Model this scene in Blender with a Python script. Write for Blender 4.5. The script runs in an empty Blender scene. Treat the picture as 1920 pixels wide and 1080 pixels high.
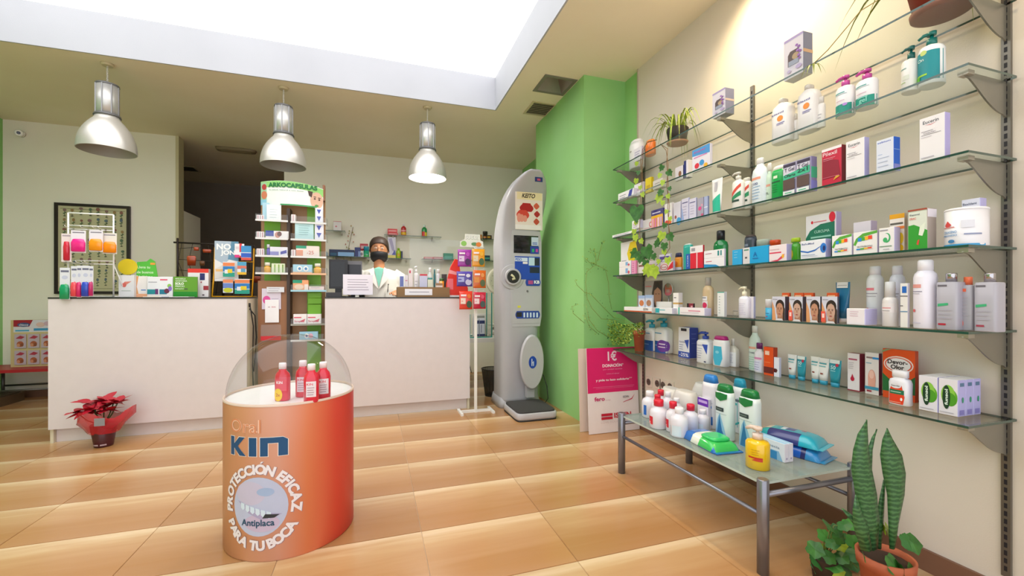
import bpy, bmesh, math, random
from math import sin, cos, pi, sqrt, atan2, radians
from mathutils import Vector, Matrix

random.seed(7)
SC = bpy.context.scene
COL = SC.collection
H = 1.10                      # eye height; the room was measured in multiples of it
F = 796.0                     # focal length in pixels of a 1920 px wide frame
HORIZON = 556.0
YAW = radians(17.96)
CS, SN = cos(YAW), sin(YAW)

# ------------------------------------------------------------------ camera
cam_data = bpy.data.cameras.new('camera')
cam_data.sensor_width = 36.0
cam_data.lens = F / 1920.0 * 36.0
cam_data.shift_y = (HORIZON - 540.0) / 1920.0
cam_data.clip_start = 0.02
cam = bpy.data.objects.new('camera', cam_data)
cam.location = (0, 0, H)
cam.rotation_euler = (pi / 2, 0, -YAW)
COL.objects.link(cam)
SC.camera = cam

# ------------------------------------------------------------------ world, exposure
world = bpy.data.worlds.new('daylight')
SC.world = world
world.use_nodes = True
bg = world.node_tree.nodes['Background']
bg.inputs[0].default_value = (0.93, 0.96, 1.0, 1)
bg.inputs[1].default_value = 1.7
SC.view_settings.view_transform = 'Standard'
SC.view_settings.look = 'None'
SC.view_settings.exposure = 0.16
SC.view_settings.gamma = 1.0
SC.view_settings.use_curve_mapping = False
SKYLIGHT = 2.5
SC.cycles.use_denoising = True
SC.cycles.max_bounces = 10
SC.cycles.transparent_max_bounces = 24
SC.cycles.sample_clamp_indirect = 6.0
SC.cycles.caustics_reflective = False
SC.cycles.caustics_refractive = False

# ------------------------------------------------------------------ pixel <-> place
def ray(u):
    cx = (u - 960.0) / F
    return cx * CS + SN, -cx * SN + CS
def onX(u, X):
    rx, ry = ray(u); d = X / rx
    return ry * d, d
def onY(u, Y):
    rx, ry = ray(u); d = Y / ry
    return rx * d, d
def onZ(u, v, z):
    rx, ry = ray(u); d = (H - z) * F / (v - HORIZON)
    return rx * d, ry * d
def zat(v, d):
    return H + (HORIZON - v) / F * d
def depth(X, Y):
    return X * SN + Y * CS

# ------------------------------------------------------------------ materials
def lin(c):
    return c / 12.92 if c <= 0.04045 else ((c + 0.055) / 1.055) ** 2.4
def rgb(hx):
    hx = hx.lstrip('#')
    return tuple(lin(int(hx[i:i + 2], 16) / 255.0) for i in (0, 2, 4)) + (1.0,)
_m = {}
def principled(name):
    m = bpy.data.materials.new(name); m.use_nodes = True
    return m, m.node_tree.nodes, m.node_tree.links, m.node_tree.nodes['Principled BSDF']
def M(hx, rough=0.45, metal=0.0, coat=0.0):
    """plain printed / painted / moulded surface, with a faint procedural mottling"""
    k = (hx, rough, metal, coat)
    if k in _m: return _m[k]
    m, n, l, b = principled('paint_' + hx.lstrip('#'))
    tc = n.new('ShaderNodeTexCoord'); nz = n.new('ShaderNodeTexNoise'); nz.inputs['Scale'].default_value = 14
    mp = n.new('ShaderNodeMapRange'); mp.inputs[3].default_value = 0.96; mp.inputs[4].default_value = 1.04
    mx = n.new('ShaderNodeMix'); mx.data_type = 'RGBA'; mx.blend_type = 'MULTIPLY'; mx.inputs[0].default_value = 1
    mx.inputs[6].default_value = rgb(hx)
    l.new(tc.outputs['Object'], nz.inputs[0]); l.new(nz.outputs[0], mp.inputs[0]); l.new(mp.outputs[0], mx.inputs[7])
    l.new(mx.outputs[2], b.inputs['Base Color'])
    b.inputs['Roughness'].default_value = rough; b.inputs['Metallic'].default_value = metal
    b.inputs['Coat Weight'].default_value = coat
    _m[k] = m
    return m
def plaster(name, hx, hx2, scale=1.2, rough=0.75):
    m, n, l, b = principled(name)
    tc = n.new('ShaderNodeTexCoord')
    nz = n.new('ShaderNodeTexNoise'); nz.inputs['Scale'].default_value = scale; nz.inputs['Detail'].default_value = 4
    r = n.new('ShaderNodeValToRGB'); r.color_ramp.elements[0].color = rgb(hx); r.color_ramp.elements[1].color = rgb(hx2)
    r.color_ramp.elements[0].position = 0.35; r.color_ramp.elements[1].position = 0.65
    l.new(tc.outputs['Object'], nz.inputs[0]); l.new(nz.outputs[0], r.inputs[0]); l.new(r.outputs[0], b.inputs['Base Color'])
    n2 = n.new('ShaderNodeTexNoise'); n2.inputs['Scale'].default_value = 160
    bp = n.new('ShaderNodeBump'); bp.inputs['Strength'].default_value = 0.05; bp.inputs['Distance'].default_value = 0.01
    l.new(tc.outputs['Object'], n2.inputs[0]); l.new(n2.outputs[0], bp.inputs['Height']); l.new(bp.outputs[0], b.inputs['Normal'])
    b.inputs['Roughness'].default_value = rough
    return m
def glass(name, tint, ior=1.5, rough=0.02, keep=1.0):
    """clear sheet: light passes straight through, the surface mirrors by its Fresnel term"""
    m = bpy.data.materials.new(name); m.use_nodes = True
    n, l = m.node_tree.nodes, m.node_tree.links
    n.clear()
    out = n.new('ShaderNodeOutputMaterial'); tr = n.new('ShaderNodeBsdfTransparent'); tr.inputs[0].default_value = tint
    gl = n.new('ShaderNodeBsdfGlossy'); gl.inputs['Roughness'].default_value = rough
    f0 = ((ior - 1)/(ior + 1))**2
    fr = n.new('ShaderNodeLayerWeight'); fr.inputs[0].default_value = .5
    pw = n.new('ShaderNodeMath'); pw.operation = 'POWER'; pw.inputs[1].default_value = 5
    mu = n.new('ShaderNodeMath'); mu.operation = 'MULTIPLY_ADD'; mu.inputs[1].default_value = (1 - f0)*keep*.6; mu.inputs[2].default_value = f0*keep
    mx = n.new('ShaderNodeMixShader')
    l.new(fr.outputs['Facing'], pw.inputs[0]); l.new(pw.outputs[0], mu.inputs[0]); l.new(mu.outputs[0], mx.inputs[0])
    l.new(tr.outputs[0], mx.inputs[1]); l.new(gl.outputs[0], mx.inputs[2]); l.new(mx.outputs[0], out.inputs[0])
    return m
def veil(name, hx, fac, rough=0.3):
    """milky see-through plastic or net: part coloured surface, part clear"""
    m = bpy.data.materials.new(name); m.use_nodes = True
    n, l = m.node_tree.nodes, m.node_tree.links
    b = n['Principled BSDF']; b.inputs['Base Color'].default_value = rgb(hx); b.inputs['Roughness'].default_value = rough
    tr = n.new('ShaderNodeBsdfTransparent'); mx = n.new('ShaderNodeMixShader'); mx.inputs[0].default_value = fac
    l.new(tr.outputs[0], mx.inputs[1]); l.new(b.outputs[0], mx.inputs[2]); l.new(mx.outputs[0], n['Material Output'].inputs[0])
    return m
def emit(name, col, strength):
    m = bpy.data.materials.new(name); m.use_nodes = True
    n, l = m.node_tree.nodes, m.node_tree.links
    n.clear(); o = n.new('ShaderNodeOutputMaterial'); e = n.new('ShaderNodeEmission')
    e.inputs[0].default_value = col; e.inputs[1].default_value = strength; l.new(e.outputs[0], o.inputs[0])
    return m

GLASS = glass('shelf_glass', (0.95, 0.985, 0.965, 1), 1.5, 0.0, 1.0)
CLEAR = glass('clear_acrylic', (0.97, 0.98, 0.98, 1), 1.45, 0.02, 1.0)
DOME = glass('dome_acrylic', (0.93, 0.94, 0.95, 1), 1.5, 0.03, 1.0)
STEEL = M('#9a9ca0', 0.32, 0.85)
ALU = M('#c9c8c6', 0.38, 0.55)
WHITE = M('#f2f0ee', 0.4)

# ------------------------------------------------------------------ mesh builder
_txt = {}
def text_mesh(s, bold=0.0):
    k = (s, bold)
    if k in _txt: return _txt[k]
    cu = bpy.data.curves.new('lettering', 'FONT'); cu.body = s; cu.size = 1.0; cu.offset = bold; cu.resolution_u = 3
    ob = bpy.data.objects.new('lettering', cu)
    me = ob.to_mesh()
    vs = [v.co.copy() for v in me.vertices]; fs = [tuple(p.vertices) for p in me.polygons]
    ob.to_mesh_clear(); bpy.data.objects.remove(ob); bpy.data.curves.remove(cu)
    if vs:
        x0 = min(v.x for v in vs); x1 = max(v.x for v in vs); y0 = min(v.y for v in vs); y1 = max(v.y for v in vs)
    else:
        x0 = y0 = 0; x1 = y1 = 1
    _txt[k] = (vs, fs, x0, x1, y0, y1)
    return _txt[k]

class MB:
    def __init__(s):
        s.v = []; s.f = []; s.mi = []; s.ms = []; s.sm = []
    def mat(s, m):
        if isinstance(m, str): m = M(m)
        if m not in s.ms: s.ms.append(m)
        return s.ms.index(m)
    def add(s, vs, fs, m, smooth=False):
        o = len(s.v); s.v += [tuple(p) for p in vs]; k = s.mat(m)
        for f in fs:
            s.f.append(tuple(i + o for i in f)); s.mi.append(k); s.sm.append(smooth)
        return s
    def box(s, x0, x1, y0, y1, z0, z1, m, mats=None):
        """mats: dict of face -> material for front(-y) back right(+x) left top bottom"""
        vs = [(x0,y0,z0),(x1,y0,z0),(x1,y1,z0),(x0,y1,z0),(x0,y0,z1),(x1,y0,z1),(x1,y1,z1),(x0,y1,z1)]
        fs = dict(bottom=(0,3,2,1), top=(4,5,6,7), front=(0,1,5,4), right=(1,2,6,5), back=(2,3,7,6), left=(3,0,4,7))
        o = len(s.v); s.v += vs
        for k, f in fs.items():
            s.f.append(tuple(i + o for i in f)); s.mi.append(s.mat((mats or {}).get(k, m))); s.sm.append(False)
        return s
    def loft(s, secs, m, n=20, cx=0, cy=0, p=2.0, caps=True, smooth=True):
        """secs: (z, a, b[, dx, dy[, p]]) super-ellipse sections stacked up z"""
        vs = []; fs = []
        for q in secs:
            z, a, b = q[:3]; dx, dy = (q[3], q[4]) if len(q) > 4 else (0, 0); pp = q[5] if len(q) > 5 else p
            for i in range(n):
                t = 2 * pi * (i + .5) / n; c, sn = cos(t), sin(t)
                vs.append((cx + dx + a * math.copysign(abs(c) ** (2 / pp), c), cy + dy + b * math.copysign(abs(sn) ** (2 / pp), sn), z))
        for j in range(len(secs) - 1):
            for i in range(n):
                k = (i + 1) % n
                fs.append((j*n+i, j*n+k, (j+1)*n+k, (j+1)*n+i))
        s.add(vs, fs, m, smooth)
        if caps:
            o = len(s.v) - len(vs); k = s.mat(m)
            s.f.append(tuple(o + i for i in reversed(range(n)))); s.mi.append(k); s.sm.append(False)
            e = o + (len(secs) - 1) * n
            s.f.append(tuple(e + i for i in range(n))); s.mi.append(k); s.sm.append(False)
        return s
    def prism(s, pts, lo, hi, m, axis='y', smooth=False):
        """outline pts (a,b): axis y -> (x,z) outline, axis z -> (x,y), axis x -> (y,z)"""
        f = {'y': lambda a, b, c: (a, c, b), 'z': lambda a, b, c: (a, b, c), 'x': lambda a, b, c: (c, a, b)}[axis]
        n = len(pts); vs = [f(a, b, lo) for a, b in pts] + [f(a, b, hi) for a, b in pts]
        k0 = list(range(n)); fs = [tuple(reversed(k0)), tuple(i + n for i in k0)]
        if axis == 'y': fs = [tuple(reversed(x)) for x in fs]
        sides = [(i, (i+1) % n, n + (i+1) % n, n + i) for i in range(n)]
        if axis == 'y': sides = [tuple(reversed(x)) for x in sides]
        s.add(vs, fs, m, False); o = len(s.v) - len(vs); k = s.mat(m)
        for q in sides:
            s.f.append(tuple(i + o for i in q)); s.mi.append(k); s.sm.append(smooth)
        return s
    def tube(s, path, r, m, n=8, caps=True):
        path = [Vector(p) for p in path]; R = r if isinstance(r, (list, tuple)) else [r] * len(path)
        vs = []; fs = []; up = None
        for i, p in enumerate(path):
            a = path[max(i-1, 0)]; b = path[min(i+1, len(path)-1)]
            t = (b - a)
            t = t.normalized() if t.length > 1e-9 else Vector((0, 0, 1))
            if up is None: up = Vector((0, 0, 1)) if abs(t.z) < .9 else Vector((1, 0, 0))
            x = t.cross(up)
            if x.length < 1e-5: x = t.cross(Vector((0, 1, 0)))
            x.normalize(); y = x.cross(t).normalized(); up = y
            for k in range(n):
                q = 2 * pi * k / n
                vs.append(p + (x * cos(q) + y * sin(q)) * R[i])
        for j in range(len(path) - 1):
            for k in range(n):
                k2 = (k + 1) % n
                fs.append((j*n+k, j*n+k2, (j+1)*n+k2, (j+1)*n+k))
        s.add(vs, fs, m, True)
        if caps:
            o = len(s.v) - len(vs); q = s.mat(m)
            s.f.append(tuple(o + k for k in reversed(range(n)))); s.mi.append(q); s.sm.append(False)
            e = o + (len(path) - 1) * n
            s.f.append(tuple(e + k for k in range(n))); s.mi.append(q); s.sm.append(False)
        return s
    def sphere(s, c, rx, ry, rz, m, n=12, k=8):
        secs = []
        for j in range(k + 1):
            t = -pi/2 + pi * j / k
            secs.append((c[2] + rz * sin(t), max(rx * cos(t), 1e-4), max(ry * cos(t), 1e-4)))
        return s.loft(secs, m, n, c[0], c[1])
    def build(s, name, parent=None, loc=None, rot=None):
        me = bpy.data.meshes.new(name)
        me.from_pydata(s.v, [], s.f)
        for m in s.ms: me.materials.append(m)
        me.polygons.foreach_set('material_index', s.mi)
        me.polygons.foreach_set('use_smooth', s.sm)
        me.update()
        o = bpy.data.objects.new(name, me); COL.objects.link(o)
        if parent is not None: o.parent = parent
        if loc is not None: o.location = loc
        if rot is not None: o.rotation_euler = rot if isinstance(rot, (tuple, list)) else (0, 0, rot)
        return o

def tag(o, label, cat=None, group=None, kind=None):
    if label: o['label'] = label
    if cat: o['category'] = cat
    if group: o['group'] = group
    if kind: o['kind'] = kind
    return o
def empty(name, loc=(0, 0, 0), rot=0.0):
    o = bpy.data.objects.new(name, None); COL.objects.link(o)
    o.location = loc; o.rotation_euler = (0, 0, rot); o.empty_display_size = 0.05
    return o
def copy_tree(o, parent=None):
    c = o.copy(); COL.objects.link(c); c.parent = parent
    for ch in list(o.children): copy_tree(ch, c)
    return c
def struct(o):
    o['kind'] = 'structure'
    return o

def refine(vs, fs, lim, axis=0):
    """triangulate and split so that no piece spans more than lim along x (for bending print round a curve)"""
    from mathutils.geometry import tessellate_polygon
    vs = [tuple(v) for v in vs]; out = []
    for f in fs:
        if len(f) == 3: tris = [tuple(f)]
        else: tris = [tuple(f[i] for i in t) for t in tessellate_polygon([[Vector((vs[i][0], vs[i][2], 0)) for i in f]])]
        out += tris
    mid = {}; res = []; st = out
    while st:
        t = st.pop()
        ext = [(abs(vs[t[i]][0] - vs[t[(i+1) % 3]][0]), i) for i in range(3)]
        e, i = max(ext)
        if e <= lim: res.append(t); continue
        a, b, c = t[i], t[(i+1) % 3], t[(i+2) % 3]; k = (min(a, b), max(a, b))
        if k not in mid:
            mid[k] = len(vs); vs.append(tuple((p + q)/2 for p, q in zip(vs[a], vs[b])))
        m = mid[k]; st += [(a, m, c), (m, b, c)]
    return vs, res

# flat print on a front: positions are fractions of the front's width and height
def decorate(mb, decos, w, h, front, z0=0.0, eps=0.0004, curved=False):
    if curved:
        flat = MB(); decorate(flat, decos, w, h, lambda x: 0.0, z0, eps)
        vs, fs = flat.v, flat.f
        for k, m in enumerate(flat.ms):
            sel = [f for f, i in zip(fs, flat.mi) if i == k]; used = sorted({i for f in sel for i in f}); mp = {i: j for j, i in enumerate(used)}
            v2, f2 = refine([vs[i] for i in used], [tuple(mp[i] for i in f) for f in sel], w/14.0)
            mb.add([(x, front(x) + y, z) for x, y, z in v2], f2, m)
        return
    """front(x)-> y of the surface. decos: ('r',x0,z0,x1,z1,col) ('e',cx,cz,rx,rz,col) ('p',pts,col) ('t',text,cx,cz,width,col[,height[,rot[,bold]]])"""
    for k, q in enumerate(decos):
        off = eps * (k + 1)
        kind = q[0]
        def P(x, z): return ((x - .5) * w, front((x - .5) * w) - off, z0 + z * h)
        if kind == 'r':
            _, x0, a, x1, b, c = q
            n = 8; vs = []; fs = []
            for i in range(n + 1):
                x = x0 + (x1 - x0) * i / n
                vs += [P(x, a), P(x, b)]
            for i in range(n): fs.append((2*i, 2*i+2, 2*i+3, 2*i+1))
            mb.add(vs, fs, c)
        elif kind == 'e':
            _, cx, cz, rx, rz, c = q
            n = 22; vs = [P(cx, cz)] + [P(cx + rx*cos(2*pi*i/n), cz + rz*sin(2*pi*i/n)) for i in range(n)]
            mb.add(vs, [(0, 1+i, 1+(i+1) % n) for i in range(n)], c)
        elif kind == 'p':
            _, pts, c = q
            mb.add([P(x, z) for x, z in pts], [tuple(range(len(pts)))], c)
        elif kind == 't':
            _, s, cx, cz, tw, c = q[:6]
            hh = q[6] if len(q) > 6 and q[6] else None
            rot = q[7] if len(q) > 7 and q[7] else 0.0
            bold = q[8] if len(q) > 8 else 0.012
            vs, fs, a0, a1, b0, b1 = text_mesh(s, bold)
            if not vs: continue
            if rot:
                sx = tw * h / (a1 - a0); sz = (hh * w if hh else sx * (b1 - b0)) / (b1 - b0)
            else:
                sx = tw * w / (a1 - a0); sz = (hh * h / (b1 - b0)) if hh else sx
            mx, mz = (a0 + a1) / 2, (b0 + b1) / 2
            out = []
            for p in vs:
                ax, az = (p.x - mx) * sx, (p.y - mz) * sz
                if rot: ax, az = ax*cos(rot) - az*sin(rot), ax*sin(rot) + az*cos(rot)
                X = (cx - .5) * w + ax; Z = z0 + cz * h + az
                out.append((X, front(X) - off, Z))
            mb.add(out, fs, c)

def lines(x0, x1, z0, z1, n, col, t=0.012, rnd=None):
    """rows of tiny unreadable print"""
    r = random.Random(rnd or 3); o = []
    for i in range(n):
        z = z1 - (z1 - z0) * i / max(n - 1, 1)
        e = x1 - (x1 - x0) * r.random() * .35
        o.append(('r', x0, z - t, e, z + t, col))
    return o

# ------------------------------------------------------------------ product builders (front faces local -Y)
def box_thing(name, label, cat, loc, rot, w, d, h, front='#f0eef0', side=None, top=None, decos=(), sdecos=(), group=None, tilt=None):
    side = side or front; top = top or side
    mb = MB()
    c = min(w, d, h) * .03
    mb.box(-w/2, w/2, -d/2, d/2, 0, h, front, dict(right=side if not isinstance(side, str) else M(side), left=M(side) if isinstance(side, str) else side,
           top=M(top) if isinstance(top, str) else top, back=M(side) if isinstance(side, str) else side))
    o = mb.build(name, None, loc, tilt if tilt else rot)
    bv = o.modifiers.new('soft_edges', 'BEVEL'); bv.width = max(c, .0008); bv.segments = 1
    tag(o, label, cat, group)
    if decos:
        m2 = MB(); decorate(m2, decos, w, h, lambda x: -d/2)
        m2.build('printed_front', o)
    if sdecos:
        m2 = MB(); decorate(m2, sdecos, d, h, lambda x: -w/2)
        p = m2.build('printed_side', o); p.rotation_euler = (0, 0, pi/2)
    return o

def shape_front(a, b, p=2.0):
    def f(x):
        t = min(abs(x) / a, .995)
        return -b * (1 - t ** p) ** (1 / p)
    return f

def bottle(name, label, cat, loc, rot, w, d, h, body='#f0eef0', cap='#f0eef0', style='round', decos=(), group=None, capf=.16, capw=.5, p=2.0, bodymat=None, labmat=None):
    """style: round shampoo cylinder pump spray flat tube jar"""
    a, b = w/2, d/2
    m = bodymat or M(body, .28, 0, .2); cm = M(cap, .3, 0, .1) if isinstance(cap, str) else cap
    root = MB(); capm = MB()
    hb = h * (1 - capf)
    if style == 'tube':          # stands on its cap, crimped flat at the top
        ch = h * capf
        capm.loft([(0, a*.62, b*.95), (ch, a*.66, b)], cm, 18)
        root.loft([(ch, a*.66, b), (ch + (h-ch)*.25, a*.78, b*.95), (ch + (h-ch)*.6, a*.92, b*.6), (h*.93, a, b*.12), (h, a, b*.10)], m, 20)
        z0, z1 = ch, h
    elif style == 'jar':
        root.loft([(0, a*.97, b*.97), (hb*.03, a, b), (hb, a, b)], m, 28, p=p)
        capm.loft([(hb, a*1.01, b*1.01), (h*.98, a*1.01, b*1.01), (h, a*.97, b*.97)], cm, 28, p=p)
        z0, z1 = 0, hb
    elif style == 'pump':
        root.loft([(0, a*.93, b*.93), (hb*.02, a, b), (hb*.86, a, b), (hb*.94, a*.86, b*.86), (hb*.985, a*.45, b*.5), (hb, a*.36, b*.42)], m, 24, p=p)
        r = min(a*.42, b*.6)
        capm.loft([(hb, r, r), (hb + (h-hb)*.45, r, r), (hb + (h-hb)*.47, r*.35, r*.35), (hb + (h-hb)*.72, r*.35, r*.35)], cm, 14)
        capm.loft([(hb + (h-hb)*.72, r*.9, r*.8), (h*.995, r*.95, r*.85), (h, r*.7, r*.6)], cm, 14)
        zz = hb + (h-hb)*.8
        capm.tube([(0, 0, zz+.003), (-a*.55, -b*.2, zz + .004), (-a*.95, -b*.3, zz - (h-hb)*.12)], [r*.5, r*.42, r*.3], cm, 8)
        z0, z1 = 0, hb*.86
    elif style == 'spray':
        root.loft([(0, a*.95, b*.95), (hb*.015, a, b), (hb*.88, a, b), (hb*.95, a*.9, b*.9), (hb*.99, a*.7, b*.7), (hb, a*.66, b*.66)], m, 22)
        capm.loft([(hb, a*.66, b*.66), (h*.98, a*.66, b*.66), (h, a*.55, b*.55)], cm, 18)
        z0, z1 = 0, hb*.88
    elif style == 'flat':        # wide shampoo bottle with rounded shoulders
        root.loft([(0, a*.9, b*.9), (hb*.03, a, b), (hb*.45, a*.97, b), (hb*.8, a, b), (hb*.92, a*.88, b*.9), (hb*.98, a*.55, b*.7), (hb, a*capw, b*.7)], m, 24, p=p)
        capm.loft([(hb, a*capw, b*.7), (h*.98, a*capw, b*.7), (h, a*capw*.85, b*.6)], cm, 18, p=p)
        z0, z1 = 0, hb*.8
    elif style == 'square':      # block bottle with a narrow round cap
        root.loft([(0, a*.97, b*.97), (hb*.02, a, b), (hb*.965, a, b), (hb*.99, a*.93, b*.9), (hb, a*.4, b*.6)], m, 28, p=p)
        rc = min(a*capw, b*.85)
        capm.loft([(hb, rc, rc), (h*.985, rc, rc), (h, rc*.93, rc*.93)], cm, 20)
        z0, z1 = 0, hb*.965
    elif style == 'shampoo':     # tall oval bottle, the cap as wide as the shoulders
        root.loft([(0, a*.9, b*.9), (hb*.03, a, b), (hb*.9, a, b), (hb, a*.93, b*.9)], m, 24, p=p)
        capm.loft([(hb, a*.92, b*.88), (h*.97, a*.78, b*.75), (h, a*.62, b*.6)], cm, 20, p=p)
        z0, z1 = 0, hb*.9
    else:                        # round medicine bottle
        root.loft([(0, a*.93, b*.93), (hb*.03, a, b), (hb*.72, a, b), (hb*.85, a*.88, b*.88), (hb*.95, a*.5, b*.5), (hb, a*capw*.92, b*capw*.92)], m, 22, p=p)
        capm.loft([(hb, a*capw, b*capw), (h*.97, a*capw, b*capw), (h, a*capw*.9, b*capw*.9)], cm, 16)
        z0, z1 = 0, hb*.72
    o = root.build(name, None, loc, rot); tag(o, label, cat, group)
    capm.build('pump' if style == 'pump' else 'cap', o)
    if decos:
        m2 = MB()
        if style == 'tube':
            # a tube's front leans back towards the crimp
            def dec():
                t = MB(); decorate(t, decos, w*.8, z1 - z0, lambda x: 0.0, z0, curved=True)
                out = []
                for (x, y, z) in t.v:
                    k = (z - z0) / (z1 - z0)
                    bb = b * (1 - k) + b * .12 * k; aa = a*.66*(1-k) + a*k
                    bb *= 1.0 + .25 * sin(pi * k)
                    out.append((x, -bb * (1 - min(abs(x)/aa, .98) ** 2) ** .5 - .0015 + y, z))
                t.v = out; return t
            m2 = dec()
        else:
            decorate(m2, decos, w, z1 - z0, shape_front(a*1.005, b*1.012, p), z0, curved=True)
        m2.build('printed_label', o)
    return o

# ================================================================== THE ROOM
XL, XR, YB, YF = -3.47*H, 1.92*H, 5.505*H, -1.1
ZC = 2.741*H                                        # ceiling
SKX0, SKX1, SKY0, SKY1, ZS = -2.95*H, 1.082*H, 0.35*H, 3.824*H, 3.04*H

BEIGE = plaster('beige_wall_paint', '#efe8da', '#f3ede1')
PANEL = plaster('cream_wall_panel', '#d6ccbf', '#dcd3c8', 0.9)
GREEN = plaster('green_wall_paint', '#8cc474', '#97cc84')
CEIL = plaster('ceiling_paint', '#f0e4ca', '#f5ead4')
SHADEWALL = plaster('corridor_shade_paint', '#8d7f70', '#94877a')  # darker tone puts the unlit room's shade into the wall colour
WELL = plaster('skylight_well_paint', '#b2b4bc', '#b8bac2')
WOODBASE = M('#7a5744', .5)

# floor tiles of veined beige stone
def tile_material():
    m, n, l, b = principled('veined_beige_stone')
    tc = n.new('ShaderNodeTexCoord'); oi = n.new('ShaderNodeObjectInfo')
    sp = n.new('ShaderNodeSeparateXYZ'); l.new(tc.outputs['Object'], sp.inputs[0])
    mp = n.new('ShaderNodeMapping'); mp.inputs['Scale'].default_value = (1.6, 16, 1)
    ad = n.new('ShaderNodeVectorMath'); ad.operation = 'ADD'
    cb = n.new('ShaderNodeCombineXYZ'); mul = n.new('ShaderNodeMath'); mul.operation = 'MULTIPLY'; mul.inputs[1].default_value = 37
    l.new(oi.outputs['Random'], mul.inputs[0]); l.new(mul.outputs[0], cb.inputs[0]); l.new(mul.outputs[0], cb.inputs[1])
    l.new(tc.outputs['Object'], mp.inputs[0]); l.new(mp.outputs[0], ad.inputs[0]); l.new(cb.outputs[0], ad.inputs[1])
    nz = n.new('ShaderNodeTexNoise'); nz.inputs['Scale'].default_value = 1.0; nz.inputs['Detail'].default_value = 5; nz.inputs['Distortion'].default_value = .3
    l.new(ad.outputs[0], nz.inputs[0])
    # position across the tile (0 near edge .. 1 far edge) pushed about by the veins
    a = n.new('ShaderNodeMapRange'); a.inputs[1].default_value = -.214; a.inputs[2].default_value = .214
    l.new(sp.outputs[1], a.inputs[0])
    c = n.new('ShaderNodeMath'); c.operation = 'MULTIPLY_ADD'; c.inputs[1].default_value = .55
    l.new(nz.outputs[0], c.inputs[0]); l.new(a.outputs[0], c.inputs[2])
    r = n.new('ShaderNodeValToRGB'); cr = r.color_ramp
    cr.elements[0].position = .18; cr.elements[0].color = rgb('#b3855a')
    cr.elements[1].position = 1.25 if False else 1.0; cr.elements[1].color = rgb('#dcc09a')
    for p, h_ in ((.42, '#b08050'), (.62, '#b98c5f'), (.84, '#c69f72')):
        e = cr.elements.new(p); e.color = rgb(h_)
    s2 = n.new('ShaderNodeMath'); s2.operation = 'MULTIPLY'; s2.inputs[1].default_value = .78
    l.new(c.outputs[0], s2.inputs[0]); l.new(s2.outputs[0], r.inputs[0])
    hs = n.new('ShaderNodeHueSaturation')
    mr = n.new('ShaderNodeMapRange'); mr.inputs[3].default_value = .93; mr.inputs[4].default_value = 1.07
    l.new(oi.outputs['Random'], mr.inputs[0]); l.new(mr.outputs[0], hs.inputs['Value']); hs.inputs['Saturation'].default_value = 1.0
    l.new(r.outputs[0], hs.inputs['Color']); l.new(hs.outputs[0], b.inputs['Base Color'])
    b.inputs['Roughness'].default_value = .22; b.inputs['Specular IOR Level'].default_value = .5
    return m
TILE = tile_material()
mb = MB(); mb.box(XL, XR + .04, YF, YB + 2.4, -.06, -.004, M('#d9c2a4', .7))
floor = struct(mb.build('floor'))
PX, PY, X0, Y0 = .5405*H, .389*H, .19*H, 1.838*H
cache = {}
def tile(xa, xb, ya, yb):
    w, d = round(xb - xa, 4), round(yb - ya, 4)
    if (w, d) not in cache:
        g = .0012; t = MB()
        t.box(-w/2+g, w/2-g, -d/2+g, d/2-g, -.008, -.0008, TILE)
        t.box(-w/2+g+.0015, w/2-g-.0015, -d/2+g+.0015, d/2-g-.0015, -.0008, 0, TILE)
        o = t.build('tile', floor); cache[(w, d)] = o.data
    else:
        o = bpy.data.objects.new('tile', cache[(w, d)]); COL.objects.link(o); o.parent = floor
    o.location = ((xa + xb)/2, (ya + yb)/2, 0)
kx0 = math.floor((XL - X0)/PX); ky0 = math.floor((YF - Y0)/PY)
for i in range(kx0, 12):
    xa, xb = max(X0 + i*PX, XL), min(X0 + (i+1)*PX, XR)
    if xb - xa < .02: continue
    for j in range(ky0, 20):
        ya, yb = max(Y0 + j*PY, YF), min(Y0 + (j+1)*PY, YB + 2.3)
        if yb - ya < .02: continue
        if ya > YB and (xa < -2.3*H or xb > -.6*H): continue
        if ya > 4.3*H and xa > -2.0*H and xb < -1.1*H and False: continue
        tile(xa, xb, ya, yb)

# ceiling with the skylight well
mb = MB()
mb.box(XL, SKX0, YF, YB + 2.4, ZC, ZC + .35, CEIL)
HX, HY, HS = 1.413*H, 3.22*H, .125
mb.box(SKX1, XR + .1, YF, HY - HS, ZC, ZC + .35, CEIL)
mb.box(SKX1, XR + .1, HY + HS, YB + 2.4, ZC, ZC + .35, CEIL)
mb.box(SKX1, HX - HS, HY - HS, HY + HS, ZC, ZC + .35, CEIL)
mb.box(HX + HS, XR + .1, HY - HS, HY + HS, ZC, ZC + .35, CEIL)
mb.box(SKX0, SKX1, YF, SKY0, ZC, ZC + .35, CEIL)
mb.box(SKX0, SKX1, SKY1, YB + 2.4, ZC, ZC + .35, CEIL)
struct(mb.build('ceiling'))
def shaft(name, x0, x1, y0, y1):
    m_ = MB(); m_.box(x0, x1, y0, y1, ZC - .002, ZS, WELL); return struct(m_.build(name))
t_ = .012
shaft('trim_1', SKX0, SKX1, SKY1 - t_, SKY1 + .001)
shaft('trim_2', SKX1 - t_, SKX1 + .001, SKY0 + t_, SKY1 - t_)
shaft('trim_3', SKX0 - .001, SKX0 + t_, SKY0 + t_, SKY1 - t_)
shaft('trim_4', SKX0, SKX1, SKY0 - .001, SKY0 + t_)
mb = MB(); mb.box(SKX0, SKX1, SKY0, SKY1, ZS, ZS + .03, emit('bright_skylight', (1.0, .985, .97, 1), SKYLIGHT))
struct(mb.build('window_1'))

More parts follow.
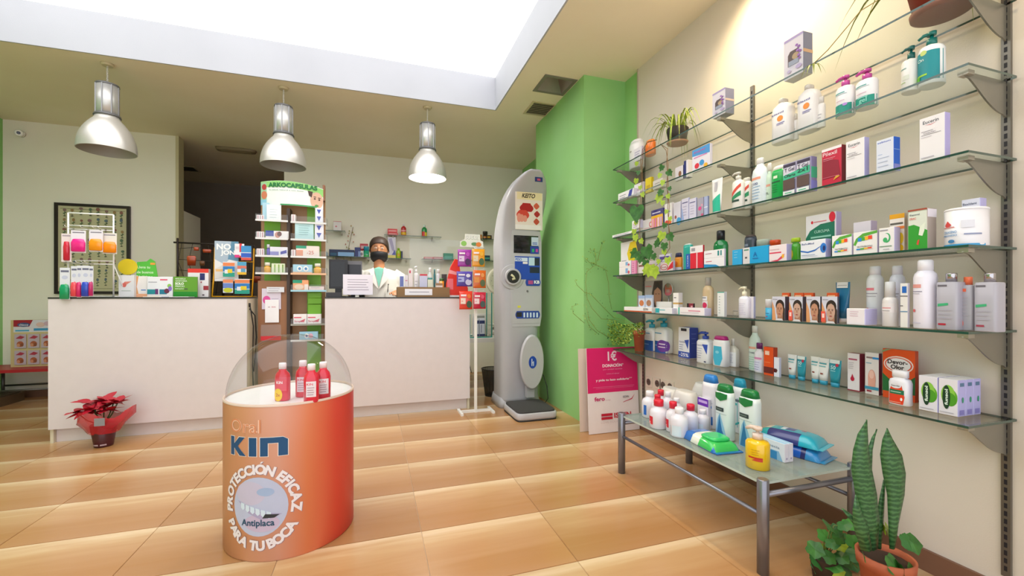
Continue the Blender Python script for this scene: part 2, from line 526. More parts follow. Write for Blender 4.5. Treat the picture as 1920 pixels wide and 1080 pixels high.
# walls
def wall(name, *a, mat):
    m_ = MB(); m_.box(*a, mat); return struct(m_.build(name))
wall('wall_left', XL - .1, XL, YF, YB + 2.4, 0, ZC, mat=GREEN)
OX0, OX1 = -2.03*H, -.997*H
wall('wall_back', XL, OX0, YB, YB + .12, 0, ZC, mat=BEIGE)
wall('wall_back_right', OX1, XR + .1, YB, YB + .12, 0, ZC, mat=BEIGE)
wall('wall_right', XR, XR + .1, YF, 2.80*H, 0, ZC, mat=PANEL)
wall('wall_right_green', XR + .018, XR + .1, 2.80*H, YB, 0, ZC, mat=GREEN)
wall('wall_column', 1.564*H, XR + .018, 2.995*H, 4.033*H, 0, ZC, mat=GREEN)
# the dim back room behind the opening
wall('wall_corridor_end', XL, OX1 + .12, YB + 2.3, YB + 2.4, 0, ZC, mat=SHADEWALL)
wall('wall_corridor_right', OX1, OX1 + .1, YB + .12, YB + 2.3, 0, ZC, mat=SHADEWALL)
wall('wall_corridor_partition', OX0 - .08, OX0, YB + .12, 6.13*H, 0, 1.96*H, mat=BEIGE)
wall('trim_5', OX0 - .02, OX0 + .012, YB - .012, YB + .13, 0, ZC, mat=M('#c9bd9b', .5))
wall('baseboard_right', XR - .014, XR, YF, 2.80*H, 0, .085, mat=WOODBASE)
wall('baseboard_left', XL, XL + .014, YF, YB, 0, .085, mat=WOODBASE)
wall('baseboard_back', XL + .014, OX0, YB - .014, YB, 0, .085, mat=WOODBASE)
# hairline edge of the panel
wall('trim_6', XR - .006, XR, 2.79*H, 2.80*H, 0, ZC, mat=M('#b9ad9c', .5))

# ------------------------------------------------------------------ ceiling fittings
def downlight(x, y, on, label):
    r = empty('recessed_downlight', (x, y, ZC))
    s = .155
    m_ = MB()
    for (a, b, c, d) in ((-s, s, -s, -s+.03), (-s, s, s-.03, s), (-s, -s+.03, -s+.03, s-.03), (s-.03, s, -s+.03, s-.03)):
        m_.box(a, b, c, d, -.006, 0, M('#7a766b', .45))
    m_.build('frame', r)
    m_ = MB(); q = s - .031; k = .03
    m_.add([(-q,-q,-.002),(q,-q,-.002),(q,q,-.002),(-q,q,-.002),(-k,-k,.14),(k,-k,.14),(k,k,.14),(-k,k,.14)], [(0,1,5,4),(1,2,6,5),(2,3,7,6),(3,0,4,7),(4,5,6,7)], M('#8d887c', .3, .5))
    m_.build('reflector', r)
    tag(r, label, 'downlight')
    return r
dx, dy = 1.413*H, 3.22*H
downlight(dx, dy, False, 'square recessed ceiling downlight beside the green column')
def grille(name, x, y, sx, sy, z, label, col='#8d8267', n=7):
    r = empty(name, (x, y, z))
    m_ = MB(); f = .022
    for (a, b, c, d) in ((-sx, sx, -sy, -sy+f), (-sx, sx, sy-f, sy), (-sx, -sx+f, -sy+f, sy-f), (sx-f, sx, -sy+f, sy-f)):
        m_.box(a, b, c, d, -.008, 0, M('#cdbf9a', .5))
    m_.build('frame', r)
    m_ = MB(); m_.box(-sx+f, sx-f, -sy+f, sy-f, -.002, 0, M('#3a342a', .7)); m_.build('duct', r)
    for i in range(n):
        yy = -sy + f + (2*sy - 2*f) * (i + .5)/n
        m_ = MB(); m_.box(-sx+f, sx-f, -.004, .004, -.007, -.002, M(col, .5)); m_.build('slat', r, (0, yy, 0))
    tag(r, label, 'vent')
gx, gy = onZ(1012, 204, ZC)
grille('air_vent', gx, gy, .13, .15, ZC, 'small slatted ceiling vent next to the square downlight')
gx, gy = onZ(350, 316, ZC)
grille('air_vent', gx, gy, .14, .14, ZC, 'dark square vent on the ceiling of the dim back room', '#4a4238')
gx, gy = onZ(443, 280, ZC)
mb = MB(); mb.loft([(-.035, .19, .05), (-.03, .22, .07), (0, .23, .08)], M('#8c7a62', .5), 16, p=4)
r = mb.build('ceiling_fitting', None, (gx, gy, ZC)); tag(r, 'long flat ceiling light fitting in the dim back room', 'light')
m2 = MB(); m2.box(-.17, .17, -.035, .035, -.037, -.035, '#a8977c'); m2.build('diffuser', r)

# warm wall-washing spots over the shelf wall
def washer(y, label, watt):
    r = empty('ceiling_spotlight', (1.62*H, y, ZC))
    m_ = MB(); m_.loft([(-.012, .07, .07), (0, .075, .075)], ALU, 20); m_.build('ring', r)
    m_ = MB(); m_.loft([(-.0135, .05, .05), (-.012, .05, .05)], emit('warm_spot_lens', (1, .80, .5, 1), 30.0), 20); m_.build('lens', r)
    li = bpy.data.lights.new('spot_lamp', 'SPOT'); li.energy = watt; li.color = (1, .78, .48); li.spot_size = radians(115); li.spot_blend = .9; li.shadow_soft_size = .06
    lo = bpy.data.objects.new('lamp', li); COL.objects.link(lo); lo.parent = r; lo.location = (0, 0, -.03)
    lo.rotation_euler = (0, radians(-28), 0)
    tag(r, label, 'spotlight')
washer(1.62*H, 'round warm spotlight in the ceiling above the middle of the glass shelves', 70)
washer(.70*H, 'round warm spotlight in the ceiling above the terracotta plant pot', 32)

# ------------------------------------------------------------------ pendant lamps
def pendant(x, y, on, label):
    r = empty('pendant_lamp', (x, y, 0))
    d_ = H
    zt, zn, zr = H + 1.585*H, H + 1.35*H, H + 1.085*H
    R, rc = .172*H, .068*H
    m_ = MB(); pts = []
    for i in range(60): pts.append((.006*cos(i*1.7), .006*sin(i*1.7), zt + (ZC - zt) * i/59))
    m_.tube(pts, .0028, M('#d8d4cc', .4), 5); m_.build('cord', r)
    m_ = MB(); m_.loft([(ZC - .02, .035, .035), (ZC, .045, .045)], M('#cfc2a0', .5), 16); m_.build('ceiling_rose', r)
    m_ = MB(); m_.loft([(zn, rc, rc), (zt - .012, rc, rc)], ALU, 28)
    for k in range(8):
        q = 2*pi*k/8
        m_.box(rc*cos(q)-.004, rc*cos(q)+.004, rc*sin(q)-.004, rc*sin(q)+.004, zn + .005, zt - .014, M('#8f8f92', .4, .4))
    m_.build('housing', r)
    m_ = MB(); m_.loft([(zt - .014, rc*1.04, rc*1.04), (zt, rc*1.0, rc*1.0)], M('#6d6d70', .4, .3), 28); m_.build('top_cap', r)
    m_ = MB(); m_.loft([(zn - .008, rc*1.18, rc*1.18), (zn + .008, rc*1.12, rc*1.12)], M('#6d6d70', .4, .3), 28); m_.build('collar', r)
    prof = []
    for i in range(13):
        t = i/12; prof.append((zr + (zn - .008 - zr)*t, R*(1 - .66*t**2.3) if t < .98 else rc*1.05))
    m_ = MB()
    n = 40; outs = [(z, a, a) for z, a in prof]; ins = [(z, a - .004, a - .004) for z, a in prof]
    m_.loft(outs, M('#cfccc6', .3, .45), n, caps=False)
    m_.loft(list(reversed(ins)), M('#b7b2aa', .45, .1), n, caps=False)
    m_.loft([(zr, R, R), (zr, R - .004, R - .004)], M('#cfccc6', .3, .45), n, caps=False)
    m_.build('shade', r)
    m_ = MB(); m_.sphere((0, 0, zr + .13), .045, .045, .06, emit('lit_bulb', (1, .97, .92, 1), 60.0) if on else M('#dcdad2', .3), 16, 10)
    m_.build('bulb', r)
    if on:
        m_ = MB(); m_.loft([(zr + .012, R - .02, R - .02), (zr + .016, R - .02, R - .02)], emit('lit_diffuser', (1, .98, .94, 1), 14.0), n); m_.build('diffuser', r)
    if on:
        li = bpy.data.lights.new('pendant_light', 'AREA'); li.shape = 'DISK'; li.size = .3; li.energy = 12; li.color = (1, .93, .82); li.spread = radians(170)
        lo = bpy.data.objects.new('lamp', li); COL.objects.link(lo); lo.parent = r; lo.location = (0, 0, zr + .008)
    tag(r, label, 'lamp', 'brushed aluminium pendant lamps over the counters')
for (u, lx, on, lab) in ((203, -1.9, False, 'leftmost aluminium dome pendant lamp, above the wire toothbrush rack'),
                     (531, -.72, False, 'middle aluminium dome pendant lamp, above the capsule stand'),
                     (801, .465, True, 'lit aluminium dome pendant lamp nearest the green column')):
    pendant(lx*H, 3.955*H, on, lab)

# security camera on the back wall, top left
cx_, d_ = onY(33, YB - .06)
r = empty('security_camera', (cx_, YB, zat(248, d_)))
mb = MB(); mb.loft([(-.03, .035, .035), (.03, .035, .035)], WHITE, 14); o = mb.build('bracket', r, (0, -.01, 0)); o.rotation_euler = (pi/2, 0, 0); o.scale = (1, 1, .33)
mb = MB(); mb.loft([(0, .03, .03), (.07, .034, .034), (.075, .028, .028)], WHITE, 16); o = mb.build('camera_body', r, (0, -.02, 0)); o.rotation_euler = (radians(100), 0, radians(20))
mb = MB(); mb.loft([(.0755, .016, .016), (.078, .014, .014)], M('#1a1a1c', .2), 12); o = mb.build('lens', r, (0, -.02, 0)); o.rotation_euler = (radians(100), 0, radians(20))
tag(r, 'small white security camera high on the left wall', 'camera')

# ================================================================== COUNTERS
YC = 3.70*H
PANELW = M('#ded5d8', .38)
def counter(x0, x1, dp, label, endmat=None):
    r = empty('sales_counter', ((x0+x1)/2, YC, 0)); w = (x1-x0)/2
    zt = H*.995
    m_ = MB(); m_.box(-w, w, 0, .02, .097*H, zt - .012, PANELW); m_.build('front_panel', r)
    for sx in (-1, 1):
        m_ = MB(); m_.box(min(sx*w, sx*(w-.02)), max(sx*w, sx*(w-.02)), .0205, dp, .0, zt - .012, endmat or M('#d9d0bb', .45)); m_.build('end_panel', r)
    m_ = MB(); m_.box(-w+.021, w-.021, .05, .066, 0, .096*H, PANELW); m_.build('plinth', r)
    m_ = MB(); m_.box(-w, w, -.004, dp, zt - .0115, zt, M('#2b2a2a', .35)); m_.build('worktop', r)
    m_ = MB(); m_.box(-w+.021, w-.021, .07, dp - .01, .5, .518, M('#cfc8bc', .5)); m_.build('shelf', r)
    tag(r, label, 'counter'); return r
LX0, LX1, RX0, RX1 = -2.10*H, -.925*H, -.377*H, .806*H
counter(LX0, LX1, .62, 'white panelled shop counter on the left behind the potted poinsettia')
counter(RX0, RX1, .52, 'white panelled shop counter with the man behind it')
ZT = H*.995

# ================================================================== GLASS SHELVES ON THE RIGHT WALL
SX, SY0, SY1 = 1.665*H, .775*H, 2.735*H
SZ = [H*(1+k) for k in (.932, .69, .432, .1535, -.1045, -.383)]
EDGE = M('#1d453c', .15, 0, .5)
TH = .008
ordinal = ['top', 'second highest', 'third highest', 'third lowest', 'second lowest', 'lowest']
BRK = M('#8d8a80', .3, .6)
posts = [.80*H, 1.755*H, 2.715*H]
for i, z in enumerate(SZ):
    m_ = MB()
    m_.box(-(XR - .012 - SX)/2, (XR - .012 - SX)/2, -(SY1-SY0)/2, (SY1-SY0)/2, -TH, 0, GLASS, dict(left=EDGE, right=EDGE, front=EDGE, back=EDGE))
    o = m_.build('glass_shelf', None, ((SX + XR - .012)/2, (SY0+SY1)/2, z))
    tag(o, 'long clear glass wall shelf with green edge, the %s of six' % ordinal[i], 'shelf', 'glass shelves on the right wall')
wid = XR - .012 - SX
for j, py in enumerate(posts):
    r = empty('shelf_upright', (XR, py, 0))
    m_ = MB(); m_.box(-.012, 0, -.012, .012, .12, 2.12*H, M('#77726a', .35, .6)); m_.build('rail', r)
    m_ = MB()
    for k in range(96):
        zz = .14 + k*.0275
        if zz < 2.09*H: m_.box(-.0128, -.011, -.004, .004, zz, zz + .017, M('#16131c', .6))
    sl = m_.build('slots', r); sl['kind'] = 'stuff'
    for i, z in enumerate(SZ):
        # curved bracket plate
        n = 12; top = z - TH - .001
        pts = [(-.014, top), (-(wid) + .02, top), (-(wid) + .015, top - .012)]
        for k in range(1, n):
            t = k/n
            pts.append((-(wid - .03)*(1-t) - .014*t, top - .012 - .105*sin(t*pi/2)**1.25))
        pts.append((-.014, top - .125))
        m_ = MB(); m_.prism([(a, b) for a, b in pts], -.0025, .0025, BRK, 'y'); b_ = m_.build('bracket', r)
        yy = 0 if j == 1 else (.0 if j == 0 else 0)
        b_.location = (0, yy, 0)
        m_ = MB(); m_.box(-wid + .016, -wid + .05, -.014, .014, top - .014, top + .0005, M('#a8a296', .3, .6)); m_.build('clip', b_)
    tag(r, ['slotted metal upright with curved brackets nearest the snake plant', 'slotted metal upright with curved brackets in the middle of the shelves',
            'slotted metal upright with curved brackets nearest the green column'][j], 'upright', 'uprights holding the glass shelves')

# wall sockets under the shelves
for k, u in enumerate((1216, 1232, 1243, 1256)):
    y_, d_ = onX(u, XR - .008); z_ = zat(716 + k*3, d_)
    m_ = MB(); m_.box(-.006, 0, -.04, .04, -.04, .04, M('#dcd2c6', .4)); o = m_.build('wall_socket', None, (XR - .0005, y_, z_))
    m_ = MB(); m_.loft([(0, .024, .024), (.003, .026, .026)], M('#5a524c', .5), 18); q = m_.build('socket_well', o, (-.006, 0, 0)); q.rotation_euler = (0, -pi/2, 0)
    for s in (-1, 1):
        m_ = MB(); m_.loft([(0, .003, .003), (.002, .003, .003)], M('#1d1a18', .5), 8); q2 = m_.build('pin_hole', o, (-.0095, s*.009, 0)); q2.rotation_euler = (0, -pi/2, 0)
    tag(o, ['beige wall socket nearest the pink charity board', 'second beige wall socket from the pink board', 'third beige wall socket from the pink board', 'beige wall socket nearest the cotton packs'][k], 'socket', 'wall sockets below the shelves')

# ================================================================== LOW GLASS TABLE
TX0, TX1, TY0, TY1, TZ = 1.335*H, 1.80*H, 1.179*H, 2.10*H, .328*H
r = empty('low_table', ((TX0+TX1)/2, (TY0+TY1)/2, 0))
hx, hy = (TX1-TX0)/2, (TY1-TY0)/2
LEG = M('#878791', .3, .7)
for sx in (-1, 1):
    for sy in (-1, 1):
        m_ = MB(); m_.loft([(0, .022, .022), (TZ + .012, .022, .022), (TZ + .015, .019, .019)], LEG, 18, sx*hx, sy*hy); m_.build('leg', r)
for sy in (-1, 1):
    m_ = MB(); m_.tube([(-hx, sy*hy, TZ - .05), (hx, sy*hy, TZ - .05)], .012, LEG, 10); m_.build('cross_rail', r)
for sx in (-1, 1):
    m_ = MB(); m_.tube([(sx*hx, -hy, TZ - .13), (sx*hx, hy, TZ - .13)], .009, LEG, 10); m_.build('side_rail', r)
FROST = veil('smoked_table_glass', '#9fb0ac', .55, .08)
m_ = MB(); m_.box(-hx + .0, hx - .0, -hy, hy, TZ - .01, TZ, FROST, dict(left=M('#b9c9c2', .2), right=M('#b9c9c2', .2), front=M('#b9c9c2', .2), back=M('#b9c9c2', .2))); m_.build('glass_top', r)
tag(r, 'low table with smoky glass top and round grey metal legs', 'table')

# ================================================================== MOUTHWASH FLOOR DISPLAY
DC = (-.34*H, 2.05*H); DR = .25*H; DZ = .588*H
def drum_phi(u):
    rx, ry = ray(u); k = sqrt(rx*rx + ry*ry); ax, ay = rx/k, ry/k
    b = ax*DC[0] + ay*DC[1]; c = DC[0]**2 + DC[1]**2 - DR*DR
    q = max(b*b - c, 0); t = b - sqrt(q); X, Y = ax*t, ay*t
    return atan2(X - DC[0], -(Y - DC[1])), depth(X, Y)
def drum_sz(u, v):
    p, d = drum_phi(u); return p*DR, zat(v, d)
def wrap(mb, R):
    new = MB()
    for k, m in enumerate(mb.ms):
        sel = [f for f, i in zip(mb.f, mb.mi) if i == k]; used = sorted({i for f in sel for i in f}); mp = {i: j for j, i in enumerate(used)}
        v2, f2 = refine([mb.v[i] for i in used], [tuple(mp[i] for i in f) for f in sel], .012)
        new.add(v2, f2, m)
    mb = new
    mb.v = [((R - y)*sin(x/R), -(R - y)*cos(x/R), z) for x, y, z in mb.v]
    return mb
r = empty('floor_display', (DC[0], DC[1], 0))
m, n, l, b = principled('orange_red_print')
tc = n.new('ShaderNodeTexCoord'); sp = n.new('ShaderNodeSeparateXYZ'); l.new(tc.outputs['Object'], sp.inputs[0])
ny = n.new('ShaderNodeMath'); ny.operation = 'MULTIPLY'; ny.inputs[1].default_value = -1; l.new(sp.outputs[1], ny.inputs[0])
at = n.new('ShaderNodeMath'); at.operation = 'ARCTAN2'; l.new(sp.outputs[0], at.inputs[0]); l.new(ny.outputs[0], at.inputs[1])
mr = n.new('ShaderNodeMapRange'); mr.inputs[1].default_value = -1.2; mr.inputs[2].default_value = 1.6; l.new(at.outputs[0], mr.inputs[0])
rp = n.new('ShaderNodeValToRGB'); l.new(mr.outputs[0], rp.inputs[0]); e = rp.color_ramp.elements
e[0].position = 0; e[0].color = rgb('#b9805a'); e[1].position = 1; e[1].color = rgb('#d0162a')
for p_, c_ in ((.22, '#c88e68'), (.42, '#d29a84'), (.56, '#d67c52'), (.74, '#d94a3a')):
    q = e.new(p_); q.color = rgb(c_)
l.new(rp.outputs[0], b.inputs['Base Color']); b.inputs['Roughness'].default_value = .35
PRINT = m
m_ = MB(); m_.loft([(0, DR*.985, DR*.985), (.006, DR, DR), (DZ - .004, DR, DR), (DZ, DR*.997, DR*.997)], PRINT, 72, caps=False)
m_.build('drum', r)
m_ = MB(); m_.loft([(DZ - .01, DR*.99, DR*.99), (DZ - .006, DR*.99, DR*.99)], M('#f3efec', .3), 64); m_.build('shelf_disc', r)
m_ = MB(); m_.loft([(DZ - .005, DR*1.004, DR*1.004), (DZ + .004, DR*1.004, DR*1.004), (DZ + .004, DR*.975, DR*.975), (DZ - .005, DR*.975, DR*.975)], M('#d9c0b0', .35), 64, caps=False); m_.build('rim', r)
m_ = MB(); rr = DR*.965; secs = [(DZ + .004 + rr*1.02*sin(t*pi/2/14), rr*cos(t*pi/2/14)+.0005, rr*cos(t*pi/2/14)+.0005) for t in range(15)]
m_.loft(secs, DOME, 56, caps=False); m_.build('dome', r)
# print
m_ = MB()
def flat_text(mb, s, s0, s1, z0, z1, col, off, bold=.02, outline=None):
    vs, fs, a0, a1, b0, b1 = text_mesh(s, bold)
    out = [(s0 + (p.x-a0)/(a1-a0)*(s1-s0), -off, z0 + (p.y-b0)/(b1-b0)*(z1-z0)) for p in vs]
    mb.add(out, fs, col)
s0, zz1 = drum_sz(434, 783); s1, _ = drum_sz(489, 800); _, zz0 = drum_sz(460, 812)
flat_text(m_, 'Oral', s0, s1, zz0, zz1, '#edc3ab', .0010, .022); flat_text(m_, 'Oral', s0, s1, zz0, zz1, '#d58a60', .0016, -.008)
s0, _ = drum_sz(434, 820); s1, _ = drum_sz(540, 820); _, zt_ = drum_sz(490, 821); _, zb_ = drum_sz(490, 856)
w_ = s1 - s0
def glyph(pts, grow, col, off):
    cx = sum(p[0] for p in pts)/len(pts); cz = sum(p[1] for p in pts)/len(pts)
    m_.add([(s0 + x*w_, -off, zb_ + z*(zt_-zb_)) for x, z in pts], [tuple(range(len(pts)))], col)
def logo(col, off, g):
    gz = g*2.6
    # K, I and a rounded n in heavy slab shapes
    glyph([(0-g, 0-gz), (.09+g, 0-gz), (.09+g, 1+gz), (0-g, 1+gz)], 0, col, off)
    glyph([(.09, .62), (.20-g, 1+gz), (.315+g, 1+gz), (.17, .5), (.335+g, 0-gz), (.21-g, 0-gz), (.09, .40)], 0, col, off)
    glyph([(.39-g, 0-gz), (.52+g, 0-gz), (.52+g, 1+gz), (.39-g, 1+gz)], 0, col, off)
    glyph([(.58-g, 0-gz), (.70+g, 0-gz), (.70+g, .70), (.58-g, .70)], 0, col, off)
    glyph([(.58-g, .70-gz), (.86, .70-gz), (.86, .70), (1+g, .70), (1+g, .86), (.93, 1+gz), (.58-g, 1+gz)], 0, col, off)
    glyph([(.86-g, 0-gz), (1+g, 0-gz), (1+g, .75), (.86-g, .75)], 0, col, off)
logo('#e8ddd5', .0010, .012); logo('#0d4a78', .0016, 0)
sc_, zc_ = drum_sz(490, 950); sl_, _ = drum_sz(440, 950); sr_, _ = drum_sz(541, 950); _, zt_ = drum_sz(490, 895); _, zb_ = drum_sz(490, 1006)
sc_ = (sl_ + sr_)/2; rs = (sr_ - sl_)/2; rz = (zt_ - zb_)/2; zc_ = (zt_+zb_)/2
def disc_ell(cx, cz, a, b, col, off, n=36, t0=0, t1=2*pi):
    vs = [(cx + a*cos(t0+(t1-t0)*i/n), -off, cz + b*sin(t0+(t1-t0)*i/n)) for i in range(n + (0 if t1-t0 > 6.2 else 1))]
    m_.add(vs, [tuple(range(len(vs)))], col)
disc_ell(sc_, zc_, rs, rz, '#b9c2de', .0010)
disc_ell(sc_ - rs*.30, zc_ + rz*.45, rs*.55, rz*.4, '#c3bfd8', .0014)
disc_ell(sc_ + rs*.1, zc_ - rz*.55, rs*.62, rz*.3, '#c4b6d2', .0014)
disc_ell(sc_ + rs*.25, zc_ + rz*.50, rs*.30, rz*.14, '#9fb6da', .0018)
def poly_s(pts, col, off): m_.add([(sc_ + x*rs, -off, zc_ + z*rz) for x, z in pts], [tuple(range(len(pts)))], col)
poly_s([(-.80, .18), (-.45, .05), (0, -.15), (.45, -.22), (.80, -.27), (.5, -.4), (.1, -.42), (-.35, -.22)], '#a9a4c8', .0020)
for k in range(6):
    x = -.66 + k*.19; z = .05 - k*.055
    poly_s([(x, z+.08), (x+.15, z+.04), (x+.16, z-.12), (x+.08, z-.18), (x+.0, z-.10)], '#cfe2f2', .0024)
poly_s([(.25, -.24), (.72, -.28), (.55, -.38), (.15, -.38)], '#2c3238', .0026)
s_a, _ = drum_sz(454, 985); s_b, _ = drum_sz(515, 985); _, z_a = drum_sz(490, 974); _, z_b = drum_sz(490, 990)
flat_text(m_, 'Antiplaca', s_a, s_b, z_b, z_a, '#0d4a66', .0028, .02)
def arc_text(s, a0, a1, k, hgt, col, off, inner=False, shift=(0, 0)):
    adv = []
    for ch in s:
        if ch == ' ': adv.append(.42); continue
        vs, fs, x0, x1, y0, y1 = text_mesh('O' if ch == 'Ó' else ch, .05); adv.append(x1 - x0 + .12)
    tot = sum(adv); acc = 0
    for ch, ad_ in zip(s, adv):
        t = a0 + (a1 - a0)*(acc + ad_/2)/tot; acc += ad_
        if ch == ' ': continue
        vs, fs, x0, x1, y0, y1 = text_mesh(ch, .05)
        cxx, czz = sc_ + shift[0] + rs*k*cos(t), zc_ + shift[1] + rz*k*sin(t)
        up = (cos(t), sin(t)) if not inner else (-cos(t), -sin(t)); rt = (up[1], -up[0])
        if ch == 'Ó':
            vs, fs, x0, x1, y0, y1 = text_mesh('O', .05); n0 = len(vs); xm = (x0+x1)/2
            vs = list(vs) + [Vector((xm - .06, .80, 0)), Vector((xm + .06, .80, 0)), Vector((xm + .20, .95, 0)), Vector((xm + .04, .95, 0))]; fs = list(fs) + [(n0, n0+1, n0+2, n0+3)]
        m_.add([(cxx + rt[0]*(p.x - (x0+x1)/2)*hgt + up[0]*(p.y - .36)*hgt, -off, czz + rt[1]*(p.x - (x0+x1)/2)*hgt + up[1]*(p.y - .36)*hgt) for p in vs], fs, col)
hg = rz*.44
for col, off, sh in (('#8f7a8c', .0012, (.002, -.002)), ('#e9e4ea', .0018, (0, 0))):
    arc_text('PROTECCIÓN EFICAZ', radians(192), radians(-14), 1.28, hg, col, off, False, sh)
    arc_text('PARA TU BOCA', radians(205), radians(332), 1.30, hg, col, off, True, sh)
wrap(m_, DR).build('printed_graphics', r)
tag(r, 'orange cylindrical floor display with clear dome and mouth picture', 'display')
# four bottles under the dome
RED = M('#d8203c', .15, 0, .5)
for k, (u, vb, lab) in enumerate(((530, 748, 'red mouthwash bottle with yellow price dot under the clear dome'), (568, 741, 'rearmost red mouthwash bottle half hidden under the clear dome'),
                      (584, 751, 'front red mouthwash bottle with pale label under the clear dome'), (606, 745, 'rightmost red mouthwash bottle under the clear dome'))):
    X, Y = onZ(u, vb, DZ); w = .062; hh = .165
    lab_ = [('r', .18, .25, .82, .92, '#e9dfe6'), ('t', 'KIN', .42, .80, .4, '#d8203c', .1)] + lines(.25, .75, .35, .65, 4, '#b0909a', .015)
    if k == 0: lab_ = [('r', .18, .45, .9, .95, '#e24a5a'), ('t', 'KIN', .45, .82, .42, '#ffffff', .12), ('e', .35, .28, .30, .28, '#f0c41e'), ('t', '2x', .35, .28, .3, '#c03a20')]
    bottle('mouthwash_bottle', lab, 'bottle', (X, Y, DZ - .005), radians(-15 + 9*k), w, .045, hh, bodymat=RED, cap='#f3e9ee', capf=.16, capw=.52, decos=lab_, group='mouthwash bottles under the dome', p=2.6)

# ================================================================== BODY-WEIGHT KIOSK
KX, KW = 1.262*H, .192*H
SHELL = M('#acabb0', .35); RIMC = M('#d2d0d0', .35)
def kf(z):
    k = max((z - 1.42*H)/(.62*H), 0); return (3.62 - .36*k**1.7)*H
def kb(z):
    k = max((z - 1.45*H)/(.60*H), 0); return (3.95 - .50*k**1.8)*H
def kw(z):
    k = max((z - 1.72*H)/(.335*H), 0); base = KW*(1 - .05*max(0, 1 - abs(z - .5*H)/H))
    return base*sqrt(max(1 - k**2.6, .002))
r = empty('weighing_kiosk', (KX, 3.6*H, 0))
def kloc(mb): mb.v = [(x, y - 3.6*H, z) for x, y, z in mb.v]; return mb
m_ = MB(); secs = []
zs = [.04*H + i*(1.99*H)/44 for i in range(45)] + [2.045*H]
for z in zs:
    f_, b_ = kf(z), kb(z); secs.append((z, kw(z), max((b_-f_)/2, .02), 0, (f_+b_)/2, 5))
m_.loft(secs, SHELL, 36); kloc(m_).build('body_shell', r)
def kpanel(name, u0, u1, v0, v1, col, off, parent=r, rows=8, shape=None, mbx=None, lay=0.0):
    """a plate bent over the front surface; u,v are measured on it"""
    mb = mbx or MB(); zs_ = []
    def zof(v, u):
        z = 1.5*H
        for _ in range(12): 
            y = kf(z); x, d = onY(u, y); z = zat(v, d)
        return z
    um = (u0+u1)/2; z0, z1 = zof(v1, um), zof(v0, um)
    vs = []; fs = []
    for i in range(rows + 1):
        z = z0 + (z1-z0)*i/rows; y = kf(z); xa, _ = onY(u0, y); xb, _ = onY(u1, y)
        if shape:
            c = (xa+xb)/2; hw = (xb-xa)/2*shape(i/rows); xa, xb = c-hw, c+hw
        vs += [(xa-KX, y-3.6*H-off, z), (xb-KX, y-3.6*H-off, z), (xa-KX, y-3.6*H+.004, z), (xb-KX, y-3.6*H+.004, z)]
    for i in range(rows):
        a = 4*i; fs += [(a, a+1, a+5, a+4), (a+2, a, a+4, a+6), (a+1, a+3, a+7, a+5)]
    fs += [(0, 2, 3, 1), (4*rows, 4*rows+1, 4*rows+3, 4*rows+2)]
    mb.add(vs, fs, col)
    if mbx is None: return mb.build(name, parent)
rr_ = lambda t: 1 - .10*max(0, abs(t-.5)*2 - .85)/.15
poster = kpanel('poster', 966, 1017, 361, 431, M('#efe4e0', .4), .004)
pm = MB()
kpanel('', 969, 1016, 361, 375, M('#efe0b8', .4), .0046, mbx=pm, rows=3)
kpanel('', 974, 1000, 381, 397, M('#b3202c', .4), .0047, mbx=pm, shape=lambda t: .55 + .45*sin(pi*min(t+.1, 1)), rows=6)
kpanel('', 968, 992, 394, 412, M('#d9483e', .4), .0049, mbx=pm, shape=lambda t: .5 + .5*sin(pi*t), rows=6)
for k, u in enumerate((969, 974, 980)): kpanel('', u, u+8, 400 + 2*k, 416, M('#e89a8c', .4), .0052, mbx=pm, shape=lambda t: .4 + .6*sin(pi*t)**.5, rows=6)
for k, (u, v) in enumerate(((1006, 387), (1007, 402), (1006, 416))): kpanel('', u-6, u+5, v-6, v+6, M(['#d8624e', '#b52a32', '#c8523e'][k], .4), .005, mbx=pm, shape=lambda t: sin(pi*min(max(t, .05), .95)), rows=6)
kpanel('', 966, 1014, 422, 430, M('#f4f0f2', .4), .0048, mbx=pm, rows=2)
pm.build('printed_picture', poster)
def kflat(mb, s, u0, u1, v0, v1, col, off):
    vs, fs, a0, a1, b0, b1 = text_mesh(s, .03)
    z = 1.6*H
    for _ in range(12): y = kf(z); x, d = onY((u0+u1)/2, y); z = zat((v0+v1)/2, d)
    z0 = z - (v1-v0)/2/F*d; z1 = z + (v1-v0)/2/F*d; xa, _ = onY(u0, kf(z)); xb, _ = onY(u1, kf(z))
    out = []
    for p in vs:
        zz = z0 + (p.y-b0)/(b1-b0)*(z1-z0); out.append((xa + (p.x-a0)/(a1-a0)*(xb-xa) - KX, kf(zz) - 3.6*H - off, zz))
    mb.add(out, fs, col)
pm = MB(); kflat(pm, 'KEITO', 979, 1003, 364, 371, '#3a3032', .0058); pm.build('lettering', poster)
pm = MB(); kpanel('', 1003, 1017, 332.5, 341, M('#27357e', .3), .004, mbx=pm, rows=3); kpanel('', 1007, 1013, 335, 339, M('#c8527a', .3), .0046, mbx=pm, rows=2); pm.build('badge', r)
face = kpanel('control_face', 957, 1015, 433, 612, M('#b6b5ba', .35), .003, rows=10, shape=rr_)
scr = kpanel('screen', 963, 1009, 442, 475, M('#131516', .12, 0, .4), .006)
pm = MB(); kpanel('', 996, 1009, 445, 461, M('#c9d6ea', .3), .0066, mbx=pm, rows=2); kpanel('', 998, 1007, 455, 459, M('#3a56b0', .3), .0070, mbx=pm, rows=2); pm.build('sticker', scr)
bp_ = kpanel('button_panel', 994, 1010, 462, 476, M('#2a3f9e', .3), .0075)
pm = MB(); kpanel('', 997, 1001, 467, 473, M('#2fae6a', .3), .009, mbx=pm, rows=2); kpanel('', 1004, 1008, 467, 473, M('#c4479e', .3), .009, mbx=pm, rows=2); pm.build('button', bp_)
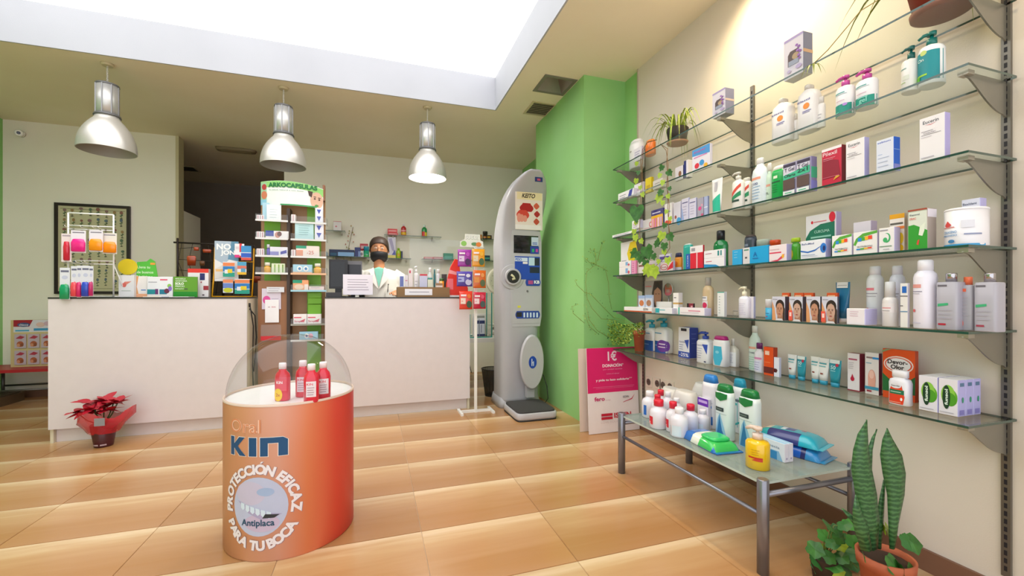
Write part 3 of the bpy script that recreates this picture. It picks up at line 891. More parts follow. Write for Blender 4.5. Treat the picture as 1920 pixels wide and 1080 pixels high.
blue = kpanel('instruction_panel', 965, 1012, 481, 524, M('#1f49ae', .3), .005, shape=lambda t: 1.0)
pm = MB()
kpanel('', 965, 989, 483, 490, M('#cfdcee', .3), .0056, mbx=pm, rows=2); kpanel('', 991, 1002, 483, 498, M('#bcd6e6', .3), .0056, mbx=pm, rows=2)
kpanel('', 1002, 1011, 484, 498, M('#242a38', .3), .0056, mbx=pm, rows=2); kpanel('', 980, 989, 491, 495, M('#e8e0e2', .3), .0058, mbx=pm, rows=2)
kpanel('', 993, 1011, 501, 512, M('#20283c', .3), .0058, mbx=pm, rows=2); kflat(pm, 'PESO', 966, 978, 484, 489, '#2450b4', .0062)
pm.build('printed_instructions', blue)
# sweeping grey curve that holds the blood-pressure cuff hole
m_ = MB(); xh, dh = onY(961, 3.6*H); zh = zat(519, dh)
def ring_disc(R, y0, y1, mat, nm, par=r, cx=None, cz=None, n=32, ex=1.0):
    q = MB(); q.loft([(0, R*ex, R), (y1-y0, R*ex*.97, R*.97)], mat, n); o = q.build(nm, par, ((xh if cx is None else cx) - KX, y0, zh if cz is None else cz)); o.rotation_euler = (pi/2, 0, 0); return o
y_f = .02*H - .003
for nm, R, mat, off in (('cuff_surround', .112*H, M('#b6b5ba', .35), .003), ('cuff_ring', .075*H, M('#b5b3b8', .3), .03), ('cuff_opening', .058*H, M('#1e1f1d', .4), .034)):
    q = MB(); q.loft([(0, R, R), (off*.9, R, R), (off, R*.93, R*.93)], mat, 32); o = q.build(nm, r, (xh + .005 - KX, y_f + .002, zh)); o.rotation_euler = (pi/2, 0, 0)
q = MB(); q.tube([(-.025, 0, .02), (0, -.002, .0), (.012, -.004, -.02), (-.015, -.004, -.025)], .011, M('#c8c39c', .5), 8); q.build('cuff_tube', r, (xh + .005 - KX, y_f - .037, zh))
kb_ = kpanel('logo_plate', 985, 1013, 523, 536, M('#22429e', .3), .0085, shape=lambda t: .85 + .15*sin(pi*t))
pm = MB(); kflat(pm, 'KB', 1001, 1011, 526, 532, '#ffffff', .0095); kpanel('', 990, 999, 526, 533, M('#b04a86', .3), .0095, mbx=pm, rows=2); pm.build('lettering', kb_)
door = kpanel('service_door', 961, 1013, 541, 606, M('#b6b5ba', .35), .006, shape=rr_)
q = MB(); xk, dk = onY(990, 3.6*H); q.loft([(0, .011, .011), (.008, .009, .009)], M('#77777c', .3, .5), 14); o = q.build('lock', r, (xk - KX, y_f - .003, zat(546, dk))); o.rotation_euler = (pi/2, 0, 0)
slot = kpanel('coin_panel', 966, 1012, 583, 597, M('#24449c', .3), .0085, shape=lambda t: .88 + .12*sin(pi*t))
pm = MB(); kpanel('', 968, 978, 585.5, 594, M('#1c1c20', .4), .0094, mbx=pm, rows=2)
for u in (981, 987, 993, 999, 1005): kpanel('', u, u+3, 586, 595, M('#cfdcf0', .4), .0094, mbx=pm, rows=2)
pm.build('coin_slot', slot)
q = MB(); kpanel('', 970, 976, 573, 577, M('#d9d24a', .4), .0075, mbx=q, rows=2); q.build('label_sticker', r)
# oval backing of the platform column
xo, do = onY(998, 3.52*H); zo = zat(679, do)
q = MB(); q.loft([(0, .112*H, .243*H), (.02, .112*H, .243*H), (.034, .102*H, .228*H)], M('#b6b5ba', .35), 40); o = q.build('oval_shield', r, (xo - KX, 3.54*H - 3.6*H, zo)); o.rotation_euler = (pi/2, 0, 0)
q = MB(); q.loft([(.0345, .038*H, .055*H), (.036, .037*H, .054*H)], M('#1f47a8', .3), 28); 
q.box(-.012, -.005, -.035, .035, .036, .0366, '#e8eef8'); q.box(.004, .011, -.035, .01, .036, .0366, '#e8eef8'); q.box(-.005, .012, -.008, -.001, .036, .0366, '#e8eef8')
b2 = q.build('round_logo', o)
q = MB(); q.box(-.045, .035, -.0, .06, .1*H, .45*H, SHELL); q.build('support_post', r, (xo - KX, -.05*H, 0))
# platform
px0, px1, py0, py1 = 1.076*H, 1.431*H, 3.18*H, 3.60*H
q = MB(); q.loft([(.0, .5*(px1-px0)*.98, .5*(py1-py0)*.98), (.012, .5*(px1-px0), .5*(py1-py0)), (.05, .5*(px1-px0), .5*(py1-py0)), (.058, .5*(px1-px0)*.97, .5*(py1-py0)*.97)], M('#b9b7bb', .4), 36, p=9)
q.build('platform', r, ((px0+px1)/2 - KX, (py0+py1)/2 - 3.6*H, .012))
q = MB(); q.loft([(.0, .5*(px1-px0)*.99, .5*(py1-py0)*.99), (.012, .5*(px1-px0)*.99, .5*(py1-py0)*.99)], M('#222325', .6), 30, p=9); q.build('platform_foot', r, ((px0+px1)/2 - KX, (py0+py1)/2 - 3.6*H, .0))
q = MB(); q.loft([(.0, .5*(px1-px0)*.93, .5*(py1-py0)*.9), (.012, .5*(px1-px0)*.93, .5*(py1-py0)*.9), (.016, .5*(px1-px0)*.9, .5*(py1-py0)*.86)], M('#3a3838', .7), 36, p=9)
q.build('rubber_mat', r, ((px0+px1)/2 - KX, (py0+py1)/2 - 3.6*H - .005, .0705))
q = MB(); q.loft([(0, KW*1.06, .19*H), (.04*H, KW*1.03, .18*H), (.09*H, KW*.99, .165*H)], SHELL, 36, p=6); q.build('foot', r, (0, 3.80*H - 3.6*H, .0))
q = MB(); pts = [(KW*.95, .05, .36), (KW*1.12, .02, .30), (KW*1.22, -.02, .2), (KW*1.25, -.03, .08), (KW*1.22, .05, .006), (KW*1.3, .2, .006)]
q.tube(pts, .004, M('#2a2a2c', .5), 6); q.build('power_cable', r)
tag(r, 'tall grey body-weight and blood-pressure kiosk with curved hood', 'kiosk')

# ================================================================== CAPSULE STAND BETWEEN THE COUNTERS
AY = 3.93*H
ax0, _ = onY(484, AY); ax1, _ = onY(611, AY); axm, ad = onY(543, AY)
BRN = M('#9a6a45', .5); DBRN = M('#3c2a20', .5); GRN = M('#6ea51c', .45)
r = empty('display_stand', (axm, AY, 0))
def ax(u, Y=AY): return onY(u, Y)[0] - axm
def az(v, Y=AY, u=543): return zat(v, onY(u, Y)[1])
ztop = az(342)
m_ = MB(); m_.box(ax0-axm+.01, ax1-axm-.012, .06, .09, .04, az(350), M('#a47a52', .5)); m_.build('back_board', r)
m_ = MB(); m_.box(ax(540), ax(546), -.06, .06, .04, az(393), DBRN); m_.build('corner_shadow_fin', r)  # added dark strip; paints the shadow in the stand's corner
m_ = MB(); m_.box(ax0-axm+.005, ax(540), -.03, .0, .08, az(527), M('#9c6b48', .5)); m_.build('lower_panel', r)
m_ = MB(); m_.box(ax(496, AY+.058), ax(526, AY+.058), .052, .0595, az(530, AY+.058), az(395, AY+.058), GRN); m_.build('green_strip', r)
m_ = MB(); m_.box(ax(576, AY+.058), ax(602, AY+.058), .052, .0595, .1, az(375, AY+.058), GRN); m_.build('green_strip', r)
m_ = MB(); m_.loft([(0, .25, .22), (.04, .235, .2)], DBRN, 30); m_.build('base', r, (0, .03, 0))
m_ = MB(); m_.box(ax(605), ax(609), -.0, .06, az(372), az(342), M('#8a5a3c', .5)); m_.build('side_edge', r)
# curved header sign
hx0, hx1 = ax(489), ax(606); hz0, hz1 = az(388), az(342)
m_ = MB(); n = 16; vs = []; fs = []
def hy(t): return -.075 + .075*(2*t-1)**2
def hzt(t): return hz1 - .015 - .025*t + .02*(1-(2*t-1)**2)
for i in range(n+1):
    t = i/n; x = hx0 + (hx1-hx0)*t
    vs += [(x, hy(t), hz0), (x, hy(t), hzt(t)), (x, hy(t)+.006, hz0), (x, hy(t)+.006, hzt(t))]
for i in range(n):
    a = 4*i; fs += [(a, a+4, a+5, a+1), (a+2, a+3, a+7, a+6), (a+1, a+5, a+7, a+3), (a, a+2, a+6, a+4)]
m_.add(vs, fs, M('#e9eeea', .35)); fs2 = [(0, 1, 3, 2), (4*n, 4*n+2, 4*n+3, 4*n+1)]; m_.add(vs, fs2, M('#e9eeea', .35))
hd = m_.build('header_sign', r)
m_ = MB(); hw = hx1-hx0; hh = hz1-hz0
def hfront(x): t = min(max((x + hw/2)/hw, 0), 1); return hy(t)
dec = [('p', [(0, .70), (0, .93), (.25, .97), (.5, .965), (.75, .92), (1, .80), (1, .48), (.75, .66), (.4, .74)], '#8fce74'),
       ('r', .0, .02, .10, .9, '#9bc4a0'), ('e', .06, .72, .04, .12, '#b03a3a'), ('e', .06, .4, .05, .16, '#cc7a5a'), ('r', .0, .0, .1, .22, '#8ec4dc'),
       ('e', .90, .30, .10, .34, '#d8ae96'), ('p', [(.76, .66), (.84, .64), (.82, .40), (.78, .46)], '#4a342e'), ('r', .85, .42, .89, .45, '#4a342e'), ('r', .92, .40, .96, .43, '#4a342e'), ('e', .87, .36, .016, .03, '#4a342e'), ('e', .94, .34, .016, .03, '#4a342e'), ('e', .90, .08, .03, .05, '#5f8f4a'),
       ('t', 'ARKOCAPSULAS', .52, .80, .78, '#12703a', .19, 0, .045), ('t', 'la salud, natural y con éxito', .42, .60, .55, '#7a9a88', .05), ('r', .33, .0, .90, .05, '#2f9a58')]
decorate(m_, dec, hw, hh, hfront, curved=True); o = m_.build('lettering', hd, ((hx0+hx1)/2, 0, hz0))
# acrylic trays
def tray(u0, u1, vb, h_, edge='#e6e4e4'):
    x0, x1 = ax(u0, AY-.1), ax(u1, AY-.1); z = az(vb, AY-.1)
    m_ = MB(); m_.box(x0, x1, -.10, .05, z, z + .005, CLEAR)
    m_.box(x0, x1, -.103, -.10, z, z + h_, CLEAR); m_.box(x0, x0+.003, -.10, .05, z, z + h_, CLEAR); m_.box(x1-.003, x1, -.10, .05, z, z + h_, CLEAR)
    m_.box(x0, x1, -.106, -.103, z - .004, z + .012, M(edge, .3))
    m_.build('tray', r); return z + .006
LT = [tray(479, 540, v, .06) for v in (416, 449.5, 482, 514)]
RT = [tray(545, 612, v, .06, e) for v, e in ((417, '#dcdcda'), (449.5, '#dcdcda'), (482, '#e6e4e4'), (514, '#e8b890'), (546, '#9fcfe0'), (610, '#9a9a90'), (640, '#c8c8c4'))]
# leaflet pocket at the foot of the lower panel
m_ = MB(); m_.box(ax(489, AY-.06), ax(527, AY-.06), -.062, -.058, az(638, AY-.06), az(608, AY-.06), CLEAR); m_.box(ax(489, AY-.06), ax(527, AY-.06), -.066, -.062, az(637, AY-.06), az(629, AY-.06), M('#d2202c', .4)); m_.build('leaflet_pocket', r)
tag(r, 'tall brown and green capsule display stand between the counters', 'display stand')
def trayitem(name, label, u0, u1, vt, zb, col, decos=(), dp=.03, y=-.085, kind='box', cap=None, cat='box', side=None, grp=None):
    Y = AY + y; x0, d0 = onY(u0, Y); x1, d1 = onY(u1, Y); hgt = zat(vt, (d0+d1)/2) - zb
    if kind == 'box': return box_thing(name, label, cat, ((x0+x1)/2, Y + dp/2, zb), 0, abs(x1-x0), dp, hgt, col, side, None, decos, (), grp)
    return bottle(name, label, cat, ((x0+x1)/2, Y + dp/2, zb), 0, abs(x1-x0), dp, hgt, col, cap or '#f0eef0', kind, decos, grp, capf=.3, capw=.8)
DASH = lines(.15, .85, .3, .8, 4, '#a9a3b0', .03)
trayitem('info_card', 'white printed card over a pale blue one in the top left tray', 500, 527, 384, LT[0], '#f4f6f8', lines(.2, .8, .2, .7, 4, '#b7c6cc', .012), .006, -.094, cat='card')
trayitem('info_card', 'pale blue card half hidden behind the white card in the top left tray', 492, 505, 380, LT[0], '#a9cfe0', (), .006, -.075, cat='card')
for k in range(3): trayitem('capsule_pack', 'narrow white capsule pack at the left end of tray %s on the capsule stand' % ['one', 'two', 'three'][k], 481, 495, (403, 434, 466)[k], LT[k], '#efe4e6', [('r', .15, .1, .25, .9, '#b8707c'), ('r', .45, .1, .55, .9, '#9c8a94'), ('r', .75, .1, .85, .9, '#b8707c')], .05, -.08, grp='narrow capsule packs')
trayitem('hair_dye_box', 'white box with a woman face print in the second left tray', 498, 541, 433, LT[1], '#ece6e8', [('r', 0, .3, .35, 1, '#3a4aa0'), ('e', .52, .5, .12, .38, '#c98a78'), ('e', .60, .62, .1, .3, '#6a3a30')], .05)
trayitem('toothpaste_box', 'white and violet toothpaste box in the third left tray', 506, 539, 463, LT[2], '#e4e2ee', [('r', 0, .1, .5, .5, '#8a86c8'), ('p', [(.6, .2), (.95, .35), (.95, .7), (.6, .5)], '#3a3aa0')], .04)
trayitem('pill_tube', 'short violet tube standing in the third left tray', 499, 506, 458, LT[2], '#5a4ab0', (), .03, -.08, 'round', '#e0dcec', 'tube')
trayitem('syrup_bottle', 'small yellow bottle with white cap in the fourth left tray', 494, 507, 492, LT[3], '#e8a818', (), .04, -.09, 'round', '#f2ede0', 'bottle')
trayitem('herb_box', 'pale green striped box behind the lowest left tray front', 509, 534, 494, LT[3], '#dfe6c8', [('r', .2, .1, .3, .9, '#8ab04a'), ('r', .5, .1, .6, .9, '#8ab04a'), ('r', .8, .1, .9, .9, '#7a9c40')], .04)
trayitem('info_card', 'large pale blue printed card in the second right tray', 553, 588, 417, RT[1], '#b9dde2', lines(.2, .85, .3, .8, 5, '#7fa9ae', .012), .006, -.094, cat='card')
trayitem('ointment_box', 'white box with blue chevrons in the topmost right tray', 591, 605, 390, RT[0], '#e8e6f2', [('p', [(.2, .9), (.8, .9), (.5, .6)], '#4a56b0'), ('p', [(.2, .45), (.8, .45), (.5, .15)], '#4a56b0')], .05)
trayitem('ointment_box', 'white box with blue chevrons in the second right tray', 590, 606, 420, RT[1], '#e8e6f2', [('p', [(.2, .9), (.8, .9), (.5, .6)], '#4a56b0'), ('p', [(.2, .45), (.8, .45), (.5, .15)], '#4a56b0')], .05)
for k in range(2): trayitem('capsule_pack', 'narrow pink striped pack at the left end of %s right tray' % ['the topmost', 'the third'][k], 546, 554, (402, 468)[k], RT[(0, 2)[k]], '#ecdfe0', [('r', .4, .1, .55, .9, '#b8707c')], .05, -.08)
trayitem('capsule_box', 'white and peach capsule box with green top in the third right tray', 555, 598, 461, RT[2], '#f0e0da', [('r', 0, .75, .45, 1, '#2f9a7a'), ('r', .0, .1, .3, .6, '#e89a7a'), ('t', '-25', .62, .4, .3, '#d87a6a')], .05)
trayitem('baby_wash_box', 'pale blue box with two round faces of print in the fourth right tray', 549, 585, 496, RT[3], '#a9d4ea', [('e', .35, .55, .14, .3, '#f2f2f2'), ('e', .68, .55, .14, .3, '#f2f2f2'), ('e', .35, .55, .07, .15, '#2a7ab8'), ('e', .68, .55, .07, .15, '#2a7ab8'), ('r', 0, 0, 1, .2, '#e8b890')], .05)
trayitem('syrup_bottle', 'small yellow bottle with white cap in the fourth right tray', 588, 602, 494, RT[3], '#e8a818', (), .04, -.09, 'round', '#f2ede0', 'bottle')
trayitem('capsule_box', 'orange and white capsule box with green corner in the fifth right tray', 549, 578, 525, RT[4], '#f0a878', [('r', 0, .7, .6, 1, '#1f9a78'), ('e', .4, .35, .3, .25, '#f2d2b8'), ('r', .75, 0, 1, .6, '#f4e4dc')], .05)
trayitem('capsule_box', 'flat white and pink box lying in the fifth right tray', 579, 607, 537, RT[4], '#f0d8d4', DASH[:2], .05)
for k in range(2): trayitem('lozenge_box', ['left', 'right'][k] + ' white lozenge box with red print low on the capsule stand', (550, 576)[k], (575, 602)[k], 589, RT[5], '#f2ecee', [('r', .05, .62, .6, .72, '#d83a5a'), ('p', [(.45, .3), (.9, .55), (.8, .2)], '#d8485a'), ('t', 'Strepsil', .4, .28, .65, '#c8385a')], .05, grp='lozenge boxes on the capsule stand')
trayitem('baby_wash_box', 'pale blue box in the lowest tray just above the dome', 561, 596, 622, RT[6], '#9fcfe8', [('e', .4, .5, .12, .3, '#f2f2f2'), ('e', .62, .5, .12, .3, '#e8a8c0'), ('e', .4, .5, .06, .15, '#2a5ab8')], .05)
for k in range(3): trayitem('green_block', ['lowest', 'middle', 'topmost'][k] + ' green carton stacked under the fifth right tray', 577, 602, (571, 559, 549)[k], az((590, 570, 558.5)[k], AY-.05), '#6aa51e', (), .06, -.05, grp='green cartons on the capsule stand')
# leaflets hung on the lower panel
for k, (u0, u1, v0, v1, yy, col, lab, dec) in enumerate((
        (491, 527, 541, 580, -.036, '#d9cfe0', 'white and pink magazine pouch hung on the brown stand panel', [('e', .25, .45, .2, .2, '#d84a98')] + lines(.5, .9, .2, .5, 4, '#a99ab0', .012)),
        (500, 533, 538, 548, -.05, '#e0e2ea', 'folded white leaflet on top of the hung pouch', lines(.1, .8, .3, .7, 2, '#b0a8b8', .05)),
        (497, 523, 562, 605, -.044, '#f1f1f5', 'plain white leaflet with red logo hung on the brown stand panel', [('t', 'ISDIN', .62, .68, .3, '#c22a4a'), ('r', .22, .66, .36, .70, '#b9a8b0')]))):
    Y = AY + yy; x0, d0 = onY(u0, Y); x1, d1 = onY(u1, Y); z0, z1 = zat(v1, d0), zat(v0, d0)
    box_thing('leaflet', lab, 'leaflet', ((x0+x1)/2, Y, z0), 0, x1-x0, .006, z1-z0, col, None, None, dec)

# ================================================================== PRODUCTS ON THE GLASS SHELVES
FACE = -pi/2                     # front towards the room
def sbox(i, name, label, u0, u1, u2, vt, dx, front, side=None, top=None, decos=(), sdecos=(), cat='box', grp=None, dp=None, zb=None, turn=0.0):
    X = SX + dx; ya, da = onX(u0, X); yb, db = onX(u1, X); z = (SZ[i] if zb is None else zb) + .0006
    rx, ry = ray(u2 if u2 else u1 + 8); d = dp or max(.012, min(rx/ry*yb - X, XR - .016 - X))
    h = zat(vt, db) - z
    w = ya - yb
    return box_thing(name, label, cat, (X + d/2, (ya+yb)/2, z), FACE + turn, w, d, h, front, side, top, decos, sdecos, grp)
def sbot(i, name, label, u0, u1, vt, dx, body='#efedf0', cap='#efedf0', style='round', decos=(), cat='bottle', grp=None, dp=None, zb=None, turn=0.0, **kw):
    X = SX + dx; ya, da = onX(u0, X); yb, db = onX(u1, X); z = (SZ[i] if zb is None else zb) + .0006
    w = ya - yb; d = dp or w*.62; h = zat(vt, (da+db)/2) - z
    return bottle(name, label, cat, (X + d/2, (ya+yb)/2, z), FACE + turn, w, d, h, body, cap, style, decos, grp, **kw)
W = '#efedf0'; LIL = '#c9c6e2'
def L(x0, x1, z0, z1, n, col='#9a96a6', t=.01, s=3): return lines(x0, x1, z0, z1, n, col, t, s)

# ---- S1 top shelf
sbot(0, 'lotion_bottle', 'white rounded lotion bottle at the left end of the top shelf', 1174, 1195, 262, .13, W, W, 'shampoo', [('e', .4, .75, .1, .04, '#b0a8a0')], capf=.12)
sbox(0, 'ointment_box', 'small white lilac-printed box beside the rounded bottle on the top shelf', 1188, 1203, 1207, 273, .06, '#e6e2ea', LIL, None, L(.15, .85, .35, .7, 3, '#a6a0c0', .03))
sbot(0, 'orange_bottle', 'small bright orange bottle beside the spider plant on the top shelf', 1206, 1221, 262, .05, '#f07a1e', '#f5892e', 'shampoo', [('r', .15, .3, .8, .6, '#d8641a')], capf=.15)
LAV = [('r', 0, 0, 1, 1, '#c9c6d4'), ('r', 0, .94, 1, 1, '#9a8ec0'), ('p', [(.22, .30), (.22, .58), (.34, .66), (.78, .66), (.78, .30)], '#4a3a3a'), ('e', .62, .50, .18, .08, '#a08a6a'), ('r', .26, .30, .78, .42, '#8a93a8'),
       ('e', .68, .74, .07, .03, '#8a56a8'), ('e', .80, .68, .08, .03, '#7d4a9c'), ('e', .74, .60, .08, .03, '#9460b4'), ('e', .86, .55, .08, .03, '#7d4a9c'), ('e', .80, .47, .08, .03, '#8a56a8'), ('e', .84, .39, .07, .03, '#7d4a9c'), ('e', .8, .2, .16, .05, '#a99cc4'), ('e', .3, .17, .1, .04, '#b0a6c8')]
sbox(0, 'lavender_box', 'smaller grey gift box with lavender print and window on the top shelf', 1336, 1360, 1377, 163, .03, '#bdbccb', '#8286a2', '#8286a2', LAV, [('r', 0, .5, 1, .58, '#cbb9ae')])
sbox(0, 'lavender_box', 'larger grey gift box with lavender print nearest the camera on the top shelf', 1470, 1506, 1524, 57, .03, '#bdbccb', '#777d96', '#777d96', LAV, [('r', 0, .5, 1, .58, '#c9a584')])

# ---- S2
sbox(1, 'tube_box', 'flat white box with a blue swirl at the left end of the second highest shelf', 1159, 1188, 1196, 352, .03, W, '#d8d4e4', None, [('p', [(.62, .0), (.75, .9), (.95, 1), (.9, .5), (.85, .1)], '#2a3aa0')] + L(.1, .55, .3, .6, 2, '#a09aa8', .05))
sbox(1, 'tube_box', 'white and pale grey box behind the hanging ivy on the second highest shelf', 1189, 1206, 1214, 340, .06, '#e6e0e4', LIL, None, [('r', .2, .4, .8, .6, '#b9a6b4')])
sbox(1, 'yellow_box', 'small plain yellow box behind the ivy on the second highest shelf', 1210, 1221, 1226, 331, .07, '#e8cf18', '#d8bd10', None, [('r', .2, .2, .8, .5, '#c9a80a')])
sbox(1, 'cream_box', 'low grey-white box in the ivy on the second highest shelf', 1224, 1242, 1252, 333, .06, '#d8d2cc', '#c6c0bc', None, L(.2, .8, .3, .6, 2, '#a39a94', .05))
sbox(1, 'cream_box', 'white box with navy edge right of the ivy on the second highest shelf', 1266, 1281, 1285, 309, .06, '#dcd6dc', '#1f2a6a', None, [('e', .6, .45, .18, .2, '#8a5a3a')])
sbox(1, 'cream_box', 'white upright box with a navy stripe on the second highest shelf', 1282, 1290, 1299, 299, .06, '#232c72', '#e6e2ea', None, [('r', .6, 0, 1, 1, '#e8e4ee')])
sbox(1, 'sample_box', 'white and sky blue box with red and blue dots on the second highest shelf', 1298, 1331, 1336, 268, .03, '#e3dfea', '#d4d2e4', '#4f9ad8', [('p', [(0, .72), (1, .62), (1, 1), (0, 1)], '#4a96d6'), ('t', 'super', .45, .84, .7, '#b04a9a', .11), ('r', .1, .60, .85, .64, '#d872b4'), ('e', .28, .24, .13, .12, '#d8283c'), ('e', .56, .31, .13, .12, '#3a96d8'), ('e', .78, .14, .11, .09, '#f0b428')])
def disc_lotion(u0, u1, vt, dx, lab, cw=.28):
    sbot(1, 'lotion_bottle', lab, u0, u1, vt, dx, '#e9e6e8', '#cfc9c4', 'flat', [('t', 'Rilastil', .42, .92, .66, '#4a4a9c', .06), ('e', .58, .74, .15, .09, '#f09030'), ('r', .4, .58, .8, .6, '#5a5aa8'), ('r', .4, .54, .75, .555, '#5a5aa8')], capf=.11, capw=cw, grp='white lotion bottles with orange disc', p=3)
disc_lotion(1442, 1478, 184, .06, 'white lotion bottle with orange disc further from the pump bottles')
disc_lotion(1490, 1528, 158, .05, 'white lotion bottle with orange disc close below the lavender box')
sbot(1, 'slim_bottle', 'slim white vial between the two orange-disc lotion bottles', 1481, 1494, 213, .10, '#eae7e8', '#d9d4d0', 'spray', L(.2, .8, .3, .6, 3, '#a09aa8', .015), capf=.25)
sbot(1, 'slim_bottle', 'slim white vial right of the orange-disc lotion bottles', 1528, 1544, 181, .07, '#eae7e8', '#dedad8', 'spray', L(.2, .8, .3, .6, 3, '#a09aa8', .015), capf=.22)
PK = [('r', 0, 0, 1, .42, '#129080'), ('r', .12, .84, .7, .875, '#3aa0a0'), ('r', .12, .79, .8, .81, '#9ab4c0'), ('r', .2, .55, .7, .57, '#d8b0c8'), ('r', .15, .12, .4, .15, '#7ac8b8')]
sbot(1, 'pump_bottle', 'white and green bottle with pink pump, the one with a lilac dot', 1560, 1593, 140, .03, '#eceaf0', '#c0489c', 'pump', PK + [('e', .72, .38, .11, .05, '#b48ad8')], grp='pink pump bottles', capf=.25, dp=.06)
sbot(1, 'pump_bottle', 'white and green bottle with pink pump, the one with a white script band', 1597, 1636, 128, .03, '#eceaf0', '#c0489c', 'pump', PK + [('r', .3, .36, .75, .40, '#7ad0c0'), ('t', 'gel', .55, .24, .35, '#8ad8c8')], grp='pink pump bottles', capf=.25, dp=.06)
sbot(1, 'pump_bottle', 'white curvy bottle with dark teal pump near the right end of its shelf', 1682, 1714, 84, .04, '#eceae8', '#0d5a56', 'pump', [('r', .1, .78, .55, .81, '#6aa0a0'), ('r', .3, .40, .7, .55, '#d8dcd0'), ('r', .15, .3, .5, .33, '#a8c48a')], capf=.28, dp=.065)
sbot(1, 'pump_bottle', 'large blue-green bottle with teal pump under the terracotta plant pot', 1711, 1757, 56, .045, '#e8ecf0', '#0c6e66', 'pump', [('r', 0, .10, 1, .93, '#0f8a94'), ('e', .45, .90, .14, .07, '#c8d87a'), ('t', 'On', .32, .72, .3, '#d8f0ee', .09), ('r', .1, .25, .6, .3, '#9ad02a'), ('r', .05, .12, .3, .26, '#5ab82a')], capf=.25, dp=.08)

# ---- S3
sbox(2, 'long_box', 'long flat white box overhanging the left end of the third highest shelf', 1148, 1190, 1200, 431, .005, '#efebee', '#d9d4de', None, L(.1, .8, .3, .6, 2, '#a8a0b0', .07), dp=.06)
sbox(2, 'pill_box', 'small white box standing on the long flat box by the ivy leaf', 1185, 1199, 1206, 411, .02, '#f0ecef', LIL, None, [('r', .15, .55, .7, .62, '#c05a6a')] + L(.15, .8, .2, .4, 2, '#a8a0b0', .04), zb=SZ[2] + .030)
sbox(2, 'pill_box', 'white box with faint red print right of the ivy leaf', 1201, 1226, 1232, 408, .05, '#f0ecef', LIL, None, [('t', 'c', .75, .5, .2, '#d8707c'), ('r', .3, .2, .8, .26, '#d8a0a8')])
sbox(2, 'toothbrush_pack', 'navy and yellow pack of pink toothbrushes on the third highest shelf', 1221, 1243, 1247, 389, .04, '#e8b41e', '#3a3570', None, [('r', 0, .70, 1, 1, '#3b3578'), ('r', .1, .80, .8, .86, '#c8c4e0'), ('r', .05, 0, .25, .55, '#e8a0b4'), ('r', .3, 0, .48, .55, '#d87a9c'), ('r', .55, 0, .72, .55, '#e8b8c8'), ('r', .78, 0, .95, .55, '#c8a0c0')])
sbox(2, 'tea_box', 'white box with red fruit print behind the ivy stem', 1246, 1260, 1264, 379, .05, '#eeeaea', '#d8d2dc', '#3a9ab0', [('e', .3, .14, .25, .12, '#d83a28'), ('e', .7, .16, .25, .10, '#e86a28'), ('r', .2, .6, .8, .65, '#8ab0c0')])
sbox(2, 'drop_box', 'lilac-white box with a sky blue corner on the third highest shelf', 1263, 1276, 1279, 377, .05, '#d9d6e4', '#b9b8d8', None, [('e', .75, .1, .32, .18, '#3aa0dc'), ('e', .3, .32, .15, .08, '#a0483a')])
sbox(2, 'bandage_box', 'pale lilac box, left of a pair, on the third highest shelf', 1278, 1291, 1293, 370, .05, '#d3d0e6', '#b9bbe0', None, [('r', .1, .80, .9, .84, '#4a4880'), ('p', [(0, 0), (.4, .0), (.1, .6), (0, .6)], '#9ab0e0')] + L(.2, .8, .3, .65, 4, '#b0aac8', .012))
sbox(2, 'bandage_box', 'pale lilac box, right of a pair, on the third highest shelf', 1292, 1305, 1308, 370, .05, '#d6d3e8', '#b9bbe0', None, [('r', .1, .80, .9, .84, '#4a4880')] + L(.2, .8, .3, .65, 4, '#b0aac8', .012))
sbox(2, 'cosmetic_box', 'grey box with pink blots on the third highest shelf', 1308, 1319, 1321, 369, .05, '#a7a3b6', '#9f9cb4', None, [('e', .4, .48, .28, .1, '#d8488c'), ('e', .75, .62, .15, .06, '#e0a0b8'), ('e', .8, .15, .2, .06, '#c8507a')])
sbox(2, 'cosmetic_box', 'slim blue-grey box beside the white and teal tube', 1320, 1327, 1329, 367, .05, '#a9b4d8', '#8d9ccc', None, [('r', 0, .45, 1, .5, '#e0e4f0')])
sbot(2, 'cream_tube', 'white and teal cream tube on the third highest shelf', 1331, 1351, 335, .03, '#f0eeee', '#e8f0ee', 'tube', [('r', .05, .0, .95, .34, '#18b494'), ('p', [(.05, .34), (.95, .34), (.95, .52)], '#18b494'), ('r', .3, .62, .6, .9, '#b8b4bc')], 'tube', dp=.03, capf=.06)
GR = [('p', [(.0, .45), (.9, .85), (.9, .98), (.0, .62)], '#d84a3a'), ('p', [(.1, .34), (.9, .52), (.9, .70), (.1, .48)], '#178a5a'), ('r', .12, .30, .8, .38, '#24443a')]
sbot(2, 'spray_bottle', 'white spray bottle with red and green bands, the left of two', 1368, 1389, 322, .05, '#ece9e6', '#d8d4d0', 'pump', GR, grp='white sprays with red and green bands', capf=.2)
sbot(2, 'spray_bottle', 'white spray bottle with red and green bands, the right of two', 1386, 1404, 333, .08, '#ece9e6', '#d8d4d0', 'spray', GR, grp='white sprays with red and green bands', capf=.12)
sbot(2, 'lotion_bottle', 'tall white lotion bottle with blue tint and orange print', 1404, 1432, 296, .045, '#dfe8f0', '#f0eef0', 'round', [('r', .1, .84, .75, .92, '#e89a80'), ('t', 'C100', .35, .70, .5, '#4a5a8c', .09)] + L(.15, .8, .2, .6, 5, '#8fb0d0', .012), capf=.12, capw=.45)
sbot(2, 'lotion_bottle', 'pale green slim bottle between the lotion and the bright green bottle', 1434, 1446, 306, .06, '#c6dccb', '#eae6e2', 'round', [('r', .1, .7, .8, .8, '#d89a88'), ('t', 'FL', .4, .4, .5, '#5a6a64', .1)], capf=.2, capw=.6)
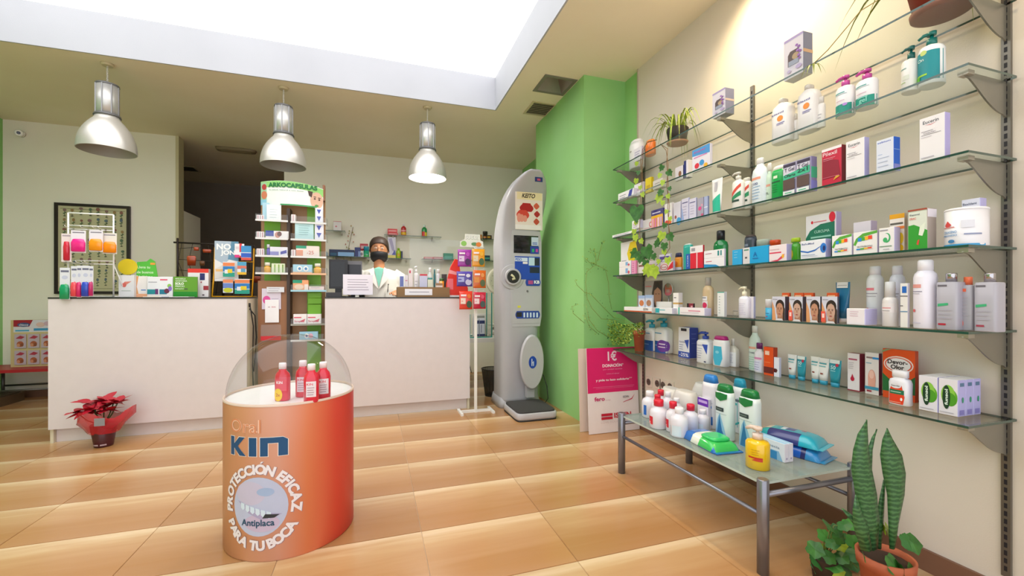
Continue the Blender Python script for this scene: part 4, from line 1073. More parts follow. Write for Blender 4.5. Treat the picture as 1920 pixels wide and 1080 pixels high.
sbot(2, 'mouthwash_bottle', 'bright green square bottle with white cap', 1444, 1469, 310, .045, '#14a850', '#ecebe6', 'shampoo', [('r', .25, .80, .55, .9, '#e4f0d8'), ('r', .1, .64, .75, .69, '#0c5a30')] + L(.15, .6, .3, .55, 4, '#0d7a3c', .01), capf=.13, p=4, dp=.05)
o = sbox(2, 'shampoo_duo_box', 'lilac double shampoo box with two brown windows', 1468, 1521, 1532, 292, .03, '#9a96b4', '#8e86b8', '#8e86b8',
     [('r', .02, .88, .46, .97, '#3a3048'), ('r', .52, .88, .96, .97, '#3a3048'), ('r', .02, .55, .46, .87, '#d2cfe0'), ('r', .52, .55, .96, .87, '#d2cfe0'), ('p', [(.02, .50), (.02, .64), (.96, .76), (.96, .55), (.46, .52)], '#3fb890'),
      ('t', 'T Gel', .25, .79, .36, '#3a3550', .11), ('t', 'T Gel', .73, .79, .36, '#3a3550', .11), ('t', 'Oferta', .27, .61, .40, '#20413a', .09), ('t', '2x1', .72, .67, .36, '#20413a', .12),
      ('r', .03, .18, .45, .50, '#5a4640'), ('r', .53, .18, .95, .50, '#5a4640'), ('r', .03, .02, .45, .15, '#e2e6e8'), ('r', .53, .02, .95, .15, '#e2e6e8'), ('r', .1, .07, .35, .1, '#58b890'), ('r', .6, .07, .85, .1, '#58b890')], [('r', 0, .38, 1, .70, '#3fb890'), ('r', 0, 0, 1, .3, '#8a8ae0')])
sbox(2, 'hair_loss_box', 'deep red box with white top band on the third highest shelf', 1541, 1578, 1587, 270, .03, '#c4103a', '#7c1424', '#7c1424', [('r', 0, .93, 1, 1, '#ece6ea'), ('p', [(.05, .2), (.95, .2), (.85, .62), (.05, .75)], '#8e0a2a'), ('t', 'Pilexil', .42, .85, .72, '#f0d0d8', .10), ('r', .08, .72, .7, .735, '#e08a9c'), ('r', .08, .68, .6, .69, '#e08a9c'), ('p', [(.6, .12), (.95, .2), (.75, .24)], '#d8a030'), ('r', .05, .22, .9, .235, '#c85a72')])
EU = [('t', 'Eucerin', .45, .89, .62, '#3a3a4a', .075), ('p', [(.2, .83), (.45, .81), (.7, .845), (.45, .822)], '#d0283c'), ('r', .08, .68, .55, .69, '#8a8694'), ('r', .08, .60, .85, .608, '#5a5664'), ('t', 'Capilar', .42, .64, .5, '#8a8290', .04), ('r', .08, .55, .5, .558, '#a8a4b0'), ('r', .08, .08, .6, .1, '#b4b0bc')]
sbox(2, 'shampoo_box', 'white box with red swoosh next to the deep red box', 1586, 1621, 1630, 256, .03, '#ebe8ec', '#b4b0dc', '#c9c4e0', EU, grp='white boxes with red swoosh')
sbox(2, 'lotion_box', 'white box with royal blue side on the third highest shelf', 1643, 1676, 1688, 255, .03, '#dbe0f0', '#1f66d8', '#3a78e0', [('t', 'sebium', .45, .92, .75, '#3a5ac0', .05), ('r', .1, .55, .35, .56, '#7aa0d8')] + L(.1, .8, .2, .45, 3, '#a8b4d0', .008), [('r', 0, .62, 1, .64, '#8ab4f0'), ('r', 0, 0, 1, .2, '#8a90e0')])
sbox(2, 'shampoo_box', 'tall white box with red swoosh at the right end of its shelf', 1724, 1772, 1782, 209, .02, '#ebe8ec', '#b0a8dc', '#c9c4e0', EU, grp='white boxes with red swoosh')

# ---- S4
sbox(3, 'price_display', 'white wavy card with a yellow hexagon behind the ivy', 1164, 1186, None, 451, .08, '#ece8ea', None, None, [('p', [(.55, .55), (.8, .95), (1.25, .98), (1.4, .6), (1.15, .25), (.7, .25)], '#e8cc14'), ('r', .75, .55, 1.2, .57, '#8a7a1a'), ('r', .75, .65, 1.2, .67, '#8a7a1a'), ('r', .1, .25, .5, .3, '#6a6470')], cat='card', dp=.004, zb=SZ[3] + .055)
def stacked(u0, u1, vt, vb, dx, lab, col, dec, name='pill_box', u2=None, side=LIL):
    X = SX + dx; zb = zat(vb, onX(u1, X)[1])
    sbox(3, name, lab, u0, u1, u2 or u1 + 6, vt, dx, col, side, None, dec, zb=max(zb, SZ[3]))
PD = [('r', .55, .2, .75, .8, '#8ab4e0'), ('e', .82, .3, .08, .2, '#d85a6a')]
stacked(1161, 1183, 499, 520, .03, 'lower white pill box stacked under the yellow hexagon card', '#f0ecee', PD, u2=1185)
stacked(1161, 1183, 488, 499, .03, 'upper white pill box stacked under the yellow hexagon card', '#f0ecee', PD, u2=1185)
sbox(3, 'pill_box', 'slim pink box right of the stacked pill boxes', 1184, 1192, 1195, 488, .03, '#ea9cc4', '#e080b0', None, L(.2, .7, .2, .8, 5, '#c06a98', .02))
sbox(3, 'pill_box', 'small white box under the big ivy leaves', 1196, 1214, 1220, 490, .05, '#ece6e6', LIL, None, [('r', .1, .6, .9, .75, '#8a5a4a')])
sbox(3, 'plaster_box', 'low white and navy box behind the lower ivy leaf', 1216, 1236, 1240, 487, .06, '#e6e0ea', LIL, None, [('r', .1, .5, .6, .7, '#c85a6a')])
sbox(3, 'tooth_gel_box', 'red and white box with an oval under the violet lettered box', 1238, 1262, 1266, 489, .03, '#e8d8da', '#b0a8c8', None, [('p', [(.5, .05), (1, .3), (1, 1), (.75, .6)], '#d8283a'), ('e', .32, .45, .3, .3, '#c82a3c'), ('e', .32, .45, .25, .24, '#eadfe2'), ('t', 'Protefix', .32, .45, .4, '#b02a3a')])
sbox(3, 'gum_box', 'white box with violet lettering standing behind the red oval box', 1236, 1257, 1260, 475, .10, '#e2ddec', LIL, None, [('r', .05, .72, .9, .88, '#5a4aa0'), ('r', .05, .52, .6, .6, '#9a90c0')])
sbot(3, 'glue_bottle', 'small yellow and orange bottle with navy cap on the third lowest shelf', 1262, 1274, 474, .07, '#e8962a', '#2a2c58', 'shampoo', [('e', .4, .6, .3, .2, '#d86a1e'), ('r', 0, 0, 1, .3, '#cfd0e8')], capf=.25)
sbot(3, 'toothpaste_tube', 'teal and blue toothpaste tube pack beside the red and white box', 1280, 1294, 457, .05, '#2aa89c', '#c9d8d8', 'shampoo', [('r', .45, 0, 1, .7, '#2a5ab8'), ('t', 'LACER', .7, .4, .5, '#e0ecf8', .12, pi/2)], 'tube', capf=.05, dp=.03, p=5)
sbox(3, 'whitening_box', 'bright red box with white top on the third lowest shelf', 1294, 1318, 1320, 459, .04, '#d81a34', '#b8142c', '#eae6ea', [('r', 0, .70, 1, 1, '#ebe7ea'), ('r', .1, .78, .4, .92, '#9a96a0'), ('r', .5, 0, .6, .7, '#f0b8c0')])
sbot(3, 'mouthwash_bottle', 'dark green mouthwash bottle with black cap behind white boxes', 1332, 1356, 432, .12, '#158a4a', '#20222a', 'flat', [('r', .1, .3, .9, .6, '#1fa45a')], capf=.26, capw=.5, bodymat=M('#128244', .12, 0, .6))
stacked(1320, 1358, 481, 520, .03, 'lower white box with blue wave under the green mouthwash bottle', '#ecebf0', [('p', [(0, 0), (.8, 0), (.6, .25), (0, .4)], '#2a90c8'), ('r', .1, .6, .4, .68, '#c86a7c')], u2=1361)
stacked(1320, 1358, 466, 481, .03, 'upper white box with teal mark under the green mouthwash bottle', '#ecebf0', [('r', .68, .2, .76, .85, '#1f8a8c'), ('r', .82, .2, .88, .85, '#1f8a8c'), ('r', .08, .55, .4, .62, '#b06a7c')], u2=1361)
sbox(3, 'floss_box', 'small cyan box left of the long cyan box', 1373, 1391, 1393, 467, .03, '#2aa8e0', '#1f94cc', None, L(.2, .6, .5, .85, 3, '#8ad0f0', .02))
sbot(3, 'shampoo_bottle', 'dark slate bottle with red band behind the long cyan box', 1391, 1411, 440, .12, '#3a4252', '#4a3e3a', 'shampoo', [('r', .1, .62, .8, .70, '#c8583a'), ('r', .15, .75, .6, .85, '#7a8494')], capf=.08, dp=.05)
sbox(3, 'retinol_box', 'long cyan box with a white left end', 1393, 1441, 1443, 459, .03, '#14a2dc', '#1890c8', '#1e8a86', [('r', 0, 0, .28, 1, '#d9d6da'), ('r', .05, .82, .24, .9, '#4a8a74'), ('r', .09, .35, .18, .45, '#5a5660'), ('t', 'A', .50, .55, .16, '#0d6ab0'), ('r', .4, .28, .62, .33, '#0d6ab0')])
sbot(3, 'cream_jar', 'grey lidded jar standing behind the long cyan box', 1413, 1437, 449, .12, '#c6c6bc', '#a9b4a8', 'jar', [('r', .1, .3, .9, .7, '#b4b8ac')], 'jar', dp=.06, capf=.3)
sbot(3, 'vitamin_bottle', 'bottle with orange-red lid behind the red lettered white box', 1439, 1456, 450, .12, '#8fae4a', '#e04a1a', 'jar', (), 'bottle', capf=.25, dp=.045)
sbox(3, 'vitamin_box', 'white box with red lettering and leaping figure', 1442, 1475, 1485, 457, .03, '#ecdfe4', '#bab2e4', None, [('r', .03, .50, .7, .58, '#d83a5a'), ('p', [(.05, .05), (.5, .12), (.7, .3), (.9, .45), (.8, .2), (.5, .02)], '#d83a5a'), ('e', .8, .3, .07, .12, '#f0b030'), ('r', .05, .72, .6, .75, '#c8a0ac')])
sbot(3, 'vitamin_bottle', 'green round-shouldered bottle with lime lid', 1478, 1497, 446, .06, '#3f9a1e', '#a4c41e', 'round', [('e', .25, .5, .22, .35, '#c8b020'), ('r', .1, .7, .3, .75, '#d8402a')], capf=.18, capw=.85)
sbox(3, 'eye_box', 'white box with blue wave and eye print', 1501, 1548, 1559, 447, .03, '#e6e9f2', '#aeb0e0', None, [('t', 'BañoMed', .3, .82, .5, '#3a4a8c', .10), ('p', [(0, .50), (.3, .40), (.6, .48), (.95, .75), (.6, .40), (.3, .32), (0, .42)], '#2a6ac0'), ('e', .92, .52, .12, .26, '#2a78d0'), ('e', .95, .5, .05, .14, '#14286a'), ('r', .05, .2, .6, .23, '#9aa8c8'), ('r', .05, .12, .7, .14, '#b4bcd4')])
sbox(3, 'collagen_box', 'large white box with a dark green leaf panel behind the eye box', 1511, 1568, 1578, 396, .11, '#dad8dc', '#b9aed4', None, [('p', [(0, .02), (0, .50), (.15, .66), (.5, .78), (.95, .80), (.95, .10), (.8, .02)], '#0d6e54'), ('e', .22, .84, .04, .035, '#d0283c'), ('r', .28, .83, .7, .85, '#c8707c'), ('e', .88, .90, .10, .11, '#d01a34'), ('t', 'CURCUMA', .55, .62, .5, '#a8d8c4', .06), ('r', .18, .48, .85, .52, '#8ac4b0'), ('r', .2, .42, .5, .45, '#3a9ac0'), ('r', .12, .30, .7, .32, '#5aa890'), ('r', .12, .23, .65, .25, '#5aa890'), ('e', .88, .16, .08, .06, '#2a5a6a')])
sbox(3, 'cream_box', 'small dark violet box tucked right of the eye box', 1560, 1571, 1574, 448, .06, '#3a2858', '#33234e', None, [('r', .2, .3, .8, .5, '#5a4880')])
RB = lambda: [('p', [(0, .45), (.12, .72), (.4, .92), (1, 1), (1, .88), (.45, .78), (.2, .6), (.1, .4)], '#5aa83a'), ('p', [(.18, .55), (.55, .62), (.55, .82), (.2, .74)], '#2a8ad8')[:0] or ('r', .2, .58, .36, .74, '#2a8ad8'), ('r', .36, .60, .5, .76, '#4aa83a'), ('r', .5, .62, .64, .78, '#f0b41e'), ('r', .64, .64, .80, .80, '#e84a2a'),
      ('t', 'NUTRIBIOTIC', .5, .34, .64, '#4a4640', .07), ('r', .15, .20, .32, .26, '#2a8ad8'), ('r', .32, .21, .48, .27, '#4aa83a'), ('r', .48, .22, .64, .28, '#f0b41e'), ('r', .64, .23, .8, .29, '#e84a2a')]
sbox(3, 'probiotic_box', 'white box with rainbow bar and green arc, the left of two', 1560, 1597, 1601, 438, .03, '#ecebec', '#ccc8dc', None, RB(), grp='rainbow bar boxes')
sbox(3, 'probiotic_box', 'white box with rainbow bar and green arc, the right of two', 1600, 1645, 1650, 431, .03, '#ecebec', '#ccc8dc', None, RB(), grp='rainbow bar boxes')
sbox(3, 'pill_box', 'plain white and lilac box behind the rainbow bar boxes', 1600, 1633, 1645, 413, .12, '#e0d8e2', '#c9b9d4', None, [('r', .05, .45, .75, .52, '#b088a8'), ('e', .1, .2, .06, .1, '#6a646c')])
sbox(3, 'digestive_box', 'white box with green swirl in front of the orange and yellow box', 1648, 1677, 1688, 425, .02, '#eae8ea', '#c9c4ea', None, [('e', .52, .58, .24, .2, '#3fae6a'), ('e', .46, .60, .20, .16, '#eae8ea'), ('e', .42, .5, .14, .1, '#3fae6a'), ('r', .05, .88, .6, .92, '#9a96a4'), ('r', .05, .22, .85, .25, '#5a8a6c'), ('r', .3, .1, .7, .13, '#a8a4b0')])
sbox(3, 'turmeric_box', 'white and orange box with golden top', 1668, 1696, 1702, 399, .06, '#e8e0d8', '#b8a894', '#d89a10', [('r', 0, .88, 1, 1, '#dea014'), ('r', .05, .72, .9, .77, '#5a564e'), ('r', .0, .60, 1, .67, '#e07a28'), ('e', .75, .35, .2, .15, '#e8c428'), ('e', .7, .1, .25, .1, '#e8b814')])
sbox(3, 'weight_loss_box', 'green and white box with a pale hand shape', 1703, 1739, 1756, 389, .02, '#d9e0d4', '#a99c94', '#8a4a34', [('p', [(0, 0), (1, 0), (1, .45), (.6, .55), (.3, .62), (0, .60)], '#2f9a2e'), ('p', [(.55, .35), (.62, .55), (.9, .66), (.85, .45), (.75, .32)], '#e4ecdc'), ('p', [(.45, .12), (.5, .22), (.6, .24), (.55, .1)], '#d8483a'), ('t', 'Esperal', .35, .86, .5, '#4a5a6a', .05), ('t', 'ORAC', .25, .77, .36, '#d83a3a', .05), ('r', .0, .96, 1, 1, '#a0452e')], [('r', 0, .78, 1, .98, '#e6e0ea')])
sbot(3, 'supplement_tub', 'big white round tub with blue foot band', 1754, 1828, 390, .03, '#eae9f0', '#efeef4', 'jar', [('r', 0, .0, 1, .06, '#3a9ad0'), ('p', [(.2, .60), (.3, .72), (.42, .6), (.3, .52)], '#d84a4a'), ('r', .16, .52, .5, .55, '#d88a8a'), ('t', 'COLAGENO', .36, .40, .40, '#3a8ac0', .07), ('t', 'y MAGNESIO', .34, .30, .46, '#3a8ac0', .07), ('e', .42, .14, .09, .05, '#3a80b8'), ('r', .72, .3, .98, .34, '#8a94b4'), ('r', .66, .5, .9, .7, '#dcdde8')], 'tub', dp=.13, capf=.06)
sbox(3, 'toothpaste_box', 'tall white box with blue print behind the white tub', 1803, 1838, 1850, 370, .135, '#d9d7e8', '#b3aedc', '#9a94c4', [('t', 'BexIdent', .45, .90, .75, '#3a4464', .05), ('r', .5, .18, .95, .72, '#1f86d0'), ('r', .62, .52, .9, .66, '#12243c')])

# ---- S5
sbox(4, 'tray_box', 'flat white tray box with an orange lower edge', 1170, 1222, 1228, 577, .02, '#eeecec', '#dcd8d8', None, [('r', 0, 0, 1, .25, '#c8582a'), ('t', 'ISDIN', .8, .65, .16, '#4a4648')], dp=.16)
sbox(4, 'sample_box', 'small box with orange picture on the white tray box', 1197, 1209, 1212, 554, .06, '#cdd4e4', '#b8bcd0', None, [('e', .5, .35, .35, .25, '#c8784a'), ('r', 0, .75, 1, 1, '#9ab4dc')], zb=SZ[4] + .035, grp='little picture boxes')
sbox(4, 'sample_box', 'small box with grey-orange picture, nearer the portrait card', 1210, 1223, 1226, 553, .06, '#c9d0e0', '#b8bcd0', None, [('e', .5, .35, .35, .25, '#a8785a'), ('r', 0, .75, 1, 1, '#9ab4dc')], zb=SZ[4] + .035, grp='little picture boxes')
sbox(4, 'tester_card', 'grey card with a portrait of a dark-haired face', 1209, 1242, None, 525, .17, '#a59c98', None, None, [('p', [(.5, .0), (1, 0), (1, .98), (.55, .98), (.42, .6)], '#3a2c28'), ('e', .74, .52, .2, .36, '#a8785c'), ('p', [(.54, .78), (.74, .95), (.95, .78), (.95, .66), (.74, .78), (.54, .66)], '#2a201e'), ('r', .62, .56, .70, .58, '#3a2420'), ('r', .78, .56, .86, .58, '#3a2420'), ('r', .67, .30, .82, .33, '#8a4a40'), ('r', .05, .8, .4, .83, '#c86a6a')], cat='card', dp=.005)
X_ = SX + .19; y_, d_ = onX(1254, X_); zc = zat(543, d_)
r = empty('round_mirror', (X_, y_, SZ[4])); R_ = 12.5/F*d_*1.05
m_ = MB(); m_.loft([(0, R_, R_), (.006, R_, R_), (.008, R_*.96, R_*.96)], M('#b8b6b4', .3, .6), 28); o = m_.build('frame', r, (0, 0, zc - SZ[4])); o.rotation_euler = (0, -pi/2, 0)
m_ = MB(); m_.loft([(.0085, R_*.9, R_*.9), (.009, R_*.9, R_*.9)], M('#b4bab4', .06, .95), 28); o = m_.build('mirror_glass', r, (0, 0, zc - SZ[4])); o.rotation_euler = (0, -pi/2, 0)
m_ = MB(); m_.tube([(0, 0, .0), (0, 0, zc - SZ[4] - R_*.97)], .004, STEEL, 8); m_.loft([(0.0005, .03, .03), (.006, .03, .03)], STEEL, 16); m_.build('stand', r)
tag(r, 'small round silver mirror beside the portrait card', 'mirror')
sbox(4, 'tray_box', 'white display tray in front of the portrait card', 1230, 1259, 1263, 566, .10, '#eceae8', '#d8d5d4', None, (), dp=.07)
sbox(4, 'cream_box', 'flat white and teal box at the front of the second lowest shelf', 1229, 1260, 1265, 578, .01, '#e9ebee', '#d4d2e4', None, [('r', 0, .1, .25, .9, '#28a8b4'), ('r', .25, .55, .6, .7, '#5ab8c4')], dp=.05)
sbox(4, 'serum_box', 'white box with a gold band', 1262, 1272, 1280, 549, .05, '#edeae8', '#e0dcdc', None, [('r', 0, .46, 1, .54, '#c8a05a'), ('r', .2, .75, .6, .79, '#5a545a')], [('r', 0, .46, 1, .54, '#c8a05a')])
sbox(4, 'cream_box', 'long white box with teal edge and pink lettering', 1272, 1321, 1333, 578, .01, '#eee9ec', '#cdc8e4', None, [('r', 0, 0, .05, 1, '#3ab8a4'), ('r', .4, .52, .85, .66, '#d88aa0'), ('r', .1, .3, .8, .36, '#c0b8c4')], dp=.05)
sbox(4, 'lipstick_box', 'tiny red and black box behind the long white box', 1288, 1300, 1303, 569, .09, '#8a2434', '#2a2024', None, [('r', 0, 0, .3, 1, '#241a1e'), ('r', .6, .3, .9, .8, '#e0a0a8')])
sbot(4, 'shower_gel_bottle', 'beige bottle with pink flowers and clear cap', 1313, 1331, 520, .10, '#d0b590', '#b0aaa4', 'flat', [('r', .05, .62, .7, .80, '#e8e4e6'), ('r', .1, .72, .6, .75, '#4a4a5a'), ('r', .05, 0, .75, .6, '#e4dcdc'), ('e', .45, .42, .25, .12, '#d8285a'), ('e', .5, .2, .25, .12, '#e0507c'), ('r', .1, .0, .7, .06, '#3a4038')], capf=.22, capw=.42)
sbox(4, 'cream_box', 'tall slim white box with teal lid edge', 1345, 1358, 1363, 547, .05, '#e8eaea', '#d2d4e0', '#4aa494', [('r', 0, .96, 1, 1, '#4aa494')] + L(.25, .45, .15, .8, 7, '#8aa0a8', .012))
sbot(4, 'ring_stand', 'small clear glass pot beside the pump bottle', 1372, 1380, 582, .02, '#b8b4b4', '#8a8684', 'jar', (), 'pot', bodymat=CLEAR, capf=.15)
sbot(4, 'pump_bottle', 'plain white pump bottle with yellow tip', 1381, 1400, 537, .03, '#e6e4f2', '#e8e2c8', 'pump', L(.15, .85, .2, .75, 7, '#c4c0d8', .01), capf=.3)
sbox(4, 'cream_box', 'white box with red and black dots beside the middle upright', 1402, 1413, 1417, 556, .06, '#e2dce4', '#b8bce0', None, [('e', .35, .72, .14, .05, '#d83a4a'), ('e', .35, .52, .14, .05, '#2a262c'), ('e', .35, .3, .14, .05, '#d86a7a')])
sbot(4, 'roll_on', 'small roll-on with white dome cap and cyan body', 1432, 1446, 561, .03, '#2fa0d0', '#dcdce4', 'jar', [('r', .1, .5, .7, .55, '#0d5a8c'), ('r', .25, .22, .5, .28, '#c83a4a')], 'deodorant', capf=.42, dp=.03)
for k, (u0, u1, u2) in enumerate(((1448, 1472, 1480), (1480, 1505, 1512), (1512, 1538, 1541), (1541, 1570, 1573))):
    dec = [('r', 0, 0, 1, 1, '#cfd0e0'), ('p', [(0, 0), (.3, 0), (.2, .5), (0, .8)], '#d89a6a'), ('e', .62, .62, .33, .25, '#30241f'), ('p', [(.86, .66), (1, .5), (1, 0), (.84, 0), (.84, .3)], '#3a2c28'), ('p', [(.44, .3), (.82, .3), (.86, .0), (.42, 0)], '#a9785f'), ('e', .61, .44, .27, .31, '#bd8b70' if k % 2 == 0 else '#c4a08e'), ('p', [(.33, .56), (.38, .74), (.62, .84), (.84, .74), (.90, .56), (.84, .66), (.62, .74), (.42, .68)], '#30241f'),
           ('r', .45, .51, .56, .53, '#4a3028'), ('r', .67, .51, .78, .53, '#4a3028'), ('e', .505, .475, .035, .015, '#3a2622'), ('e', .725, .475, .035, .015, '#3a2622'), ('p', [(.60, .46), (.64, .46), (.66, .36), (.58, .36)], '#a8765c'), ('e', .62, .27, .09, .022, '#a04a48'), ('p', [(.3, 0), (.42, .08), (.82, .08), (.92, 0)], '#dcd8dc'), ('t', 'ISDIN', .3, .88, .34, '#3a3640', .04)]
    if k in (1, 3): dec += [('r', .02, .04, .3, .44, '#e85a48'), ('r', .08, .2, .24, .36, '#f4d0c8')]
    sbox(4, 'sunscreen_box', 'sunscreen box with a dark-haired face, %s from the cyan roll-on' % ['first', 'second', 'third', 'fourth'][k], u0, u1, u2, 556, .02, '#cfd0e0', '#4a4a5a', '#d8d6e4', dec, grp='sunscreen boxes with a face')
for k, (u0, u1) in enumerate(((1466, 1480), (1489, 1506), (1507, 1525), (1550, 1570))):
    sbox(4, 'sunscreen_carton', 'orange carton peeping out behind the face boxes, %s from the left' % ['first', 'second', 'third', 'fourth'][k], u0, u1, u1 + 3, 549, .11, '#e85a20', '#c84a1a', '#f07a30', [('r', .1, .86, .8, .92, '#f8c8a0')], grp='orange cartons behind the face boxes')
sbot(4, 'cream_tube', 'dark blue tube with white crimped end standing on its cap', 1562, 1589, 529, .13, '#1d6c98', '#dcdce0', 'tube', [('r', 0.02, .84, .98, 1, '#dcd9d8'), ('r', .1, .9, .9, .92, '#a8a4a4')], 'tube', dp=.035, capf=.1)
sbox(4, 'cream_box', 'plain cubic white box in front of the spray bottle', 1587, 1622, 1645, 579, .01, '#e8e3ea', '#c4c0ea', '#eeeaf0', L(.2, .7, .55, .8, 3, '#c8a0b4', .015), [('r', .3, .3, .5, .32, '#b0acd8')])
AV = lambda: [('r', .12, .78, .7, .84, '#d87a88'), ('r', .12, .70, .85, .72, '#9a96a4'), ('r', .12, .64, .8, .655, '#a8a4b0'), ('e', .3, .35, .1, .03, '#d85a6a')]
sbot(4, 'spray_bottle', 'white thermal water spray behind the cubic white box', 1618, 1647, 499, .10, '#d6d8de', '#e0e0ea', 'spray', AV(), grp='white thermal water sprays', dp=.055, capf=.15)
sbot(4, 'spray_bottle', 'white thermal water spray between the dispenser and the blue-square box', 1661, 1687, 498, .10, '#d2d4e4', '#dcdcea', 'spray', AV(), grp='white thermal water sprays', dp=.055, capf=.15)
sbot(4, 'dispenser_bottle', 'low white dispenser with clear lid between two spray bottles', 1648, 1674, 528, .03, '#dcd8da', '#d4d6da', 'spray', [('r', 0, .55, 1, .9, '#e6e0e2'), ('r', .2, .7, .8, .74, '#d88a90'), ('r', .2, .6, .75, .62, '#7a767c')], capf=.35, dp=.05)
sbox(4, 'lotion_box', 'white pharmacy box with a blue square', 1688, 1702, 1706, 531, .03, '#e6e4e2', '#d2d0dc', None, [('r', .25, .78, .85, .93, '#1f66c0'), ('r', .0, .70, 1, .72, '#5a565c'), ('r', .0, .35, 1, .37, '#5a8ab0'), ('r', .0, .48, .4, .5, '#6a666c')])
sbot(4, 'spray_bottle', 'largest white spray bottle, in front at the right', 1703, 1743, 487, .02, '#e9e6f4', '#ecebf4', 'spray', [('r', .1, .80, .6, .87, '#e09a94'), ('r', .1, .72, .65, .735, '#8a86a0'), ('r', .1, .68, .55, .69, '#a8a4b4'), ('e', .25, .35, .08, .03, '#d85a5a'), ('r', .1, .1, .6, .115, '#c0bcd4')], capf=.16, dp=.075)
SQ = veil('pale_square_plastic', '#b9b7c4', .82, .2)
sbot(4, 'micellar_bottle', 'square frosted bottle with chrome cap, left of the orange-capped one', 1753, 1795, 512, .03, '#b9b7c4', M('#b8b4b8', .15, .9), 'square', [('r', .12, .93, .55, .97, '#6a6672'), ('p', [(.12, .50), (.6, .53), (.6, .58), (.12, .56)], '#3fae7a'), ('r', .15, .10, .5, .14, '#b0203a')] + L(.12, .8, .25, .42, 3, '#a8a4b4', .008), grp='square frosted micellar bottles', bodymat=SQ, p=6, dp=.06, capf=.15, capw=.48)
sbot(4, 'micellar_bottle', 'square frosted bottle with orange cap and orange disc', 1791, 1823, 519, .06, '#c8c4ca', '#e8714a', 'square', [('r', .1, .88, .65, .95, '#e8694a'), ('e', .28, .16, .22, .11, '#e8715a')] + L(.1, .8, .35, .75, 6, '#b0a8b4', .008), bodymat=SQ, p=6, dp=.05, capf=.15, capw=.5)
sbot(4, 'micellar_bottle', 'square frosted bottle with chrome cap at the right end of its shelf', 1824, 1868, 512, .05, '#b9b7c4', M('#b8b4b8', .15, .9), 'square', [('r', .12, .93, .55, .97, '#6a6672'), ('p', [(.12, .50), (.6, .53), (.6, .58), (.12, .56)], '#3fae7a'), ('r', .15, .10, .5, .14, '#a03a50')] + L(.12, .8, .25, .42, 3, '#a8a4b4', .008), grp='square frosted micellar bottles', bodymat=SQ, p=6, dp=.06, capf=.15, capw=.48)

# ---- S6
def vdx(i, u, v):             # how far back from the shelf edge a base seen at (u, v) stands
    X, Y = onZ(u, v, SZ[i]); return max(.005, min(X - SX, .2))
BP = [('r', 0, 0, 1, .52, '#1d56a8'), ('r', .1, .86, .7, .90, '#3a96c0'), ('r', .1, .3, .6, .34, '#7aa8d8')]
sbot(5, 'pump_bottle', 'white and blue pump bottle next to the trailing plant pot', 1206, 1224, 600, vdx(5, 1215, 657), '#eceef0', '#2fa0c0', 'pump', BP, grp='white and blue pump bottles', p=4, capf=.25)
sbot(5, 'pump_bottle', 'white and blue pump bottle with a violet round sticker', 1225, 1247, 597, vdx(5, 1236, 660), '#eceef0', '#2fa0c0', 'pump', BP + [('e', .75, .32, .42, .27, '#6a3a9c'), ('r', .5, .38, 1.0, .43, '#e8dcf0'), ('r', .45, .25, .95, .29, '#e8dcf0')], grp='white and blue pump bottles', p=4, capf=.25)
sbox(5, 'duo_box', 'white and blue box marked twenty-five percent off', 1272, 1293, 1312, 615, vdx(5, 1293, 673), '#e8eaf2', '#2a3f9c', '#2a3f9c', [('r', 0, 0, 1, .20, '#2a4fae'), ('t', '-25%', .5, .1, .8, '#ffffff', .11), ('p', [(.55, .58), (.95, .62), (.85, .3)], '#2a4fae'), ('r', .25, .88, .75, .97, '#24262e'), ('t', 'CeraVe', .35, .52, .5, '#2a3f7c', .05)] + L(.1, .5, .28, .42, 3, '#8a92b4', .01), L(.2, .8, .5, .8, 3, '#5a6cc0', .01))
sbot(5, 'lotion_bottle', 'white flat bottle with a blue triangle and blue pump', 1304, 1327, 623, vdx(5, 1316, 681), '#eceef2', '#2a48a8', 'pump', [('p', [(.55, .92), (.95, .92), (.9, .45)], '#2a4fb4'), ('t', 'CeraVe', .35, .86, .5, '#3a4a8c', .06), ('r', .7, .06, .85, .12, '#2a3a5c')] + L(.1, .6, .25, .7, 5, '#8a92b4', .01), capf=.22, p=5)
sbot(5, 'sun_lotion_bottle', 'white bottle with cyan panel and magenta lid', 1333, 1357, 630, vdx(5, 1345, 687), '#f0eef2', '#b4207c', 'shampoo', [('p', [(.14, .35), (.2, .85), (.8, .85), (.86, .35), (.7, .05), (.3, .05)], '#3fb4d4'), ('e', .5, .6, .14, .06, '#8ad4e8')], capf=.13, p=3)
sbot(5, 'serum_bottle', 'small clear bottle with white label', 1360, 1378, 635, vdx(5, 1369, 687), '#dcd6d0', '#dcd8d4', 'round', [('r', .02, .05, .98, .98, '#ecebf0')] + L(.15, .85, .3, .8, 6, '#a8a8b8', .012), capf=.25, capw=.3, p=4)
sbot(5, 'lotion_bottle', 'tall pale green bottle with frosted cap by the middle upright', 1400, 1420, 611, vdx(5, 1410, 692), '#cfe0da', '#dcdedc', 'round', [('r', .1, .80, .8, .88, '#e0a890'), ('t', 'C100', .4, .66, .6, '#4a4a6c', .06)] + L(.1, .8, .1, .5, 6, '#8ac0a8', .01), capf=.15, capw=.5)
sbot(5, 'lotion_bottle', 'small white bottle with purple cap', 1411, 1428, 643, vdx(5, 1420, 699), '#e4e0ea', '#6a2066', 'round', [('r', .05, .78, .9, .90, '#d88ab8'), ('r', .05, .1, .9, .7, '#dcdcf0')] + L(.15, .8, .2, .6, 4, '#8a8ab8', .012), capf=.2, capw=.62)
sbox(5, 'vitamin_box', 'orange carton with brown foot band', 1432, 1450, 1458, 652, vdx(5, 1450, 706), '#e04e10', '#b03a18', '#a8341a', [('r', 0, .08, 1, .30, '#6a2018'), ('r', .15, .72, .6, .86, '#f2ccb8'), ('r', .1, .45, .7, .47, '#f08a50')])
